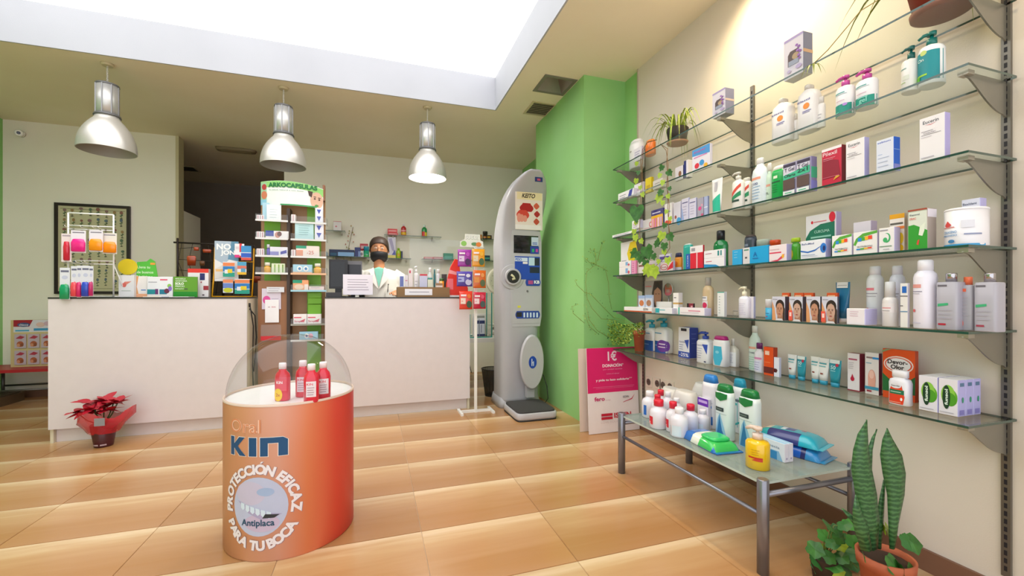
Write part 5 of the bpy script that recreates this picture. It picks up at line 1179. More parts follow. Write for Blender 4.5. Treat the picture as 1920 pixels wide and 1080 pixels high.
sbox(5, 'sample_box', 'small white box in front of the orange carton', 1451, 1461, 1465, 671, vdx(5, 1461, 708) , '#e6e6f4', '#c9cbe4', None, [('p', [(0, .22), (.5, .22), (.7, .34), (.5, .42), (0, .42)], '#5a2020')])
TW = lambda b: [('r', .0, .82, 1, 1, '#e6e6e6'), ('r', .1, .74, .9, .79, '#2a98a8'), ('r', .1, .62, .85, .66, '#6ab0b8'), ('r', .35, .28, .65, .34, '#8a3a30')]
TT = [('r', 0, .84, 1, 1, '#dde8ea'), ('t', '50', .42, .66, .5, '#c8eef0', .16), ('e', .78, .78, .14, .07, '#c02a48'), ('r', .2, .5, .7, .53, '#9ad8e0')]
for k, (u0, u1, vt, vb, t, lab) in enumerate(((1473, 1491, 665, 710, 0, 'white sunscreen tube beside the orange carton'), (1490, 1509, 668, 713, 1, 'teal sunscreen tube beside the orange carton'), (1516, 1535, 669, 713, 0, 'white sunscreen tube tucked behind the pair near the maroon box'),
                                           (1530, 1552, 672, 721, 0, 'front white sunscreen tube near the maroon-edged box'), (1550, 1575, 675, 726, 1, 'leaning teal sunscreen tube near the maroon-edged box'))):
    sbot(5, 'sunscreen_tube', lab, u0, u1, vt, vdx(5, (u0+u1)/2, vb), '#1f93a8' if t else '#eaeaea', '#2a9cc0', 'tube', TT if t else TW(0), 'tube', 'teal and white sunscreen tubes', dp=.026, capf=.16, turn=radians(-4))
sbox(5, 'serum_box', 'white box with maroon side and a drop print', 1589, 1612, 1622, 664, vdx(5, 1612, 733), '#e4e0e6', '#7a1030', '#7a1030', [('r', 0, 0, 1, .03, '#8a1436'), ('r', .1, .82, .8, .86, '#a84a6a'), ('e', .42, .32, .16, .06, '#b8103c'), ('p', [(.30, .34), (.42, .46), (.54, .34)], '#b8103c')] + L(.1, .6, .60, .75, 4, '#b4acb8', .006))
sbox(5, 'nail_box', 'white box with a big toe print', 1622, 1648, 1654, 663, vdx(5, 1648, 742), '#e2dee0', '#6a2a44', '#cfc8cc', [('r', .1, .86, .55, .90, '#8a7478'), ('r', .55, .85, 1, .90, '#2a8ad0'), ('e', .5, .38, .28, .22, '#e4a898'), ('r', .24, .2, .76, .38, '#e4a898'), ('e', .5, .48, .18, .1, '#f0c4b8'), ('r', 0, .12, 1, .19, '#3a94b8'), ('r', .15, .06, .5, .10, '#9a3040'), ('r', .1, .74, .5, .76, '#7aa8c0')])
sbox(5, 'odour_powder_box', 'orange and green foot powder box with white oval', 1655, 1716, 1719, 659, vdx(5, 1716, 753), '#e0511a', '#b8401a', '#c84a1c', [('r', 0, .14, 1, .50, '#1d6e3a'), ('p', [(0, .50), (.5, .56), (1, .56), (1, .50), (.6, .3), (.4, .3)], '#e0511a'), ('e', .5, .70, .46, .17, '#ecdcd8'), ('e', .5, .70, .42, .145, '#d8482a'), ('e', .5, .70, .38, .13, '#e9e6ea'), ('t', 'Devor-', .48, .75, .62, '#2a2430', .09, 0, .03), ('t', 'Olor', .48, .65, .42, '#2a2430', .09, 0, .03), ('p', [(0, .92), (.3, 1), (.15, 1), (0, .96)], '#8a9a70')], dp=.02)
sbot(5, 'odour_powder_bottle', 'white powder bottle with red and green label in front of its orange box', 1662, 1702, 695, vdx(5, 1682, 760), '#ecebf2', '#efeef4', 'flat', [('p', [(.1, .08), (.78, .06), (.84, .4), (.72, .9), (.5, 1.0), (.25, .95), (.12, .6)], '#e2401e'), ('r', .14, .50, .82, .70, '#1f6e4c'), ('e', .45, .88, .26, .12, '#e4e2e8'), ('t', 'Devor-Olor', .45, .88, .4, '#3a3a4a', .07), ('r', .2, .58, .7, .62, '#a8d0b8'), ('r', .15, .12, .7, .15, '#f0a890'), ('e', .72, .3, .05, .07, '#f4f0f0')], capf=.2, capw=.72, p=3)
FU = [('e', .62, .50, .36, .24, '#62ad2e'), ('e', .50, .56, .36, .28, '#8cc84a'), ('e', .62, .45, .30, .18, '#4c9a26'), ('e', .42, .50, .20, .33, '#0f3a24'), ('t', 'funsol', .42, .50, .44, '#dff0e4', .17, pi/2, .03), ('r', .08, .07, .8, .09, '#b4b0bc')]
dpf = .042
X0_, Y_ = onZ(1797, 783, SZ[5]); X0_ = max(X0_, SX + .015)
ya, d0 = onX(1722, X0_); ym, d1 = onX(1759, X0_); yb, d2 = onX(1797, X0_)
hF = zat(714, d2) - SZ[5]
for row in range(3):
    for c_, (p, q) in enumerate(((ya, ym), (ym, yb))):
        box_thing('foot_powder_box', 'white foot powder box with green bulb, %s row, %s' % (['front', 'middle', 'rear'][row], ['left', 'right'][c_]), 'box', (X0_ + dpf/2 + row*(dpf + .002), (p+q)/2, SZ[5] + .0006), FACE, (p-q) - .002, dpf, hF,
                  '#e4e1ea', '#b5b2e6', '#ecebee', FU, [('r', .25, .82, .8, .92, '#5a7a9c'), ('r', .2, .05, .8, .18, '#8a84c8'), ('e', .6, .45, .12, .08, '#3a9a7a')], 'white and green foot powder boxes')

# ================================================================== PRODUCTS ON THE LOW TABLE
def tbot(name, label, u0, u1, vt, vb, body, cap, style, decos=(), grp=None, cat='bottle', dpr=.62, turn=0.0, **kw):
    uc = (u0+u1)/2; X, Y = onZ(uc, vb, TZ); X = min(max(X, TX0 + .03), TX1 - .03); d = depth(X, Y)
    Y, d = onX(uc, X); w = abs(onX(u0, X)[0] - onX(u1, X)[0]) 
    k = w*.94; h = zat(vt, d) - TZ
    return bottle(name, label, cat, (X, Y, TZ + .0006), FACE + turn, k, k*dpr, h, body, cap, style, decos, grp, **kw)
AL = [('r', .0, .25, .62, .75, '#d01c34'), ('r', .1, .35, .45, .42, '#f0b0b8'), ('r', .1, .52, .4, .58, '#f0b0b8'), ('t', '96', .35, .3, .3, '#f4d0d4', .1)]
RC = '#dc1a38'; MILK = M('#e2e0ea', .25, 0, .2)
AG = 'red-capped alcohol bottles'
for (u0, u1, vt, vb, lab) in ((1232, 1246, 731, 776, 'red-capped white bottle at the back of the table group'), (1226, 1240, 740, 789, 'red-capped white bottle just behind the front one'), (1224, 1246, 749, 801, 'red-capped white bottle standing furthest forward on the left'),
                          (1253, 1271, 753, 808, 'middle red-capped white bottle with red label'), (1285, 1305, 758, 808, 'red-capped white bottle right beside the violet-topped box')):
    tbot('alcohol_bottle', lab, u0, u1, vt, vb, '#e2e0ea', RC, 'round', AL, AG, dpr=1.0, bodymat=MILK, capf=.22, capw=.55)
WG = 'white-capped saline bottles'
WL = L(.15, .7, .2, .7, 5, '#b9c4d4', .02)
for (u0, u1, vt, vb, lab, dec) in ((1209, 1228, 733, 781, 'white-capped bottle with blue stripe at the far end of the table', [('r', .55, .2, .75, .85, '#2a6ac0')]), (1245, 1260, 734, 783, 'white-capped bottle at the back beside the red caps', WL), (1261, 1276, 746, 790, 'white-capped bottle in front of the cotton packs', WL),
                               (1262, 1285, 764, 817, 'white-capped clear bottle furthest forward by the wipes', [('r', .1, .1, .35, .6, '#c9ccd8'), ('r', .5, .1, .95, .7, '#cfe0ec')]), (1308, 1327, 768, 806, 'white-capped bottle behind the blue and green wipes', [('r', .1, .1, .9, .6, '#d4e0ea')])):
    tbot('saline_bottle', lab, u0, u1, vt, vb, '#e6e4ee', '#f0eef4', 'round', dec, WG, dpr=1.0, bodymat=MILK, capf=.2, capw=.5)
def tbox(name, label, u0, u1, u2, vt, vb, front, side, decos, top=None, grp=None, turn=0.0, dp=None):
    X, Y = onZ(u1, vb, TZ); X = min(max(X, TX0 + .01), TX1 - .04); ya, _ = onX(u0, X); yb, d = onX(u1, X); rx, ry = ray(u2)
    dp_ = dp or max(.015, rx/ry*yb - X)
    return box_thing(name, label, 'box', (X + dp_/2, (ya+yb)/2, TZ + .0006), FACE + turn, ya-yb, dp_, zat(vt, d) - TZ, front, side, top, decos, (), grp)
tbox('cotton_box', 'white box with violet top label among the table bottles', 1308, 1328, 1333, 750, 806, '#eae6f0', '#d6d2e4', [('r', 0, .74, 1, 1, '#6a28b0'), ('r', .1, .84, .9, .93, '#c8a8e8'), ('r', .2, .1, .8, .5, '#d8e2ec')])
# lotion bottles
tbot('body_lotion', 'white lotion bottle with sky blue lid', 1320, 1346, 703, 801, '#e4e2ea', '#2a80d0', 'shampoo', [('r', .5, .10, .9, .30, '#2a72c0'), ('r', .55, .5, .85, .56, '#3a86d0'), ('r', .1, .68, .7, .70, '#8a8694'), ('r', .05, .62, .9, .63, '#b8b4c0')], capf=.14, p=3)
tbot('body_lotion', 'white lotion bottle with aqua lid and teal frame', 1376, 1399, 710, 812, '#e2e6ea', '#28a4c8', 'shampoo', [('r', .55, .15, .60, .85, '#4ac0c0'), ('p', [(.2, .15), (.9, .28), (.9, .33), (.2, .2)], '#3ab0b0'), ('r', .3, .76, .8, .82, '#5a6a74'), ('e', .45, .7, .1, .03, '#3ab8b8')], capf=.15, p=3)
SG = [('p', [(.08, .0), (.9, .0), (.72, .3), (.45, .62), (.3, .48), (.1, .12)], '#8cbcd8'), ('p', [(.2, .02), (.85, .02), (.6, .22), (.42, .58), (.35, .36)], '#2f74a8'), ('r', .15, .66, .7, .75, '#2a3a3c'), ('r', .2, .69, .6, .72, '#6a7a74'), ('r', .1, .60, .85, .61, '#a8b4b4'), ('p', [(.12, .97), (.5, .90), (.88, .97), (.9, 1.08), (.5, 1.10), (.1, 1.08)], '#117a3a')]
for (u0, u1, vt, vb, lab) in ((1345, 1375, 721, 823, 'green-capped gel bottle with blue cone, the further one'), (1389, 1424, 731, 838, 'green-capped gel bottle with blue cone, the nearer one')):
    tbot('shower_gel', lab, u0, u1, vt, vb, '#dfeaea', '#117a3a', 'shampoo', SG, 'green-capped gel bottles', capf=.13, p=3)
YEL = M('#e8bc14', .2, 0, .4)
tbot('hand_soap', 'yellow round soap dispenser with clear pump on the low table', 1401, 1440, 800, 876, '#e8bc14', '#dcc8bc', 'pump', [('r', .45, .46, .95, .52, '#c0281e'), ('p', [(.6, .38), (.95, .36), (.95, .46), (.75, .47)], '#c8402a')] + L(.6, .9, .62, .8, 3, '#c89a10', .012), dpr=.9, bodymat=YEL, capf=.30)
# two slim boxes on edge
for k in range(2):
    X, Y = onZ((1478, 1496)[k], (871, 868)[k], TZ)
    box_thing('glove_box', ['front', 'rear'][k] + ' slim white and blue box on edge by the soap dispenser', 'box', (1.575*H + .012 + k*.026, 1.29*H + .095, TZ + .0006), FACE, .19, .024, .082, '#dfe9f4', '#e6e2f2', '#9cc8ea',
              [('r', 0, 0, .8, .45, '#2f86c4'), ('p', [(.0, .45), (.8, .45), (.8, .0), (.95, .0), (.85, .5)], '#8abce0'), ('t', 'Farmacia', .62, .70, .5, '#8a9ab0', .14)], [('r', .3, .15, .7, .25, '#b0a8c8')], 'slim boxes on edge')
# puffy packs
def puffy(name, label, loc, rot, w, l_, h, base, patches, group=None, lid=None, crimp=None):
    """soft pack: rounded top, pinched ends along local y"""
    mb = MB(); nx, ny = 10, 14; vs = []; fs = []; fm = []
    def zt_(x, y): return h*(max(1 - abs(2*x/w)**4, 0))**.5*(max(1 - abs(2*y/l_)**5, 0.0))**.6 + .003
    for j in range(ny+1):
        for i in range(nx+1):
            x = -w/2 + w*i/nx; y = -l_/2 + l_*j/ny
            vs.append((x, y, max(zt_(x, y), .004)))
    for j in range(ny):
        for i in range(nx):
            fs.append((j*(nx+1)+i, j*(nx+1)+i+1, (j+1)*(nx+1)+i+1, (j+1)*(nx+1)+i))
    n0 = len(vs)
    k0 = [(i, 0) for i in range(nx+1)] + [(nx, j) for j in range(1, ny+1)] + [(i, ny) for i in range(nx-1, -1, -1)] + [(0, j) for j in range(ny-1, 0, -1)]
    for (i, j) in k0:
        x = -w/2 + w*i/nx; y = -l_/2 + l_*j/ny; vs.append((x*.97, y, .0))
    for q, (i, j) in enumerate(k0):
        q2 = (q+1) % len(k0); i2, j2 = k0[q2]
        fs.append((j*(nx+1)+i, n0+q, n0+q2, j2*(nx+1)+i2))
    fs.append(tuple(reversed(range(n0, n0+len(k0)))))
    o_ = len(mb.v); mb.v += vs
    for f in fs:
        c = Vector((0, 0, 0))
        for a in f: c += Vector(vs[a])
        c /= len(f); col = base
        for (t, x0, y0, x1, y1, cc) in patches:
            if x0 <= c.x/w + .5 <= x1 and y0 <= c.y/l_ + .5 <= y1 and c.z > h*t: col = cc
        mb.f.append(f); mb.mi.append(mb.mat(M(col, .25, 0, .5))); mb.sm.append(True)
    o = mb.build(name, None, loc, rot); tag(o, label, 'wipes', group)
    for s in (-1, 1):
        m2 = MB(); m2.box(-w*.46, w*.46, min(s*l_/2, s*(l_/2+.018)), max(s*l_/2, s*(l_/2+.018)), .002, .006, M(crimp or base, .25, 0, .5)); m2.build('crimped_end', o)
    if lid:
        m2 = MB(); m2.loft([(0, w*.34, l_*.2), (.010, w*.34, l_*.2), (.016, w*.28, l_*.16)], M(lid, .25, 0, .4), 24, p=4); m2.build('lid', o, (0, -l_*.18, h*.93))
    return o
puffy('wipes_pack', 'blue and white wipes pack with a bright green lid', (1.455*H, 1.57*H, TZ + .0006), radians(-6), .155, .27, .045, '#1f6cc0', [(-1, 0, .42, 1, .66, '#e6e8dc'), (.3, 0, 0, 1, .42, '#3ac05a'), (-1, .0, .0, 1, .03, '#d8e4ee')], None, '#2cc468')
WB = (1.728*H, 1.375*H)
puffy('wipes_pack', 'deep blue wipes pack lying under the aqua one', (WB[0], WB[1], TZ + .0006), radians(16), .15, .27, .05, '#1f62c4', [(-1, 0, 0, 1, .2, '#2f8ccc'), (-1, 0, .2, 1, .26, '#2a2f6c')], 'aqua and blue wipes packs', None, '#2f9ad0')
puffy('wipes_pack', 'aqua wipes pack lying on top of the deep blue one', (WB[0] - .004, WB[1] + .01, TZ + .0535), radians(18), .15, .27, .045, '#28b0c8', [(-1, 0, .68, 1, 1, '#3ab8c4'), (-1, 0, .3, .35, .8, '#3a3f80'), (.8, .4, .4, .7, .62, '#e4ecf4'), (.8, .45, .45, .65, .58, '#2a4a9c'), (.8, .35, .82, .65, .97, '#e4d8c8'), (.8, .6, .25, .8, .36, '#a04a7c')], 'aqua and blue wipes packs', None, '#3ac0d8')
# cotton packs
COT = veil('cotton_in_clear_film', '#e8e4e0', .86, .35)
for k, (u, v, s, lab) in enumerate(((1268, 768, .9, 'left clear-wrapped cotton pack against the wall'), (1290, 772, 1.0, 'front clear-wrapped cotton pack behind the bottles'), (1312, 760, 1.0, 'rear clear-wrapped cotton pack under the lowest shelf'))):
    Y, d = onX(u, TX1 - .11 + (.035 if k == 2 else 0) - (.02 if k == 1 else 0)); X = TX1 - .11 + (.085 if k == 2 else 0) - (.035 if k == 1 else 0)
    m_ = MB(); w = .095*s; q_h = (.15, .155, .20)[k]
    secs = []
    for j in range(9):
        t = j/8; a = .5 + .5*sin(pi*min(t*1.1 + .1, 1)); secs.append((.0 + q_h*s*t, w*(.55 + .45*sin(pi*(t*.8 + .1))),   .055*s*(.55 + .45*sin(pi*(t*.8 + .1)))))
    m_.loft(secs, COT, 22, p=3); o = m_.build('cotton_pack', None, (X, Y + (.05 if k == 0 else 0), TZ + .0006 + (.0 if k < 2 else .0)), FACE + radians(8*k - 8)); tag(o, lab, 'cotton pack', 'clear-wrapped cotton packs')
    m2 = MB()
    for q in range(4): m2.tube([(-w*.5 + q*w*.33, -.05*s*.98, .02), (-w*.5 + q*w*.33, -.052*s, .05), (-w*.5 + q*w*.33 + .004, -.05*s*.9, .085*s)], .0025, M('#f4f2f0', .3), 6)
    m2.build('film_crease', o)

# ================================================================== THINGS FACING THE ROOM (front towards -Y)
def ybox(name, label, u0, u1, vt, Y, zb, col, decos=(), dp=.05, side=None, top=None, cat='box', grp=None, turn=0.0):
    x0, d0 = onY(u0, Y); x1, d1 = onY(u1, Y); h = zat(vt, (d0+d1)/2) - zb
    return box_thing(name, label, cat, ((x0+x1)/2, Y + dp/2, zb + .0006), turn, x1-x0, dp, h, col, side, top, decos, (), grp)
def ybot(name, label, u0, u1, vt, Y, zb, body, cap, style='round', decos=(), dp=None, cat='bottle', grp=None, **kw):
    x0, d0 = onY(u0, Y); x1, d1 = onY(u1, Y); w = x1-x0; dp = dp or w*.7; h = zat(vt, (d0+d1)/2) - zb
    return bottle(name, label, cat, ((x0+x1)/2, Y + dp/2, zb + .0006), 0, w, dp, h, body, cap, style, decos, grp, **kw)
WIRE = M('#f0eeec', .35)

# ---- white wire rack with hanging packs (left counter)
YR = 3.80*H
xa, da = onY(128, YR); xb, db = onY(213, YR); dm = (da+db)/2
rz = lambda v: zat(v, dm)
r = empty('wire_rack', ((xa+xb)/2, YR, ZT)); hw = (xb-xa)/2
m_ = MB()
for s in (-1, 1): m_.tube([(s*hw, 0, .004), (s*hw, 0, rz(401) - ZT)], .006, WIRE, 8)
for v in (401, 424, 431, 489, 495): m_.tube([(-hw, 0, rz(v) - ZT), (hw, 0, rz(v) - ZT)], .004 if v > 401 else .006, WIRE, 8)
m_.tube([(-hw, 0, .005), (-hw, .16, .005), (hw, .16, .005), (hw, 0, .005)], .005, WIRE, 8)
m_.tube([(hw, 0, rz(495) - ZT), (hw + .03, .08, .25*(rz(495) - ZT)), (hw + .02, .16, .005)], .004, WIRE, 8)
m_.build('frame', r)
for k, (u, v) in enumerate(((140, 431), (168, 431), (190, 431), (200, 431), (135, 495), (150, 495), (160, 495), (170, 495), (176, 495))):
    x, _ = onY(u, YR); m_ = MB(); z = rz(v) - ZT
    m_.tube([(x - (xa+xb)/2, 0, z), (x - (xa+xb)/2, -.10, z + .004), (x - (xa+xb)/2, -.115, z + .014)], .0022, WIRE, 6); m_.build('hook', r)
tag(r, 'white wire counter rack hung with toothbrush packs', 'rack')
def hang(name, label, u0, u1, v0, v1, Y, card, decos, blister=None, cat='pack', grp=None):
    x0, d0 = onY(u0, Y); x1, d1 = onY(u1, Y); d = (d0+d1)/2; z1, z0 = zat(v0, d), zat(v1, d); w = x1-x0; h = z1-z0
    m_ = MB(); m_.box(-w/2, w/2, 0, .002, 0, h, card); o = m_.build(name, None, ((x0+x1)/2, Y, z0)); tag(o, label, cat, grp)
    m2 = MB(); decorate(m2, decos, w, h, lambda x: 0.0); 
    if m2.f: m2.build('printed_card', o)
    if blister:
        bx0, bz0, bx1, bz1, col = blister
        m2 = MB(); cx = ((bx0+bx1)/2 - .5)*w; a = (bx1-bx0)/2*w; 
        m2.loft([(bz0*h, a*.8, .006, 0, 0), (bz0*h + .004, a, .012), ((bz0*.3+bz1*.7)*h, a, .013), (bz1*h - .003, a*.75, .009), (bz1*h, a*.5, .005)], M(col, .2, 0, .4), 20, cx, -.004, p=3); m2.build('blister', o)
    return o
CARD = '#e9e3ee'
hang('floss_pack', 'white pack with a long crimson blister at the left of the wire rack', 115, 134, 438, 491, YR - .07, '#ecdcde', [('r', .1, .9, .9, .95, '#b0a0ac')], (.25, .05, .85, .72, '#d01a3c'))
hang('floss_pack', 'pack with a hot pink dome blister on the wire rack', 133, 161, 432, 474, YR - .09, CARD, [('r', .1, .88, .9, .93, '#8a8494')], (.03, .05, .98, .62, '#f01a8c'))
hang('floss_pack', 'pack with an orange blister on the wire rack, the left of two', 167, 193, 432, 472, YR - .09, CARD, [('r', .1, .88, .9, .93, '#8a8494')], (.02, .05, .98, .60, '#fa9a14'))
hang('floss_pack', 'pack with an orange blister on the wire rack, the right of two', 192, 219, 437, 476, YR - .07, '#e6dfd8', [('r', .1, .88, .9, .93, '#8a8494')], (.05, .05, .98, .58, '#fa9008'))
for k, (u0, u1, v0, v1, c1, c2, yy, lab) in enumerate(((112, 131, 502, 562, '#0d9a64', '#2a4ab0', -.10, 'green toothbrush pack overhanging the counter edge'), (133, 145, 499, 557, '#e84a58', '#e84a58', -.085, 'coral toothbrush pack next to the green one'), (144, 153, 498, 558, '#d8206c', '#e84a90', -.075, 'magenta toothbrush pack between coral and blue'),
                               (153, 168, 498, 557, '#2a48c0', '#2a5ad0', -.09, 'royal blue toothbrush pack on the wire rack'), (167, 175, 499, 556, '#c0246c', '#c0246c', -.07, 'dark pink toothbrush pack at the right of the row'))):
    hang('toothbrush_pack', lab, u0, u1, v0, v1, YC - .02 if k == 0 else YC - .012 - .004*k, '#dfe0ea', [('r', .1, .86, .9, .92, '#6a6a84'), ('e', .5, .70, .3, .06, '#c4c8e0'), ('e', .6, .42, .18, .08, '#b4d83a' if k in (0, 3) else c2)], (.03, .02, .97, .48, c1), grp='toothbrush packs on the wire rack')

# ---- small cartons on the left counter
YI = 3.86*H
ybox('wipes_box', 'white rounded box with a red feather print beside the wire rack', 222, 252, 516, YI, ZT, '#e9e8ea', [('p', [(.25, .55), (.4, .70), (.85, .72), (.55, .58), (.4, .45)], '#e08878'), ('e', .38, .55, .14, .1, '#d86a60'), ('r', .2, .28, .8, .30, '#a8b8a8')], .06, turn=radians(-4))
ybox('dental_box', 'white box with orange edge behind the feather-print box', 253, 276, 518, YI + .03, ZT, '#ece6e2', [('p', [(0, 0), (.35, 0), (.15, .5), (.3, 1), (0, 1)], '#e0a060'), ('r', .0, .0, 1, .16, '#f0b088'), ('r', .5, .32, .9, .36, '#3a7ac0')], .05)
ybox('dental_box', 'white box with teal panel, left of a matching pair', 276, 299, 519, YI + .01, ZT, '#ecebef', [('r', .0, .14, .65, .38, '#148a94'), ('r', .65, .14, .9, .4, '#6a2a6c'), ('r', .1, .72, .8, .75, '#9a96a4'), ('r', .0, 0, 1, .06, '#e8e0c8')], .05, grp='teal panel dental boxes')
ybox('dental_box', 'white box with teal panel and red mark, right of a matching pair', 299, 324, 519, YI + .01, ZT, '#ecebef', [('r', .0, .14, .55, .38, '#147a94'), ('e', .55, .30, .2, .12, '#6a1a3c'), ('r', .05, .82, .6, .88, '#e0486a'), ('e', .75, .55, .16, .1, '#8cc04a'), ('e', .8, .42, .14, .12, '#8a6ac0')], .05, grp='teal panel dental boxes')
# cut-out card with a green speech shape (the cartoon on it is left out)
x0, d0 = onY(226, YI + .10); x1, d1 = onY(296, YI + .10); d = (d0+d1)/2; zb = ZT; w = x1-x0; h = zat(479, d) - zb
m_ = MB(); P_ = [(0, 0), (1, 0), (1, .38), (.92, .45), (.95, .78), (.82, .92), (.72, .86), (.48, .82), (.40, .55), (.42, .45)]
P_ = [(-w/2 + a*w, b*h) for a, b in [(.0, .0), (1, 0), (1.0, .5), (.93, .86), (.80, .93), (.7, .86), (.44, .84), (.42, .5), (0, .5)]]
m_.prism(P_, -.002, .002, '#54b83a', 'y'); o = m_.build('cutout_card', None, ((x0+x1)/2, YI + .10, zb + .0006)); tag(o, 'green speech-shaped cardboard cut-out with a yellow disc', 'card')
m_ = MB(); R2 = h*.19; m_.loft([(0, R2, R2), (.004, R2, R2)], M('#e3c81e', .4), 26); q = m_.build('yellow_disc', o, (-w*.30, -.003, h*.72)); q.rotation_euler = (pi/2, 0, 0)
m_ = MB(); decorate(m_, [('t', 'Llena tu', .62, .72, .34, '#dff2d0', .06), ('t', 'de buenos', .66, .60, .44, '#dff2d0', .06), ('t', 'hábitos', .68, .49, .36, '#dff2d0', .06), ('r', .8, .78, .93, .83, '#e89a3a'), ('r', .1, .36, .3, .44, '#d8503a'), ('e', .44, .46, .05, .06, '#2a7ab0'), ('r', .35, .30, .95, .36, '#ecd8b0')], w, h, lambda x: -.002); m_.build('printed_card', o)
r_ = ybox('recycling_sign', 'green acrylic sign with white capital lettering on the left counter', 325, 370, 519, YI, ZT, '#7aa83a', [('r', 0, .28, 1, 1, '#5f9a1c'), ('r', 0, 0, 1, .27, '#0f8a14'), ('t', 'MASCARILLA', .3, .90, .42, '#eef4e0', .07), ('t', 'SANITARIA', .33, .79, .48, '#eef4e0', .07), ('t', 'SOLO', .26, .66, .36, '#f4f8ec', .12, 0, .04), ('t', 'PRECIO', .28, .53, .38, '#eef4e0', .08), ('t', 'REBAJADO', .28, .40, .4, '#e4ecd0', .07), ('r', .45, .37, .6, .43, '#4a5a3a')], .012, cat='sign')
ybox('medicine_carton', 'white and navy carton with a red top behind the green sign', 352, 391, 504, YI + .06, ZT, '#ece6e8', [('r', .0, .86, 1, 1, '#e0301e'), ('r', .58, .60, .82, .84, '#1f2468'), ('r', .75, .25, 1, .40, '#a02030'), ('r', .62, .5, .68, .55, '#b04a5a'), ('r', .7, .05, .8, .1, '#6a5a64')], .05, side='#d8cfd2', top='#d82a1c')
x0, d0 = onY(270, YC - .003); x1, d1 = onY(355, YC - .003)
m_ = MB(); m_.box(-(x1-x0)/2, (x1-x0)/2, -.10, .02, 0, .004, '#f2f0f4'); o = m_.build('paper_sheet', None, ((x0+x1)/2, YC + .08, ZT + .0006)); tag(o, 'white sheet of paper lying at the counter edge', 'paper')
m2 = MB(); m2.box(-.03, .02, -.1003, -.10, .001, .003, '#2a48a8'); m2.build('print', o)

# ---- black wire screen with amber pieces, behind the boxes
YG = 4.22*H
x0, d0 = onY(333, YG); x1, d1 = onY(473, YG); d = (d0+d1)/2
r = empty('wire_screen', ((x0+x1)/2, YG, ZT)); hw = (x1-x0)/2; zt = zat(457, d) - ZT
IRON = M('#2c221e', .5, .4)
m_ = MB()
for s in (-1, 1): m_.tube([(s*hw, 0, 0), (s*hw, 0, zt + (.04 if s < 0 else 0))], .009, IRON, 8)
m_.tube([(-hw - .03, 0, zt), (hw + .02, 0, zt - .012)], .008, IRON, 8); m_.tube([(hw*.2, 0, 0), (hw*.2, 0, zt*.45)], .012, IRON, 8)
for s in (-1, 1): m_.box(s*hw - .03, s*hw + .03, -.05, .05, 0, .008, IRON)
m_.build('frame', r)
m_ = MB()
for k in range(9):
    x = -hw + 2*hw*(k+.5)/9; m_.tube([(x + .02*sin(k), 0, zt*.99), (x - .03*cos(k), .004, zt*.66), (x + .02, 0, zt*.33), (x, 0, .02)], .0025, IRON, 5)
for k in range(5):
    z = zt*(k+.6)/5.2; m_.tube([(-hw, 0, z), (-hw*.5, .003, z + .02*sin(k*2)), (0, 0, z - .015), (hw*.5, 0, z + .02*cos(k)), (hw, 0, z)], .0025, IRON, 5)
mm = m_.build('wire_mesh', r)
AMB = M('#a8401a', .2, 0, .5)
for k, (u, v, a, b) in enumerate(((360, 489, .036, .045), (369, 467, .02, .016), (389, 471, .035, .016), (380, 494, .02, .022), (483, 524, .03, .03))):
    x, dd = onY(u, YG); m_ = MB(); m_.loft([(-b, a*.85, .007), (b*.7, a, .009), (b, a*.8, .006)], AMB if k != 3 else M('#6a4020', .3), 12, p=5); m_.build('amber_piece', r, (x - (x0+x1)/2, -.01, zat(v, dd) - ZT))
tag(r, 'black wire screen hung with amber glass pieces', 'screen')

# ---- yellow wire display with plaster packs
YY = 3.93*H
x0, d0 = onY(400, YY); x1, d1 = onY(474, YY); d = (d0+d1)/2; hw = (x1-x0)/2; zt = zat(464, d) - ZT
r = empty('yellow_rack', ((x0+x1)/2, YY, ZT)); YW = M('#e8a414', .35)
m_ = MB()
for s in (-1, 1): m_.tube([(s*hw, -.03 + .0, .004), (s*hw, .02, zt*.5), (s*hw, .04, zt)], .006, YW, 8)
m_.tube([(-hw, -.03, .005), (hw, -.03, .005), (hw, .12, .005), (-hw, .12, .005), (-hw, -.03, .005)], .005, YW, 8)
for t in (.36, .72): m_.tube([(-hw, .02, zt*t), (hw, .02, zt*t)], .004, YW, 8)
m_.build('frame', r)
pw = 2*hw*.60
m_ = MB(); m_.box(-pw/2, pw/2, -.002, .002, 0, zt*.80, '#e6e3e4'); po = m_.build('poster', r, (-hw + pw/2 + .01, .0, zt*.32))
m_ = MB(); decorate(m_, [('p', [(.0, .55), (.4, .42), (.95, .75), (1, 1), (0, 1)], '#a9b8c8'), ('p', [(.55, .55), (1, .5), (1, 1), (.7, 1)], '#5a8aa8'), ('t', 'NO', .38, .86, .6, '#f4f4f4', .15, 0, .04), ('t', 'JON', .55, .70, .6, '#f4f4f4', .15, 0, .04), ('p', [(0, .3), (.5, .45), (.4, .1), (0, .05)], '#dcd6d2'), ('r', .05, .24, .5, .30, '#e8b878')], pw, zt*.80, lambda x: -.002); m_.build('lettering', po)
tag(r, 'yellow wire rack with a white poster on the left counter', 'rack')
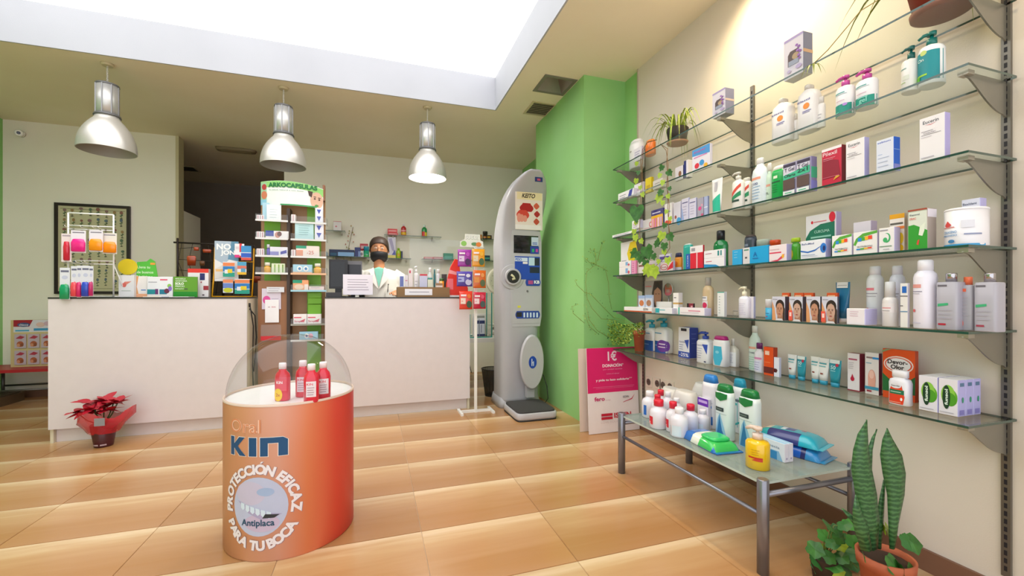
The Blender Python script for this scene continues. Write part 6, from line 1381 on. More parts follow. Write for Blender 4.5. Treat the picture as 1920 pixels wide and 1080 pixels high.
for k, (u0, u1, v0, v1, yy, lab) in enumerate(((418, 440, 491, 519, -.03, 'blue and green plaster pack in front of the white poster'), (445, 462, 491, 515, -.02, 'smaller plaster pack with yellow foot right of the poster'), (418, 437, 524, 549, -.03, 'plaster pack at the bottom left of the yellow rack'), (440, 468, 523, 551, -.03, 'large plaster pack at the bottom right of the yellow rack'), (452, 471, 461, 488, -.02, 'blue plaster pack at the top right of the yellow rack'))):
    dec = [('r', 0, .72, 1, .95, '#e8824a'), ('r', 0, .35, 1, .70, '#1f78c0'), ('r', 0, .0, 1, .30, '#1a9a84'), ('r', .15, .22, .45, .48, '#e4e4e8'), ('r', .4, .26, .8, .52, '#e8c81e')]
    if k == 1: dec = [('r', 0, .70, 1, 1, '#4aa0c8'), ('r', 0, .45, 1, .70, '#d8705a'), ('r', 0, 0, 1, .2, '#e8b41e'), ('r', .4, .2, .9, .5, '#5a9ac0')]
    if k == 2: dec = [('r', 0, .75, 1, 1, '#e88a5a'), ('r', 0, .35, 1, .72, '#6a84c8'), ('e', .5, .2, .45, .18, '#c8c81e')]
    if k == 4: dec = [('r', 0, .55, 1, 1, '#3a90cc'), ('r', 0, .2, 1, .5, '#2a5ac0'), ('r', 0, 0, 1, .18, '#d84a3a')]
    hang('plaster_pack', lab, u0, u1, v0, v1, YY + yy - .02, '#e4e4ea', dec, grp='plaster packs on the yellow rack')
hang('leaflet', 'white and red leaflet at the top of the yellow rack', 440, 458, 457, 483, YY - .03, '#eceaf0', [('r', .5, .4, .75, 1.02, '#e02a30'), ('r', .0, .0, .5, .2, '#d82a80'), ('r', .5, 0, 1, .14, '#e0402a'), ('r', .1, .6, .45, .8, '#d8d0d8')], cat='leaflet')
# cable down the counter end
m_ = MB(); xk = LX1 + .007
m_.tube([(xk, YC + .06, ZT - .06), (xk + .01, YC + .06, ZT - .12), (xk + .02, YC + .09, ZT - .25), (xk + .012, YC + .10, .5), (xk + .02, YC + .10, .2), (xk + .03, YC + .12, .012)], .005, M('#1e1c1c', .5), 8)
m_.tube([(xk, YC + .06, ZT - .10), (xk + .02, YC + .14, ZT - .16), (xk + .025, YC + .17, ZT - .35), (xk + .015, YC + .12, .45)], .005, M('#1e1c1c', .5), 8)
m_.tube([(xk, YC + .06, ZT - .05), (xk, YC + .06, ZT - .085)], .008, M('#1e1c1c', .5), 8)
o = m_.build('power_cord', None, (0, 0, 0)); tag(o, 'black cable hanging down the end of the left counter', 'cable')

# ---- framed botanical print
x0, d0 = onY(101, YB - .03); x1, d1 = onY(243, YB - .03); z1 = zat(383, (d0+d1)/2); z0 = zat(551, d0); w = x1-x0; h = z1-z0
r = empty('framed_print', ((x0+x1)/2, YB - .03, z0)); FRM = M('#2a1820', .35)
m_ = MB(); f = .03
for (a, b, c, d_) in ((-w/2, w/2, 0, f), (-w/2, w/2, h-f, h), (-w/2, -w/2+f, f, h-f), (w/2-f, w/2, f, h-f)): m_.box(a, b, 0, .028, c, d_, FRM)
m_.build('frame', r)
m_ = MB(); m_.box(-w/2+f, w/2-f, .012, .02, f, h-f, M('#c6c09c', .6)); m_.build('sheet', r)
m_ = MB(); rnd = random.Random(5); dec = [('r', .03, .03, .97, .035, '#6a6a50'), ('r', .03, .965, .97, .97, '#6a6a50')]
for iy in range(8):
    for ix in range(8):
        cx, cz = (ix + .7 + rnd.random()*.25)/8.4, (iy + .7 + rnd.random()*.25)/8.4
        dec += [('r', cx-.003, cz-.04, cx+.003, cz+.03, '#4a5a40'), ('e', cx, cz+.03, .018 + .012*rnd.random(), .012 + .01*rnd.random(), rnd.choice(['#8a5a50', '#5a6a7a', '#8a6a6a', '#5a7058', '#9a7a50'])), ('e', cx - .012, cz-.01, .013, .006, '#50684a'), ('e', cx + .012, cz, .013, .006, '#50684a'), ('e', cx, cz-.04, .02, .006, '#5a5a4a')]
decorate(m_, dec, w-2*f, h-2*f, lambda x: .012, f, .00003); m_.build('plant_drawings', r)['kind'] = 'stuff'
tag(r, 'dark framed botanical chart on the left back wall', 'picture')

# ---- red bench with teether display (far left)
BX0, BX1, BZ = -3.44*H, -2.75*H, .34*H; BY0, BY1 = 5.02*H, 5.42*H
r = empty('red_bench', ((BX0+BX1)/2, (BY0+BY1)/2, 0)); hx, hy = (BX1-BX0)/2, (BY1-BY0)/2
m_ = MB(); m_.box(-hx, hx, -hy, hy, BZ - .03, BZ, M('#a81c28', .4)); m_.build('seat', r)
for sx in (-1, 1):
    for sy in (-1, 1):
        m_ = MB(); m_.tube([(sx*(hx-.06), sy*(hy-.05), 0), (sx*(hx-.06), sy*(hy-.05), BZ - .03)], .014, M('#5a5652', .4, .5), 8); m_.build('leg', r)
for sy in (-1, 1):
    m_ = MB(); m_.tube([(-hx+.06, sy*(hy-.05), .16), (hx-.06, sy*(hy-.05), .16)], .01, M('#5a5652', .4, .5), 8); m_.build('rail', r)
tag(r, 'low red bench with grey metal legs by the left wall', 'bench')
YT = 5.2*H; x0, d0 = onY(20, YT); x1, d1 = onY(106, YT); d = (d0+d1)/2; w = x1-x0; h = zat(600, d) - BZ
r = empty('teether_display', ((x0+x1)/2, YT, BZ + .0006))
m_ = MB(); m_.box(-w/2, w/2, 0, .05, 0, h, M('#c9b684', .5)); m_.build('carton', r)
m_ = MB(); decorate(m_, [('r', .06, .74, 1, 1, '#d4cfd8'), ('p', [(.06, .86), (.06, 1), (.48, 1), (.40, .86)], '#a01c30'), ('e', .28, .90, .14, .045, '#3a4a7c'), ('t', 'chicco', .28, .90, .2, '#e4e0ec', .05), ('r', .1, .76, .4, .79, '#4aa0c8'), ('r', .5, .77, .95, .82, '#3a90c0'), ('e', .65, .9, .1, .05, '#d8b8b0'), ('e', .82, .92, .1, .05, '#c8a8b8')], w, h, lambda x: 0.0); m_.build('printed_header', r)
for k in range(6):
    i, j = k % 3, k//3
    m_ = MB(); ww, hh = w*.25, h*.30; m_.box(-ww/2, ww/2, -.004, 0, 0, hh, '#b9a8b4'); o = m_.build('teether_pack', r, (-w/2 + w*(.22 + .29*i), -.006, h*(.05 + .35*(1-j))))
    m2 = MB(); decorate(m2, [('e', .5, .3, .3, .2, '#a8583a'), ('p', [(.1, .7), (.5, .9), (.9, .8), (.6, .66)], '#a83048'), ('e', .35, .22, .14, .12, '#c88a6a'), ('e', .66, .24, .14, .12, '#8a4a34')], ww, hh, lambda x: -.004); m2.build('printed_card', o)
tag(r, 'cardboard counter display of teether packs on the red bench', 'display')
m_ = MB(); m_.box(-.12, .12, -.5, .5, 0, .09, M('#5a4630', .5)); m_.box(-.10, .10, -.48, .48, .09, .1, M('#4a3a28', .5)); o = m_.build('floor_box', None, (XL + .16, 4.9*H, 0)); tag(o, 'low dark brown box on the floor below the red bench', 'box')

# ---- poinsettia in front of the left counter
r = empty('potted_poinsettia', (-1.725*H, 3.55*H, 0))
m_ = MB(); m_.loft([(0, .052, .052), (.01, .055, .055), (.16, .078, .078), (.165, .072, .072)], M('#4a1c26', .3), 24); m_.build('pot', r)
m_ = MB(); decorate(m_, [('r', .15, .10, .45, .16, '#b8a0a8'), ('r', .55, .10, .85, .16, '#b8a0a8')], .11, .16, lambda x: -sqrt(max(.0575**2 - x*x, 0)) - .001, .0); m_.build('printed_band', r)
WRAP = veil('red_cellophane', '#d8283c', .6, .2)
m_ = MB(); n = 24; vs = []; fs = []
for j, (z, R) in enumerate(((.10, .075), (.15, .10), (.20, .14), (.25, .135))):
    for i in range(n):
        t = 2*pi*i/n; q = R*(1 + .16*sin(3*t + .6)*(j/3) + .05*sin(8*t)); vs.append((q*cos(t)*1.15, q*sin(t)*.9, z + .035*sin(3*t+1)*(j/3)))
for j in range(3):
    for i in range(n): fs.append((j*n+i, j*n+(i+1) % n, (j+1)*n+(i+1) % n, (j+1)*n+i))
m_.add(vs, fs, WRAP, True); m_.build('wrapping', r)
m_ = MB(); m_.box(.01, .07, -.135, -.132, .18, .235, '#8a8a90'); m_.build('tag', r)
LEAFR = MB(); 
def leaf_shape(l, w, m, fold=.15, droop=.2, n=5, lobes=False):
    b_ = MB(); vs = []; fs = []
    for i in range(n+1):
        t = i/n; ww = w*sin(pi*min(t*.92+.06, 1))**.8*(1 - .25*t); z = -droop*l*t*t
        if lobes and i in (2, 3): ww *= 1.25
        vs += [(-ww, l*t, z + fold*ww), (0, l*t, z), (ww, l*t, z + fold*ww)]
    for i in range(n):
        a = 3*i; fs += [(a, a+1, a+4, a+3), (a+1, a+2, a+5, a+4)]
    b_.add(vs, fs, m, True); return b_
leafmesh = leaf_shape(.11, .033, M('#b0142a', .45)).build('bract', r)
rnd = random.Random(2); first = True
for (cx, cy, cz, n) in ((0, 0, .33, 10), (.09, -.02, .31, 9), (-.08, .0, .32, 9), (.03, .05, .30, 8), (-.02, -.07, .29, 9), (.06, -.06, .27, 7), (-.07, -.06, .27, 7), (-.14, -.03, .26, 5)):
    for k in range(n):
        o = leafmesh if first else bpy.data.objects.new('bract', leafmesh.data)
        if not first: COL.objects.link(o); o.parent = r
        first = False
        o.location = (cx, cy, cz); o.rotation_euler = (radians(rnd.uniform(-10, 45)), rnd.uniform(-.4, .4), 2*pi*k/n + rnd.random()*.5); o.scale = (.9, rnd.uniform(.6, 1.0), 1)
m_ = MB()
for (cx, cy, cz) in ((0, 0, .33), (.09, -.02, .31), (-.08, 0, .32), (.03, .06, .30), (-.02, -.07, .29), (-.14, -.03, .26)): m_.tube([(0, 0, .15), (cx*.6, cy*.6, cz*.75), (cx, cy, cz)], .004, M('#3a5a2a', .6), 6)
m_.build('stems', r)['kind'] = 'stuff'
tag(r, 'red poinsettia in a dark pot with red cellophane on the floor', 'plant')

# ================================================================== RIGHT COUNTER
YQ = 3.82*H
# till monitors
r = empty('monitor', (onY(634.5, YQ + .14)[0], YQ + .14, ZT)); x0, d0 = onY(617, YQ+.14); x1, d1 = onY(652, YQ+.14); w = x1-x0; zt = zat(486, d0) - ZT
BLK = M('#1c1b20', .4)
m_ = MB(); m_.box(-w/2, w/2, 0, .035, .08, zt, BLK); m_.build('casing', r)
m_ = MB(); m_.box(-w/2+.015, w/2-.025, -.002, 0, .10, zt - .02, M('#0c0c10', .15)); m_.build('screen', r)
m_ = MB(); m_.box(-.03, .03, .01, .035, .0, .08, BLK); m_.box(-.09, .09, -.06, .08, 0, .01, BLK); m_.build('stand', r)
tag(r, 'black flat monitor beside the capsule stand on the counter', 'monitor')
r = empty('till_screen', (onY(664, YQ + .27)[0], YQ + .27, ZT)); x0, d0 = onY(649, YQ+.27); x1, d1 = onY(679, YQ+.27); w = x1-x0; zt = zat(489, d0) - ZT
m_ = MB(); m_.box(-w/2, w/2, 0, .03, .09, zt, M('#6a686c', .4)); m_.build('casing', r)
m_ = MB(); m_.box(-w/2+.012, w/2-.01, -.002, 0, .11, zt - .035, M('#222026', .2)); m_.build('screen', r)
m_ = MB(); m_.box(-.03, .03, .0, .03, 0, .09, BLK); m_.box(-.08, .08, -.05, .07, 0, .01, BLK); m_.build('stand', r)
tag(r, 'grey-framed till screen just left of the man', 'monitor')
o = ybox('notice_sheet', 'white printed notice standing on the counter in front of the man', 643, 699, 515, YC + .05, H*1.014, '#ece6f4', lines(.15, .88, .25, .75, 5, '#8a8094', .011, 4), .004, cat='notice')
m_ = MB(); wq = .10; m_.box(-wq, -wq+.008, .004, .03, -.014*H - .0046, .03, CLEAR); m_.box(wq-.008, wq, .004, .03, -.014*H - .0046, .03, CLEAR); m_.build('holder', o)
o = ybox('keyboard', 'dark keyboard lying at the left end of the right counter', 611, 640, 549, YC + .02, ZT, '#2c2a30', (), .11, cat='keyboard')
m_ = MB()
for j in range(4):
    for i in range(7): m_.box(-.066 + i*.019, -.051 + i*.019, -.048 + j*.024, -.028 + j*.024, .0, .003, '#3c3a42')
q = m_.build('keys', o, (0, 0, zat(549, onY(626, YC+.02)[1]) - ZT)); q['kind'] = 'stuff'
r = empty('barcode_scanner', (onY(676, YC + .13)[0], YC + .13, ZT)); 
m_ = MB(); m_.loft([(0, .04, .05), (.02, .038, .05), (.05, .03, .04, .0, -.01), (.065, .015, .02, .0, -.012)], M('#17161a', .3), 20); m_.build('housing', r)
m_ = MB(); m_.tube([(-.03, .0, .02), (-.055, -.01, .015), (-.08, .03, .006)], .005, BLK, 6); m_.build('cable', r); tag(r, 'black rounded barcode scanner on the counter before the man', 'scanner')
ybox('sticky_notes', 'small yellow and white pad beside the scanner', 666, 673, 546, YC + .06, ZT, '#d8c81e', [('r', 0, 0, 1, .4, '#ece8e0')], .03, cat='note pad')
# wooden crate with label, full of small goods
r = empty('wooden_crate', (0, 0, 0)); YW_ = YC + .04; x0, d0 = onY(745, YW_); x1, d1 = onY(843, YW_); z1 = zat(538, d0)
r.location = ((x0+x1)/2, YW_, ZT); w = x1-x0; h = z1-ZT; WD = M('#8a6a44', .6)
m_ = MB(); m_.box(-w/2, w/2, 0, .012, 0, h, WD); m_.build('front_board', r)
m_ = MB(); m_.box(-w/2, w/2, .16, .172, 0, h, WD); m_.build('rear_board', r)
for s in (-1, 1): m_ = MB(); m_.box(min(s*w/2, s*(w/2-.012)), max(s*w/2, s*(w/2-.012)), .012, .16, 0, h, WD); m_.build('side_board', r)
m_ = MB(); m_.box(-w/2+.012, w/2-.012, .012, .16, 0.001, .02, WD); m_.build('floor_board', r)
m_ = MB(); decorate(m_, [('r', .14, .2, .66, .82, '#ecebf2')] + [('r', .22, .48, .60, .54, '#7a7a8c')], w, h, lambda x: 0.0); m_.build('paper_label', r)
tag(r, 'low wooden crate with a white paper label on the counter', 'crate')
zc = ZT + .021; YK = YW_ + .05
for a in ((750, 757, 518, '#6a78b8', 'navy and white stick box at the left of the crate', [('r', .1, .1, .9, .45, '#e0e2f0')]), (759, 765, 516, '#dcd6e0', 'slim pale box beside the navy one in the crate', [('r', .2, .7, .8, .75, '#c87a9a')]), (766, 774, 504, '#e4dadc', 'tall white box with a red dot in the crate', [('e', .35, .88, .2, .06, '#c84a64')]), (787, 801, 514, '#c4c8e4', 'pale lilac box with red edge in the crate', [('r', 0, .92, 1, 1, '#c83a4a')]), (802, 811, 521, '#d8dcc8', 'pale box with teal edge in the crate', [('r', 0, .9, 1, 1, '#3a8a8a')]), (817, 830, 531, '#e4dad2', 'short white box at the right of the crate', [('r', 0, .8, 1, 1, '#9a7a5a')])):
    ybox('medicine_box', a[4], a[0], a[1], a[2], YK, zc, a[3], a[5], .04)
ybot('sanitiser_bottle', 'white pump bottle in the middle of the crate', 776, 785, 499, YK + .01, zc, '#e2dfe2', '#e8e6e8', 'pump', lines(.2, .8, .2, .7, 4, '#b0acb4', .02), capf=.22)
ybot('sanitiser_bottle', 'clear bottle with white cap at the back of the crate', 802, 811, 502, YK + .06, zc, '#c9d0d0', '#eceaec', 'round', (), capf=.15)
ybot('drops_bottle', 'dark teal bottle at the back of the crate', 813, 817, 505, YK + .06, zc, '#2a6a70', '#3a7a80', 'spray', ())
ybot('drops_bottle', 'pale grey slim bottle at the back of the crate', 818, 826, 505, YK + .06, zc, '#c8ccd0', '#d8dadc', 'spray', ())
ybot('ointment_jar', 'small orange and green jar at the right of the crate', 824, 833, 522, YK + .05, zc, '#d88a2a', '#3a6a3a', 'jar', (), cat='jar')
ybox('till_printer', 'small dark box at the right end of the crate', 829, 838, 514, YK + .07, zc, '#3a3434', (), .05)
# clear screen behind the crate
m_ = MB(); xs0, dd = onY(768, YC + .40); xs1, _ = onY(862, YC + .40)
m_.box(-(xs1-xs0)/2, (xs1-xs0)/2, -.003, .003, 0, zat(447, dd) - ZT, CLEAR); o = m_.build('protective_screen', None, ((xs0+xs1)/2, YC + .40, ZT + .0006)); tag(o, 'clear acrylic protective screen standing on the right counter', 'screen')
for s in (-1, 1): m2 = MB(); m2.box(s*(xs1-xs0)*.4 - .01, s*(xs1-xs0)*.4 + .01, -.04, .04, 0, .02, CLEAR); m2.build('foot', o)
# red bag-shaped display at the right end
x0, d0 = onY(838, YC + .05); x1, d1 = onY(884, YC + .05); w = x1-x0; h = zat(485, d0) - ZT
r = empty('red_bag_display', ((x0+x1)/2 - .01, YC + .08, ZT)); REDP = M('#e0301e', .4)
m_ = MB(); pts = [(-w*.5, 0), (w*.42, 0), (w*.40, h*.25), (w*.12, h*.55), (w*.02, h*.98), (-w*.12, h), (-w*.30, h*.78), (-w*.46, h*.35)]
m_.prism(pts, -.02, .02, REDP, 'y'); m_.build('cardboard_body', r)
m_ = MB(); decorate(m_, [('r', .06, .20, .30, .48, '#e8707c'), ('p', [(.1, .62), (.45, .58), (.42, .66), (.14, .72)], '#f09a9c'), ('r', .05, 0, .16, .1, '#e8c01e'), ('r', .16, .0, .8, .05, '#e8e4e4')], w, h, lambda x: -.02); m_.build('printed_front', r)
tag(r, 'bright red bag-shaped cardboard display at the right counter end', 'display')

# ================================================================== GUMMY POUCH STAND
GX, GY = .835*H, 3.60*H; gd = depth(GX, GY)
gz = lambda v: zat(v, gd)
r = empty('pouch_stand', (GX, GY, 0))
m_ = MB(); m_.box(-.012, .012, -.012, .012, .02, gz(455), WIRE); m_.build('pole', r)
m_ = MB(); m_.box(-.014, .014, -.02, .0, .0, .02, WIRE)
m_.box(-.15, .15, -.012, .012, .0, .022, WIRE)
for s in (-1, 1): m_.box(s*.15 - .012, s*.15 + .012, -.11, .09, 0, .02, WIRE)
m_.build('base', r)
for v in (466, 506, 546):
    for s in (-1, 1): m_ = MB(); m_.tube([(s*.012, -.01, gz(v)), (s*.06, -.05, gz(v)), (s*.06, -.08, gz(v) + .006)], .003, WIRE, 6); m_.build('hook', r)
hd0, _ = onY(862, GY); hd1, _ = onY(905, GY); w = hd1-hd0; h = gz(440) - gz(464)
m_ = MB(); pts = [(-w/2, 0), (w/2, 0), (w*.5, h*.45), (w*.38, h*.55), (w*.36, h), (-w*.28, h), (-w*.3, h*.6), (-w*.5, h*.4)]
m_.prism(pts, -.003, .003, '#dedfd6', 'y'); hd = m_.build('header_sign', r, ((hd0+hd1)/2 - GX, -.015, gz(464)))
m_ = MB(); decorate(m_, [('t', 'SUGUS', .52, .74, .58, '#8a9484', .3, 0, .05), ('t', 'SUGUS', .52, .75, .58, '#f6f6f2', .26), ('e', .16, .26, .12, .2, '#8ac05a'), ('e', .62, .24, .14, .14, '#5a8a5a'), ('e', .80, .22, .12, .18, '#d87a2a')], w, h, lambda x: -.003); m_.build('lettering', hd)
tag(r, 'white pole stand of sweet pouches at the right counter end', 'stand')
def pouch(label, u0, u1, v0, v1, col, dark, win, extra, yoff):
    Y = GY - .055 + yoff; x0, d0 = onY(u0, Y); x1, d1 = onY(u1, Y); w = x1-x0; d = (d0+d1)/2; h = zat(v0, d) - zat(v1, d)
    m_ = MB(); m_.loft([(0, w/2, .002), (h*.08, w/2*.98, .004), (h*.45, w/2*.96, .018), (h*.85, w/2*.98, .008), (h, w/2, .0015)], M(col, .22, 0, .5), 24, p=3.5)
    o = m_.build('sweet_pouch', None, ((x0+x1)/2, Y, zat(v1, d))); tag(o, label, 'pouch', 'sweet pouches on the white stand')
    m_ = MB(); decorate(m_, [('r', .08, .30, .45, .62, win), ('e', .72, .28, .2, .2, dark), ('r', .1, .72, .5, .82, '#f0e4ec'), ('e', .7, .72, .14, .12, extra)], w, h, lambda x: -.020 + .9*abs(x)*.12); m_.build('printed_front', o)
pouch('purple sweet pouch at the top left of the white stand', 858, 884, 468, 500, '#9a1a9c', '#4a2a5c', '#d8c0e0', '#c04ac0', 0)
pouch('golden sweet pouch at the top right of the white stand', 885, 909, 467, 500, '#e89a14', '#4a6a4a', '#d8c8a8', '#f0b43a', 0)
pouch('violet and white sweet pouch at the middle left', 856, 886, 509, 537, '#4a38a0', '#c8c4e4', '#a4a8dc', '#e0dcf0', -.01)
pouch('orange sweet pouch at the middle right', 887, 911, 507, 540, '#d86414', '#5a6a4a', '#d88a3a', '#e89a5a', 0)
pouch('red-orange sweet pouch at the bottom left', 861, 886, 546, 580, '#e0361e', '#3a5a44', '#ecd4c8', '#f07a3a', -.01)
pouch('crimson sweet pouch at the bottom right', 887, 911, 548, 579, '#c8143c', '#4a5a5a', '#ecd0d4', '#e05a78', 0)

# ================================================================== DESK, SCALE AND BIN BEYOND THE COUNTER
DX0, DX1 = .84*H, 1.55*H; DY0, DY1, DZ_ = 4.38*H, 4.95*H, None
DZ_ = zat(634, depth(onY(910, DY0)[0], DY0))
r = empty('side_desk', ((DX0+DX1)/2, DY0, 0)); hw = (DX1-DX0)/2; LAM = M('#e2dcd6', .4)
m_ = MB(); m_.box(-hw, hw, 0, DY1-DY0, DZ_ - .05, DZ_, LAM); m_.build('desk_top', r)
for s in (-1, 1): m_ = MB(); m_.box(min(s*hw, s*(hw-.03)), max(s*hw, s*(hw-.03)), .0, DY1-DY0, 0, DZ_ - .05, LAM); m_.build('side_panel', r)
tag(r, 'white laminate side desk between the counter and the kiosk', 'desk')
# teal glass case with boxes
YD = DY0 + .05; x0, d0 = onY(880, YD); x1, d1 = onY(923, YD); w = x1-x0; h = zat(549, d1) - DZ_; hl = zat(589, d1) - DZ_
r = empty('glass_case', ((x0+x1)/2, YD, DZ_ + .0006)); TEAL = M('#2f8a80', .2, 0, .4)
m_ = MB()
for (a, b, z0, z1) in ((-w/2, w/2, 0, .012), (-w/2, -w/2+.012, .012, hl), (w/2-.012, w/2, .012, h)): m_.box(a, b, 0, .012, z0, z1, TEAL); m_.box(a, b, .24, .252, z0, z1, TEAL)
m_.build('frame', r); m_ = MB(); m_.box(-w/2, w/2, .002, .007, .012, hl, CLEAR); m_.box(w/2-.007, w/2-.002, .012, .24, .012, h, CLEAR); m_.box(-w/2, w/2, .012, .24, .0, .006, CLEAR); m_.build('glass_pane', r)
tag(r, 'teal-edged glass case on the side desk', 'case')
for k, (u0, u1) in enumerate(((889, 898), (899, 909))):
    ybox('thermometer_box', ['left', 'right'][k] + ' navy and white box inside the teal glass case', u0, u1, 597, YD + .06, DZ_ + .013, '#d8d8e4', [('r', 0, .70, 1, .88, '#2a3468'), ('r', .3, .2, .4, .65, '#4a5484'), ('r', 0, 0, 1, .12, '#2a3468')], .05, grp='navy boxes in the glass case')
ybox('price_card', 'wide white card behind the navy boxes in the glass case', 886, 911, 588, YD + .14, DZ_ + .013, '#d8d4cc', [('r', .1, .8, .9, .9, '#8a8a84')], .01, cat='card')
# baby scale with round dial
YS = DY0 + .46; x0, d0 = onY(941, YS); R_ = 27/F*d0; zc_ = zat(527, d0)
r = empty('dial_scale', (x0 - .02, YS, DZ_ + .0006))
m_ = MB(); m_.loft([(0, R_, R_), (.05, R_, R_), (.055, R_*.9, R_*.9)], M('#dcd6c0', .4), 36); o = m_.build('dial_housing', r, (0, .03, zc_ - DZ_)); o.rotation_euler = (pi/2, 0, 0)
m_ = MB(); m_.loft([(.0555, R_*.82, R_*.82), (.057, R_*.82, R_*.82)], M('#c2bfa8', .3), 32)
for k in range(12): m_.box(R_*.68*cos(k*pi/6)-.004, R_*.68*cos(k*pi/6)+.004, R_*.68*sin(k*pi/6)-.004, R_*.68*sin(k*pi/6)+.004, .057, .0575, '#4a4a44')
o = m_.build('dial_face', r, (0, .03, zc_ - DZ_)); o.rotation_euler = (pi/2, 0, 0)
m_ = MB(); m_.loft([(0, .16, .12), (.06, .15, .11), (.10, .07, .06)], M('#c9c4b8', .4), 28, p=4); m_.tube([(0, .03, .09), (0, .03, zc_ - DZ_ - R_*.9)], .02, M('#c9c4b8', .4), 10); m_.build('scale_base', r)
m_ = MB(); m_.loft([(.115, .13, .1), (.125, .20, .14), (.135, .21, .15)], M('#d8d4c8', .35), 28); m_.build('pan', r, (-.02, -.02, .0))
tag(r, 'cream scale with a round dial on the side desk', 'scale')
# mesh bin
bx, by = onY(924, 4.15*H)[0], 4.15*H - .05; r = empty('waste_bin', (bx, by + .05, 0)); bd = depth(bx, by)
NET = veil('black_wire_net', '#16130f', .72, .5); hb = .30
m_ = MB(); m_.loft([(.004, .085, .085), (hb, .125, .125)], NET, 32, caps=False); m_.build('mesh_wall', r)
m_ = MB(); m_.loft([(0, .086, .086), (.012, .088, .088)], M('#15120f', .5), 32); m_.build('bottom', r)
m_ = MB(); m_.tube([(.126*cos(2*pi*k/32), .126*sin(2*pi*k/32), hb) for k in range(33)], .005, M('#15120f', .4), 6); m_.build('rim', r)
m_ = MB()
for k in range(28):
    t = 2*pi*k/28; m_.tube([(.086*cos(t), .086*sin(t), .01), (.125*cos(t), .125*sin(t), hb)], .0012, M('#15120f', .4), 4)
m_.build('wires', r)['kind'] = 'stuff'
tag(r, 'black wire mesh waste bin under the side desk', 'bin')
m_ = MB(); m_.tube([(1.0*H, YB - .05, .55), (1.02*H, YB - .08, .4), (1.05*H, YB - .1, .2), (1.0*H, YB - .12, .008), (1.15*H, YB - .2, .006)], .005, M('#2a2622', .5), 6); m_.tube([(1.1*H, YB - .05, .55), (1.14*H, YB - .08, .3), (1.2*H, YB - .1, .008)], .005, M('#2a2622', .5), 6)
o = m_.build('loose_cable', None); tag(o, 'thin dark cables hanging behind the side desk', 'cable')
xx, dd = onY(948, YB - .05); m_ = MB(); m_.box(-.05, .05, 0, .04, -.06, .06, '#d8cfc0'); o = m_.build('junction_box', None, (xx, YB - .041, zat(705, dd))); tag(o, 'small white wall box behind the bin', 'box'); m2 = MB(); m2.box(-.03, .03, -.004, 0, -.03, .03, '#a89c8c'); m2.build('cover', o)

# ================================================================== BACK WALL SHELVES
def backshelf(u0, u1, v, label):
    Y = YB - .09; x0, d0 = onY(u0, Y); x1, d1 = onY(u1, Y); z = zat(v, (d0+d1)/2); w = x1-x0
    m_ = MB(); m_.box(-w/2, w/2, -.09, .088, -.007, 0, GLASS, dict(front=EDGE, left=EDGE, right=EDGE)); o = m_.build('glass_shelf', None, ((x0+x1)/2, Y, z)); tag(o, label, 'shelf', 'small glass shelves on the back wall')
    for s in (-1, 1): m2 = MB(); m2.box(s*w*.35 - .004, s*w*.35 + .004, -.06, .088, -.04, -.008, M('#a09a90', .4, .5)); m2.build('bracket', o)
    return z
z1 = backshelf(600, 648, 433.5, 'short glass shelf on the back wall behind the capsule stand')
z2 = backshelf(720, 826, 443.5, 'glass shelf on the back wall above the man, holding two bottles')
z3 = backshelf(898, 945, 450, 'short glass shelf on the back wall beside the kiosk')
z4 = backshelf(615, 705, 482, 'lower glass shelf on the back wall left of the man')
z5 = backshelf(718, 770, 485, 'lower glass shelf on the back wall right of the man')
z6 = backshelf(790, 925, 488, 'long lower glass shelf on the back wall behind the pouches')
YK = YB - .15
ybox('medicine_box', 'white box with red lid line on the shelf behind the capsule stand', 625, 640, 415, YK, z1, '#e4dcdf', [('r', 0, .95, 1, 1, '#c83a4a'), ('e', .35, .45, .12, .08, '#d87a8a')], .06, side='#c8b4b4')
ybox('tablet_box', 'lower red and white tablet box above the man', 727, 746, 437, YK, z2, '#d8383c', [('r', .08, .5, .9, .75, '#f0c8c8')], .08, grp='red tablet boxes')
zz = zat(437, onY(736, YK)[1])
ybox('tablet_box', 'upper red and white tablet box above the man', 727, 745, 429, YK, zz + .001, '#d8383c', [('r', .08, .4, .9, .6, '#f0b8b8')], .08, grp='red tablet boxes')
ybot('syrup_bottle', 'red syrup bottle with yellow label on the back wall shelf', 752, 762, 419, YK, z2, '#b82028', '#e8dce0', 'round', [('r', 0, .1, 1, .5, '#e0b01e'), ('r', 0, .6, .9, .8, '#e89a9c')], capf=.2, capw=.4)
ybot('syrup_bottle', 'green-shouldered syrup bottle with red label on the back wall shelf', 791, 801, 421, YK, z2, '#1f8a4a', '#d8e4dc', 'round', [('r', 0, .05, .55, .7, '#d0342c'), ('r', .55, .05, 1, .6, '#e0c43a')], capf=.2, capw=.4)
ybox('tea_box', 'small orange box on the shelf beside the kiosk', 898, 904, 440, YK, z3, '#c88a4a', (), .05)
ybot('vitamin_jar', 'dark jar with orange label beside the kiosk', 906, 915, 433.5, YK, z3, '#2a2622', '#3a3430', 'jar', [('r', 0, .2, 1, .5, '#c87a2a')], cat='jar', capf=.3)
ybox('tea_box', 'dark yellow-printed box lying beside the dark jar', 913, 922, 441, YK - .02, z3, '#4a3a2a', [('r', .1, .3, .7, .7, '#d8a02a')], .05)
ybot('vitamin_jar', 'red jar with yellow base beside the kiosk', 931, 942, 434, YK, z3, '#c83a2a', '#d8502a', 'jar', [('r', 0, 0, 1, .35, '#d8a81e')], cat='jar', capf=.2)
ybox('document_tray', 'navy tray with a pale blue front on the lower left shelf', 617, 664, 468, YK, z4, '#27355c', [('r', .35, .05, 1.0, .62, '#8ab4e4'), ('r', .05, .1, .3, .5, '#2a5a7c')], .10, cat='tray')
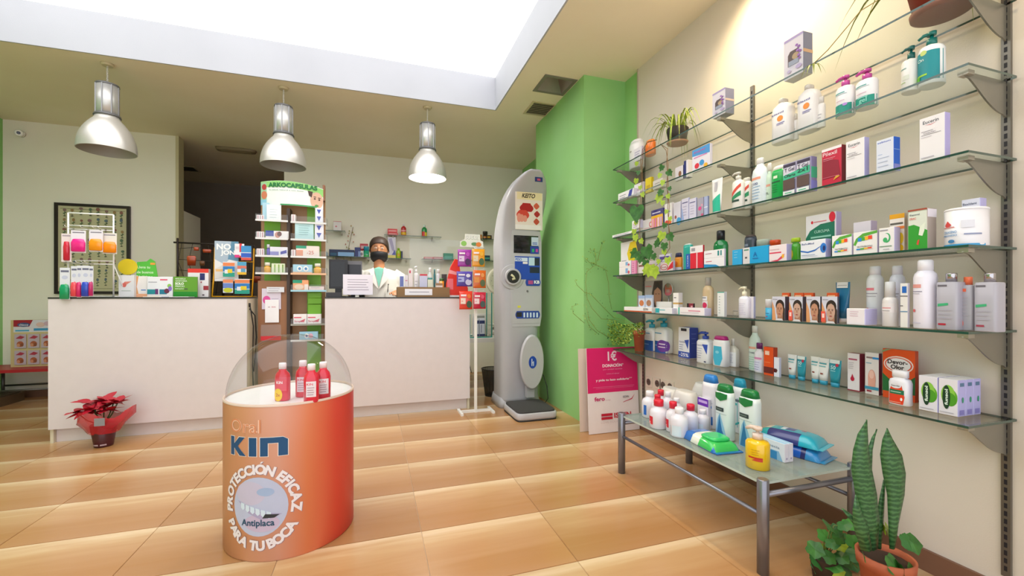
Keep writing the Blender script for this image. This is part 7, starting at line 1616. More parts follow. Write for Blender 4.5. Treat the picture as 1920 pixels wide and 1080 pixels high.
ybox('book_box', 'dark blue box lying behind the navy tray', 665, 676, 464, YK, z4, '#2f3a78', [('r', .6, 0, 1, .6, '#7a90c4')], .08)
ybot('vitamin_jar', 'white jar with dark red lid left of the man', 674, 682, 466, YK, z4, '#d8d4d4', '#a02a34', 'jar', [('e', .5, .45, .3, .25, '#7a7484')], cat='jar', capf=.25)
ybox('vitamin_carton', 'red-edged carton left of the man on the lower shelf', 675, 690, 457, YK + .03, z4, '#c8a4a8', [('r', 0, .85, 1, 1, '#b82a3c'), ('r', 0, 0, .12, 1, '#b82a3c')], .06)
ybot('lotion_bottle', 'teal and green bottle left of the man on the lower shelf', 682, 692, 462, YK, z4, '#2aa07c', '#2a90b0', 'jar', [('r', 0, 0, 1, .3, '#3aa84a')], capf=.4)
ybox('hair_box', 'white and violet sculpted box right of the man', 727, 742, 444.5, YK, z5, '#cfcadc', [('p', [(.1, .9), (.5, .95), (.8, .5), (.95, .2), (.5, .4)], '#a49cc0'), ('r', 0, 0, 1, .14, '#d8c86a'), ('p', [(.5, .15), (1, .15), (.9, .4)], '#4a50a8')], .06)
ybot('lotion_bottle', 'lime green bottle right of the man on the lower shelf', 743, 752, 465, YK, z5, '#a4c41e', '#8ab41a', 'flat', [('e', .5, .5, .3, .25, '#c8a020')], capf=.2)
ybox('book_box', 'dark navy box right of the lime green bottle', 752, 755, 471, YK, z5, '#1f2c54', (), .08)
for k, (u0, u1, vt, c, lab) in enumerate(((795, 812, 482, '#c85a5c', 'pink-red flat pack behind the clear screen'), (812, 830, 482, '#b84a4c', 'darker red flat pack behind the clear screen'), (832, 850, 475, '#1f8a74', 'teal flat pack behind the red display'), (908, 919, 479, '#2a4a5c', 'dark teal box behind the golden pouch'))):
    ybox('bandage_pack', lab, u0, u1, vt, YK, z6, c, [('r', .1, .3, .9, .6, '#d8c8c8' if k < 2 else '#4aa494')], .06)
# dried twig hanging on the back wall
m_ = MB(); rnd = random.Random(4); x0, d0 = onY(650, YB - .03); zt0 = zat(425, d0)
m_.tube([(0, 0, 0), (-.03, -.005, -.15), (-.06, -.01, -.3), (-.02, -.01, -.45)], .003, M('#7a5a3a', .7), 5); o = m_.build('dried_sprig', None, (x0 + .08, YB - .02, zt0)); tag(o, 'dried sprig on the back wall above the navy tray', 'sprig')
for k in range(16):
    m2 = MB(); m2.sphere((0, 0, 0), .009, .006, .011, M(rnd.choice(['#c8b07a', '#b89a6a', '#c8887a', '#a8a06a'])), 6, 4); t = k/15; m2.build('dry_flower', o, (-.08*t + rnd.uniform(-.06, .06), -.012, -.45*t + rnd.uniform(-.03, .03)))

# ================================================================== CHARITY BOARDS
def board(loc, w, h, lean, label, decos, col, rot=0.0, name='charity_board'):
    m_ = MB(); m_.box(-w/2, w/2, -.003, .003, 0, h, col); o = m_.build(name, None, loc, (lean, 0, rot)); tag(o, label, 'sign')
    if decos: m2 = MB(); decorate(m2, decos, w, h, lambda x: -.003); m2.build('lettering', o)
    return o
zB = zat(657, depth(1.474*H, 2.72*H)) + .005; wB = .425*H
board((1.474*H + wB/2, 2.745*H, .003), wB, zB, radians(-4), 'magenta and white charity board leaning by the green column',
      [('p', [(0, .47), (1, .47), (1, 1), (0, 1)], '#d81468'), ('t', '1€', .50, .90, .18, '#f6dce8', .12, 0, .028), ('t', 'DONACIÓN*', .51, .79, .42, '#f6e8f0', .045, 0, .028), ('t', 'por unidad vendida', .5, .74, .38, '#e888b4', .02), ('t', 'contra el cáncer', .5, .69, .26, '#e888b4', .016), ('t', 'y pide tu lazo solidario**', .52, .615, .72, '#f4dce8', .035, 0, .028), ('r', .1, .535, .92, .538, '#e888b4'), ('r', .16, .52, .9, .522, '#e888b4'),
       ('t', 'fero', .22, .40, .2, '#c2266c', .05, 0, .028), ('t', 'oncología', .38, .38, .1, '#c8a0b4', .015), ('t', 'ISDIN', .74, .405, .12, '#6a646c', .025), ('p', [(.68, .34), (.86, .37), (.92, .43), (.85, .38), (.68, .345)], '#c22a54'),
       ('r', .24, .195, .46, .225, '#c01c38'), ('r', .24, .155, .46, .185, '#c01c38'), ('t', 'ISDIN', .66, .195, .34, '#c01c38', .06, 0, .028), ('t', 'LOVE YOUR SKIN', .48, .125, .50, '#d8ccd0', .025)], '#e9e2e4')
board((1.43*H + wB/2, 2.82*H, .003), wB*.95, zB*.985, radians(-3), 'plain pale board tucked behind the magenta charity board', [], '#dccabd', 0, 'backing_board')

# ================================================================== PLANTS
LEAFG = M('#2f6a2c', .5)
def variegated(name, a, b, scale=30):
    m, n, l, bs = principled(name); tc = n.new('ShaderNodeTexCoord'); nz = n.new('ShaderNodeTexNoise'); nz.inputs['Scale'].default_value = scale
    r_ = n.new('ShaderNodeValToRGB'); r_.color_ramp.elements[0].color = rgb(a); r_.color_ramp.elements[1].color = rgb(b); r_.color_ramp.elements[0].position = .35; r_.color_ramp.elements[1].position = .65
    l.new(tc.outputs['Object'], nz.inputs[0]); l.new(nz.outputs[0], r_.inputs[0]); l.new(r_.outputs[0], bs.inputs['Base Color']); bs.inputs['Roughness'].default_value = .45
    return m
IVY_D = variegated('ivy_dark', '#24541f', '#3a742c'); IVY_L = variegated('ivy_light', '#8aa82c', '#a8c23a')
SPIDER = variegated('spider_leaf', '#7a9a2a', '#b4bf52', 60)
TERRA = plaster('terracotta', '#a05238', '#b4613f', 12)
SOIL = M('#3a2a20', .9)
def snake_mat():
    m, n, l, b = principled('banded_snake_leaf'); tc = n.new('ShaderNodeTexCoord'); w = n.new('ShaderNodeTexWave'); w.bands_direction = 'Z'
    w.inputs['Scale'].default_value = 20; w.inputs['Distortion'].default_value = 4.5; w.inputs['Detail'].default_value = 4; w.inputs['Detail Scale'].default_value = 2.5
    r_ = n.new('ShaderNodeValToRGB'); r_.color_ramp.elements[0].color = rgb('#2b5731'); r_.color_ramp.elements[1].color = rgb('#4c7c4a'); r_.color_ramp.elements[0].position = .3
    l.new(tc.outputs['Object'], w.inputs[0]); l.new(w.outputs[0], r_.inputs[0]); l.new(r_.outputs[0], b.inputs['Base Color']); b.inputs['Roughness'].default_value = .4
    return m
SNAKE = snake_mat()
# snake plant on the floor
PXs, PYs = 1.54*H, .915*H
r = empty('snake_plant', (PXs, PYs, 0)); pr, ph = .079, .20
m_ = MB(); m_.loft([(0, pr*.7, pr*.7), (ph*.8, pr*.93, pr*.93), (ph*.8, pr*1.02, pr*1.02), (ph, pr*1.06, pr*1.06), (ph, pr*.95, pr*.95), (ph*.88, pr*.92, pr*.92)], TERRA, 32, caps=False); m_.loft([(0, pr*.7, pr*.7), (.004, pr*.7, pr*.7)], TERRA, 32); m_.build('pot', r)
m_ = MB(); m_.loft([(ph*.86, pr*.9, pr*.9), (ph*.9, pr*.9, pr*.9)], SOIL, 24); m_.build('soil', r)
CR, SR = cos(-YAW), sin(-YAW)
def sword(pts, widths, mat=SNAKE, twist=0.0):
    """pts in (image-right, away, up) metres from the pot's base centre"""
    mb = MB(); vs = []; fs = []
    for (a, b, z), w in zip(pts, widths):
        x, y = a*CS + b*SN, -a*SN + b*CS
        ex, ey = CS*cos(twist) , -SN*cos(twist)
        fx, fy = SN, CS
        for k, off in ((-1, .008), (-.5, .001), (0, -.004), (.5, .001), (1, .008)):
            g = min(1.0, w/.02); vs.append((x + ex*w*k + fx*off*g, y + ey*w*k + fy*off*g, z))
    for j in range(len(pts) - 1):
        for k in range(4): fs.append((5*j+k, 5*j+k+1, 5*j+k+6, 5*j+k+5))
    mb.add(vs, fs, mat, True); o = mb.build('leaf', r); s = o.modifiers.new('thick', 'SOLIDIFY'); s.thickness = .004; return o
pd = depth(PXs, PYs)
def pp(u, v, away=0.0): return ((u - 960)/F*(pd + away) - (PXs*CS - PYs*SN), away, zat(v, pd + away))
sword([pp(1636, 1032), pp(1634, 985), pp(1628, 930), pp(1619, 880), pp(1618, 845), pp(1621, 815), pp(1626, 787)], [.022, .034, .038, .036, .027, .018, .001])
sword([pp(1640, 1030, .01), pp(1641, 975, .01), pp(1636, 925, .01), pp(1630, 890, .01), pp(1626, 860, .01)], [.018, .022, .020, .014, .006])
sword([pp(1675, 1030, -.01), pp(1679, 985, -.01), pp(1684, 930, -.01), pp(1681, 890, -.01), pp(1675, 855, -.01), pp(1668, 825, -.01), pp(1664, 803, -.01)], [.010, .018, .030, .040, .038, .018, .001])
sword([pp(1650, 1030, .03), pp(1652, 985, .03), pp(1655, 945, .03), pp(1659, 900, .03)], [.008, .014, .011, .004])
sword([pp(1628, 1034, -.02), pp(1618, 990, -.02), pp(1610, 960, -.02), pp(1605, 928, -.02)], [.020, .026, .016, .002])
sword([pp(1628, 1025, .0), pp(1612, 985, .02), pp(1598, 970, .03), pp(1579, 953, .05)], [.014, .016, .014, .003])
sword([pp(1630, 960, .02), pp(1633, 845, .02), pp(1639, 820, .02), pp(1645, 805, .02)], [.008, .010, .006, .001])
sword([pp(1612, 930, .03), pp(1605, 905, .03), pp(1601, 894, .03)], [.005, .004, .001])
tag(r, 'potted snake plant with banded leaves on the floor by the wall', 'plant')
# leafy trailing plant beside it
lobed = None
def ivy_leaf(scale, mat, name='leaf', parent=None):
    mb = MB(); out = [(0, -.12), (.32, -.3), (.55, 0), (.42, .28), (.55, .5), (.25, .6), (0, 1.0), (-.25, .6), (-.55, .5), (-.42, .28), (-.55, 0), (-.32, -.3)]
    vs = [(0, .25*scale, 0)] + [(x*scale, y*scale, -.10*scale*(abs(x)+.3*y*y)) for x, y in out]
    mb.add(vs, [(0, 1+i, 1+(i+1) % 12) for i in range(12)], mat, False)
    return mb.build(name, parent)
def heart_leaf(scale, mat, parent):
    mb = MB(); out = [(0, -.05), (.22, -.26), (.46, -.20), (.58, .05), (.48, .38), (.25, .72), (0, 1.02), (-.25, .72), (-.48, .38), (-.58, .05), (-.46, -.20), (-.22, -.26)]
    vs = [(0, .25*scale, 0)] + [(x*scale, y*scale, -.12*scale*(abs(x)+.3*y*y)) for x, y in out]
    mb.add(vs, [(0, 1+i, 1+(i+1) % 12) for i in range(12)], mat, False); return mb.build('leaf', parent)
def round_leaf(scale, mat, parent):
    mb = MB(); n = 14; vs = [(0, 0, 0)]
    for i in range(n):
        t = 2*pi*i/n; R = scale*(1 + .14*cos(5*t)); vs.append((R*cos(t), R*sin(t), -.18*scale + .05*scale*sin(3*t)))
    mb.add(vs, [(0, 1+i, 1+(i+1) % n) for i in range(n)], mat, False); return mb.build('leaf', parent)
# a low pot for the trailing plant stands behind the table leg
tx, ty = 1.515*H, 1.09*H
r = empty('trailing_geranium', (tx, ty, 0))
m_ = MB(); m_.loft([(0, .036, .036), (.085, .048, .048), (.09, .05, .05), (.08, .04, .04)], M('#3c2a20', .7), 24); m_.build('pot', r)
td = depth(tx, ty); rnd = random.Random(11)
def tp(u, v, away=0.0):
    a = (u - 960)/F*(td + away) - (tx*CS - ty*SN); return (a*CS + away*SN, -a*SN + away*CS, zat(v, td + away))
protos = {}
spots = [(1530, 1045), (1538, 1063), (1552, 1070), (1528, 1030), (1545, 1033), (1562, 1060), (1578, 1045), (1590, 1050), (1575, 1022), (1592, 1030), (1560, 1018), (1548, 1005), (1566, 995), (1586, 1012), (1600, 1015), (1556, 985), (1582, 984), (1597, 983), (1574, 1008), (1605, 1040), (1608, 1065), (1588, 1070), (1570, 1074), (1543, 1050), (1556, 1045), (1535, 1052), (1612, 1028), (1598, 1056)]
sizes = {}
for k, (u, v) in enumerate(spots):
    mat = IVY_L if k in (4, 8, 22) else [IVY_D, LEAFG, M('#3f8434', .5)][k % 3]
    s = .030 if k % 2 else .025
    if (mat.name, s) not in sizes: o = round_leaf(s, mat, r); sizes[(mat.name, s)] = o
    else: o = bpy.data.objects.new('leaf', sizes[(mat.name, s)].data); COL.objects.link(o); o.parent = r
    q = tp(u, v, rnd.uniform(-.06, .05)); o.location = (q[0], q[1], max(q[2], .03)); o.rotation_euler = (radians(rnd.uniform(15, 75)), rnd.uniform(-.5, .5), rnd.uniform(-1.2, .6))
m_ = MB()
for k, (u, v) in enumerate(spots[::2]): q = tp(u, v); m_.tube([(0, 0, .08), (q[0]*.5, q[1]*.5, max(q[2], .05)*.6 + .08), (q[0], q[1], max(q[2], .03))], .002, M('#6a7a3a', .6), 5)
m_.build('stems', r)['kind'] = 'stuff'
tag(r, 'leafy green geranium spilling over the floor beside the snake plant', 'plant')
# leaves round the right of the snake plant pot
r = bpy.data.objects['snake_plant']
for k, (u, v, s, mt) in enumerate(((1712, 1018, .034, IVY_D), (1703, 1016, .028, LEAFG), (1678, 1060, .034, IVY_D), (1715, 1075, .03, LEAFG), (1668, 995, .026, IVY_L), (1622, 1045, .018, IVY_D), (1660, 992, .02, IVY_L), (1690, 1070, .03, IVY_D))):
    o = round_leaf(s, mt, r); q = pp(u, v, -.06 if v > 1040 else .02); o.location = (q[0]*CS + q[1]*SN, -q[0]*SN + q[1]*CS, q[2]); o.rotation_euler = (radians(50 + 5*k), .2, -.4 + .2*k)

# spider plant on the top shelf
X_ = SX + .05; y_, d_ = onX(1256, X_); r = empty('spider_plant', (X_ + .06, y_, SZ[0] + .0006))
m_ = MB(); m_.loft([(.012, .055, .055), (.10, .072, .072), (.105, .066, .066)], M('#2a241e', .6), 24); m_.build('pot', r)
m_ = MB(); m_.loft([(0, .062, .062), (.012, .07, .07), (.014, .06, .06)], M('#b07a5c', .6), 24); m_.build('saucer', r)
def blade(parent, root, ang, out, up, drop, w, mat, n=8, nm='leaf'):
    mb = MB(); vs = []; fs = []
    for i in range(n+1):
        t = i/n; rr = out*t; z = up*sin(min(t*1.25, 1)*pi/2)*1.0 - drop*max(t-.35, 0)**2*2.2; ww = w*(1 - t**3)*(.6 + .4*sin(pi*t))
        px, py = cos(ang), sin(ang); qx, qy = -py, px
        vs += [(root[0] + px*rr - qx*ww, root[1] + py*rr - qy*ww, root[2] + z + ww*.4), (root[0] + px*rr, root[1] + py*rr, root[2] + z), (root[0] + px*rr + qx*ww, root[1] + py*rr + qy*ww, root[2] + z + ww*.4)]
    for i in range(n): a = 3*i; fs += [(a, a+1, a+4, a+3), (a+1, a+2, a+5, a+4)]
    mb.add(vs, fs, mat, True); return mb.build(nm, parent)
rnd = random.Random(9)
SP2 = M('#8ea83a', .5)
for k in range(44):
    a = 2*pi*k/44*2.0 + rnd.random(); f_ = rnd.random(); a_ = a
    far = .10 + .13*f_
    if cos(a) > .2: far *= .6            # shorter towards the wall
    blade(r, (.03*cos(a), .03*sin(a), .095), a_, far, .07 + .07*rnd.random(), .16 + .14*rnd.random(), .0055, SPIDER if k % 3 else SP2)
tag(r, 'spider plant in a dark pot on the top glass shelf', 'plant')

# trailing ivy hanging from the spider plant's place
X_ = SX - .02
r = empty('hanging_ivy', (X_ + .06, y_, SZ[0] + .001))
def hv(u, v, X=X_):
    Y, d = onX(u, X); return (X - (X_ + .06), Y - y_, zat(v, d) - (SZ[0] + .001))
STEM = M('#7a5a34', .7)
def vine(name, pts, rad=.002):
    m_ = MB(); m_.tube([hv(*p) for p in pts], rad, STEM, 6); return m_.build('stem', r)
vine('s', [(1232, 262, SX + .03), (1215, 266), (1205, 280), (1201, 300), (1203, 340), (1200, 380), (1200, 410), (1199, 440), (1203, 455)])
vine('s', [(1232, 262, SX + .03), (1212, 268), (1206, 285), (1204, 310), (1205, 345), (1203, 375), (1202, 392)])
vine('s', [(1238, 270, SX + .03), (1252, 279), (1250, 305), (1253, 345), (1252, 390), (1254, 430), (1256, 465), (1240, 490), (1222, 505)])
vine('s', [(1240, 272, SX + .03), (1249, 282), (1253, 310), (1250, 350), (1255, 385), (1253, 420), (1258, 450)])
ivy_cache = {}
def leaf_at(u, v, px, mat, tilt=0.0, roll=0.0):
    p = hv(u, v); d = depth(p[0] + X_ + .06, p[1] + y_); s = px/F*d
    key = (round(s, 3), mat.name)
    if key not in ivy_cache: o = ivy_leaf(s, mat, 'leaf', r); ivy_cache[key] = o
    else: o = bpy.data.objects.new('leaf', ivy_cache[key].data); COL.objects.link(o); o.parent = r
    o.location = (p[0] - .012, p[1], p[2]); 
    o.rotation_euler = (radians(-90 + tilt), roll, radians(-65))
    return o
p_ = hv(1198, 391); d_h = depth(p_[0] + X_ + .06, p_[1] + y_); o = heart_leaf(27/F*d_h, IVY_D, r); o.location = (p_[0] - .014, p_[1], p_[2]); o.rotation_euler = (radians(-90), .05, radians(-65))
for (u, v, px, mt, tl, rl) in ((1200, 322, 8, IVY_D, 0, .2), (1207, 363, 9, IVY_L, 0, -.4), (1196, 415, 9, IVY_L, 0, .3), (1258, 352, 8, IVY_D, 0, -.3), (1246, 378, 9, IVY_L, 0, .2), (1259, 408, 8, IVY_L, 0, -.3), (1250, 420, 10, IVY_D, 0, .3), (1236, 455, 12, IVY_D, 0, .5), (1210, 474, 15, IVY_D, 0, -.5), (1228, 478, 12, IVY_D, 0, -.2), (1238, 488, 9, IVY_L, 0, .1), (1197, 305, 8, IVY_L, 10, .4), (1196, 337, 10, IVY_L, 10, .3), (1203, 350, 8, IVY_L, 0, -.3), (1245, 312, 11, IVY_D, 10, .6), (1256, 322, 12, IVY_D, 10, -.6), (1241, 327, 9, IVY_L, 0, .5), (1246, 340, 10, IVY_L, 0, .2), (1243, 358, 12, IVY_D, 0, .6), (1240, 368, 15, IVY_L, 0, .4), (1255, 366, 9, IVY_L, 0, -.4),
                           (1192, 432, 10, IVY_L, 0, .2), (1194, 443, 12, IVY_L, 0, -.2), (1204, 450, 10, IVY_L, 0, -.5), (1245, 438, 16, IVY_L, 0, .3), (1258, 441, 15, IVY_D, 0, -.5), (1241, 447, 12, IVY_D, 0, .5), (1249, 458, 14, IVY_D, 0, .1), (1215, 466, 24, IVY_D, 0, -.3), (1196, 472, 18, IVY_D, 0, .8), (1205, 480, 16, IVY_D, 0, .2), (1248, 470, 10, IVY_L, 0, -.2), (1255, 485, 13, IVY_L, 0, -.1), (1214, 490, 14, IVY_D, 0, .2), (1222, 500, 22, IVY_L, 0, .2), (1229, 505, 20, IVY_L, 0, -.2), (1216, 505, 14, IVY_L, 0, .6), (1253, 395, 8, IVY_L, 0, .3)):
    leaf_at(u, v, px, mt, tl, rl)
tag(r, 'trailing ivy vines with heart-shaped leaves hanging over the shelf front', 'plant')

# terracotta pot at the top right
X_ = SX + .045; y_, d_ = onX(1737, X_); r = empty('terracotta_plant', (X_ + .085, y_, SZ[0] + .0006))
m_ = MB(); m_.loft([(.012, .075, .075), (.14, .10, .10), (.14, .108, .108), (.17, .112, .112), (.17, .1, .1)], M('#8a3424', .55), 32); m_.build('pot', r)
m_ = MB(); m_.loft([(0, .075, .075), (.004, .085, .085), (.02, .088, .088), (.02, .078, .078)], M('#7c3b2c', .55), 32); m_.build('saucer', r)
rnd = random.Random(21)
for k in range(26):
    a = 2*pi*k/26 + rnd.random()*.3; far = .18 + .14*rnd.random()
    if cos(a) > .1: far *= .4
    blade(r, (.05*cos(a), .05*sin(a), .165), a, far, .06 + .06*rnd.random(), .10 + .22*rnd.random(), .008, M('#6f7f2a', .5) if k % 3 else SPIDER)
m_ = MB(); m_.tube([(-.05, .04, .16), (-.14, .18, .10), (-.15, .30, .01), (-.155, .36, -.02)], .002, M('#9a8a4a', .6), 5); m_.build('runner', r)
for k in range(6): blade(r, (-.155, .36, -.02), 2.2 + k*.55, .05, -.01, .06, .005, M('#6f7f2a', .5), 6)
tag(r, 'terracotta pot with arching narrow leaves at the right end of the top shelf', 'plant')

# sprawling light green plant on the lowest shelf
y_, d_ = onX(1194, SX + .10); r = empty('sprawling_plant', (SX + .12, y_, SZ[5] + .0006))
hp = zat(620, d_) - SZ[5]; m_ = MB(); m_.loft([(0, .032, .032), (hp*.8, .042, .042), (hp*.8, .047, .047), (hp, .048, .048), (hp, .04, .04)], TERRA, 24); m_.build('pot', r)
def lv(u, v, X): Y, d = onX(u, X); return (X - (SX + .12), Y - y_, zat(v, d) - SZ[5])
def cv(u, v, Y): x, d = onY(u, Y); return (x - (SX + .12), Y - y_, zat(v, d) - SZ[5])
YV = 2.97*H; SG_ = M('#8a9a4a', .6)
stems = [[(1150, 595), (1130, 575), (1108, 552), (1096, 548), (1082, 535), (1078, 525)], [(1150, 600), (1128, 598), (1110, 578), (1101, 560), (1098, 530), (1100, 510), (1112, 500), (1118, 497)], [(1140, 632), (1120, 620), (1105, 600), (1098, 570)],
         [(1118, 497), (1135, 505), (1141, 530), (1142, 555), (1147, 580)], [(1118, 497), (1105, 492), (1095, 482)], [(1118, 497), (1117, 480), (1114, 468), (1104, 472)], [(1120, 490), (1128, 460), (1132, 450)], [(1096, 606), (1075, 588), (1072, 575), (1082, 572)], [(1120, 625), (1105, 612), (1096, 590)]]
for st in stems:
    m_ = MB(); m_.tube([(0, 0, hp*.9)] * 0 + [cv(u, v, YV - .02) for u, v in st], [.0022]*(len(st)-1) + [.0012], SG_, 5); m_.build('stem', r)
m_ = MB()
for (u, v) in ((1150, 595), (1140, 632), (1150, 600)): q = cv(u, v, YV - .02); m_.tube([(0, 0, hp), (q[0]*.4, q[1]*.4, (q[2] + hp)*.55), q], .0024, SG_, 5)
m_.build('stem', r)
rnd = random.Random(31); fol = MB(); VL = variegated('fresh_green', '#8fae34', '#b4c85a', 80)
def bit(p, s, mat):
    a = Vector((rnd.uniform(-1, 1), rnd.uniform(-1, 1), rnd.uniform(-1, 1))).normalized(); b = a.cross(Vector((rnd.uniform(-1, 1), .3, .8))).normalized()
    p = Vector(p); fol.add([p - b*s*.4, p + a*s*.5 - b*0, p + b*s*.4, p - a*s*.8], [(0, 1, 2, 3)], mat)
for k in range(950):
    t = rnd.random(); u = 1205 - 62*t**.8 + rnd.uniform(-6, 6); v = 603 + 50*rnd.random()*(.45 + .55*t) + 6*sin(t*4); X = SX + .05 + .12*rnd.random() - .02*t
    u = max(u, 1140); rx_, ry_ = ray(u); X = min(X, 2.95*H*rx_/ry_)
    bit(lv(u, v, X), .016, VL if rnd.random() < .7 else IVY_D)
for st in stems:
    for k in range(24):
        i = rnd.randrange(len(st)-1); t = rnd.random(); u = st[i][0]*(1-t) + st[i+1][0]*t + rnd.uniform(-4, 4); v = st[i][1]*(1-t) + st[i+1][1]*t + rnd.uniform(-4, 4)
        bit(cv(u, v, YV - .015 - .02*rnd.random()), .010, VL if rnd.random() < .6 else IVY_D)
o = fol.build('foliage', r); o['kind'] = 'stuff'
tag(r, 'sprawling light green creeper in a terracotta pot on the lowest shelf', 'plant')

# ================================================================== THE MAN BEHIND THE COUNTER
MX, MY = onY(711, 4.42*H)[0], 4.42*H
md = depth(MX, MY); mz = lambda v: zat(v, md)
r = empty('person', (MX, MY, 0), radians(-2))
SKIN = M('#c98a62', .5); COAT = M('#eeeae2', .6); HAIR = M('#3a2b24', .55); MASK = M('#1d1c20', .6)
zch, ztp = mz(489), mz(446); hc = (zch + ztp)/2; hh_ = (ztp - zch)/2
body = MB()
zsh = mz(510)                                            # shoulder height
# torso, pelvis, legs
body.loft([(.86, .15, .10), (.95, .165, .115), (1.08, .15, .105), (1.22, .165, .115), (zsh - .08, .18, .115), (zsh, .165, .09), (zsh + .035, .08, .065)], SKIN, 24)
for s in (-1, 1):
    body.tube([(s*.085, .0, .92), (s*.095, .0, .5), (s*.10, .01, .08)], [.085, .06, .042], SKIN, 14)
    body.sphere((s*.10, -.05, .045), .045, .12, .045, SKIN, 12, 8)
# neck and head
body.tube([(0, .0, zsh), (0, -.005, zch + .05)], [.06, .056], SKIN, 14)
body.loft([(zch, .045, .04, 0, -.03), (zch + hh_*.25, .072, .075, 0, -.015), (zch + hh_*.6, .085, .092), (hc, .090, .098), (hc + hh_*.45, .090, .10), (hc + hh_*.8, .072, .08), (ztp - .006, .02, .03)], SKIN, 24)
body.loft([(hc - .045, .018, .012, 0, -.105), (hc - .02, .012, .014, 0, -.104), (hc + .012, .007, .008, 0, -.098)], SKIN, 10)
for s in (-1, 1): body.sphere((s*.094, .01, hc - .012), .011, .02, .032, SKIN, 10, 8)
# arms: his left hand rests on the counter (image right)
elR, haR = (.27, -.06, 1.12), (.185, -.30, H + .03)
xh_, _ = onY(743, MY - .27); haR = (xh_ - MX, -.27, ZT + .045); elR = (.28, -.02, 1.13)
elL, haL = (-.27, -.03, 1.13), (-.16, -.17, ZT + .05)
for (sx, el, ha) in ((1, elR, haR), (-1, elL, haL)):
    body.tube([(sx*.165, 0, zsh - .01), (sx*.215, 0, zsh - .06), el, ha], [.05, .052, .042, .030], SKIN, 14)
    hx_, hy_, hz_ = ha
    body.loft([(hz_ - .022, .03, .04), (hz_, .04, .048), (hz_ + .018, .03, .038)], SKIN, 14, hx_, hy_ - .03, p=3)
    for k in range(4):
        fx = hx_ - .03 + .02*k; ln = (.055, .066, .062, .048)[k if sx > 0 else 3-k]
        body.tube([(fx, hy_ - .06, hz_), (fx, hy_ - .06 - ln*.55, hz_ - .004), (fx + .002, hy_ - .06 - ln, hz_ - .03)], [.0095, .009, .0075], SKIN, 8)
    body.tube([(hx_ - sx*.035, hy_ - .02, hz_), (hx_ - sx*.055, hy_ - .05, hz_ - .008), (hx_ - sx*.052, hy_ - .075, hz_ - .022)], [.011, .010, .008], SKIN, 8)
bo = body.build('body', r)
rm = bo.modifiers.new('one_surface', 'REMESH'); rm.mode = 'VOXEL'; rm.voxel_size = .0065; rm.use_smooth_shade = True
sm = bo.modifiers.new('smooth', 'SMOOTH'); sm.iterations = 4; sm.factor = .5
# white coat
coat = MB()
coat.loft([(.55, .21, .15), (.9, .20, .145), (1.08, .19, .135), (1.22, .20, .14), (zsh - .08, .205, .138), (zsh + .005, .185, .11), (zsh + .035, .10, .085)], COAT, 28)
for (sx, el, ha) in ((1, elR, haR), (-1, elL, haL)):
    e = Vector(el); h_ = Vector(ha); cuff = e + (h_ - e)*.74
    coat.tube([(sx*.15, 0, zsh - .02), (sx*.215, 0, zsh - .06), el, tuple(cuff)], [.065, .070, .060, .050], COAT, 16)
co = coat.build('coat', r)
rm = co.modifiers.new('one_surface', 'REMESH'); rm.mode = 'VOXEL'; rm.voxel_size = .008; rm.use_smooth_shade = True
sm = co.modifiers.new('smooth', 'SMOOTH'); sm.iterations = 5; sm.factor = .5
# shirt opening, lapels, pocket and pen
m_ = MB(); m_.add([(-.05, -.125, zsh + .03), (.05, -.125, zsh + .03), (.0, -.152, zsh - .17)], [(0, 1, 2)], M('#7fc4b0', .6)); m_.add([(-.05, -.125, zsh + .03), (0, -.10, zsh + .05), (.05, -.125, zsh + .03)], [(0, 1, 2)], M('#7fc4b0', .6)); m_.build('shirt', r)
for s in (-1, 1):
    m_ = MB(); vs = [(s*.055, -.10, zsh + .045), (s*.10, -.125, zsh - .0), (s*.075, -.150, zsh - .06), (s*.10, -.152, zsh - .075), (s*.004, -.160, zsh - .19), (s*.045, -.142, zsh - .02)]
    m_.add(vs, [(0, 1, 2, 3, 4, 5)], COAT); o = m_.build('lapel', r); q = o.modifiers.new('thick', 'SOLIDIFY'); q.thickness = .006
m_ = MB(); m_.box(.07, .15, -.150, -.142, zsh - .30, zsh - .19, COAT); m_.build('breast_pocket', r)
m_ = MB(); m_.tube([(.09, -.153, zsh - .22), (.095, -.156, zsh - .145)], .004, M('#1c1c20', .4), 6); m_.sphere((.096, -.156, zsh - .14), .007, .006, .008, M('#1c1c20', .4), 8, 6); m_.build('pen', r)
m_ = MB()
for s in (-1, 1): m_.tube([(s*.085, .0, .95), (s*.098, .0, .5), (s*.102, .01, .09)], [.10, .075, .065], M('#3a3d48', .7), 14)
m_.build('trousers', r)
for s in (-1, 1): m_ = MB(); m_.loft([(0, .05, .13), (.03, .052, .135), (.07, .046, .10, 0, .02), (.10, .045, .06, 0, .06)], M('#2a2422', .4), 16, s*.10, -.05); m_.build('shoe', r)
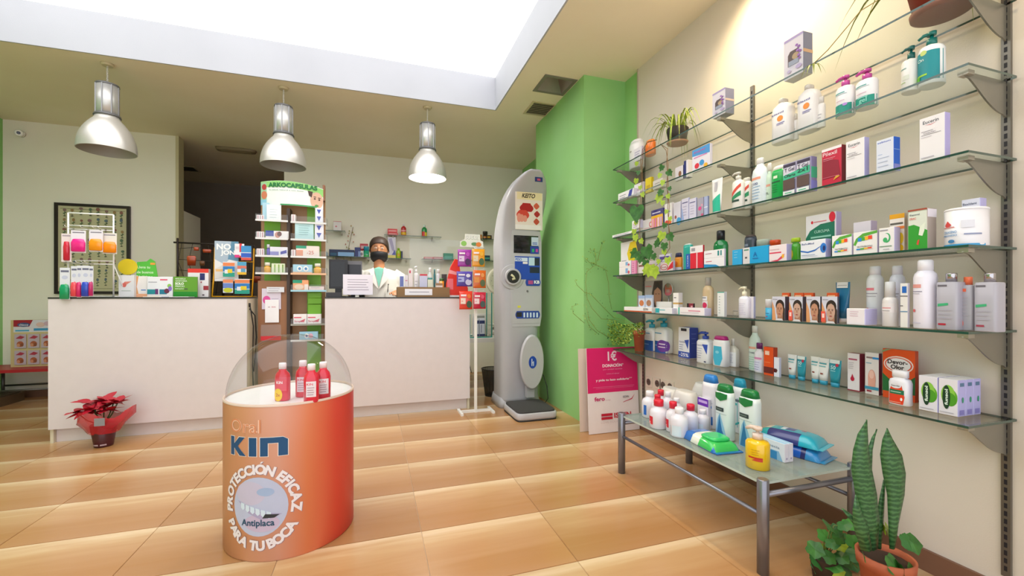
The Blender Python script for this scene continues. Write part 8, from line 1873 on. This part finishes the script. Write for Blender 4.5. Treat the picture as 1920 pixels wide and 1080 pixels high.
# hair: a cap over the crown, sides and back
m_ = MB(); vs = []; fs = []; n = 26; lev = 9
for j in range(lev+1):
    t = j/lev
    for i in range(n):
        a = 2*pi*i/n; fr = max(0, -sin(a))                         # 1 at the front
        zlow = (hc - .035)*(1 - fr**.8) + (hc + hh_*.46)*fr**.8
        z = zlow + (ztp + .014 - zlow)*t
        k = min(max((z - hc)/(ztp + .016 - hc), 0), 1); R = sqrt(max(1 - k**3.4, 0.0))
        vs.append((.103*R*cos(a)*(1 + .015*sin(9*a + j)), .116*R*sin(a)*(1 + .015*sin(7*a + 2*j)) + .006, z))
for j in range(lev):
    for i in range(n): fs.append((j*n+i, j*n+(i+1) % n, (j+1)*n+(i+1) % n, (j+1)*n+i))
fs.append(tuple(range(lev*n, lev*n+n)))
m_.add(vs, fs, HAIR, True); o = m_.build('hair', r); q = o.modifiers.new('thick', 'SOLIDIFY'); q.thickness = .006
# mask
m_ = MB(); vs = []; fs = []; nx = 10; rows = ((zch - .008, .060, .045), (zch + .02, .080, .092), (zch + .045, .086, .118), (hc - .048, .087, .124), (hc - .030, .082, .116))
for (z, a, b) in rows:
    for i in range(nx+1):
        t = -1.25 + 2.5*i/nx; vs.append((a*1.12*sin(t), -b*cos(t)*1.0 - .002, z - .008*abs(sin(t))))
for j in range(4):
    for i in range(nx): fs.append((j*(nx+1)+i, j*(nx+1)+i+1, (j+1)*(nx+1)+i+1, (j+1)*(nx+1)+i))
m_.add(vs, fs, MASK, True)
for s in (-1, 1): m_.tube([(s*.084, -.035, hc - .04), (s*.098, -.0, hc - .0), (s*.103, .018, hc - .02)], .002, MASK, 5)
o = m_.build('face_mask', r); q = o.modifiers.new('thick', 'SOLIDIFY'); q.thickness = .003
# eyes, brows, glasses
ez = hc + .004
for s in (-1, 1):
    m_ = MB(); m_.sphere((s*.032, -.090, ez), .013, .008, .008, M('#e9e2dc', .3), 12, 8); e_ = m_.build('eye', r)
    m2 = MB(); m2.sphere((s*.032, -.0965, ez), .005, .003, .005, M('#2a1a14', .2), 10, 6); m2.build('iris', e_)
    m_ = MB(); m_.tube([(s*.014, -.100, ez + .020), (s*.032, -.101, ez + .026), (s*.052, -.091, ez + .020)], .0024, HAIR, 6); m_.build('eyebrow', r)
m_ = MB(); GF = M('#8a7460', .3, .6)
for s in (-1, 1):
    m_.tube([(s*.034 + .026*cos(2*pi*k/18), -.112, ez - .002 + .018*sin(2*pi*k/18)) for k in range(19)], .0016, GF, 5)
    m_.tube([(s*.060, -.110, ez + .002), (s*.088, -.06, ez + .004), (s*.097, .005, ez + .004)], .0016, GF, 5)
m_.tube([(-.009, -.113, ez), (.009, -.113, ez)], .0016, GF, 5); g_ = m_.build('glasses', r)
tag(r, 'man in a white coat and black face mask standing behind the counter', 'person')
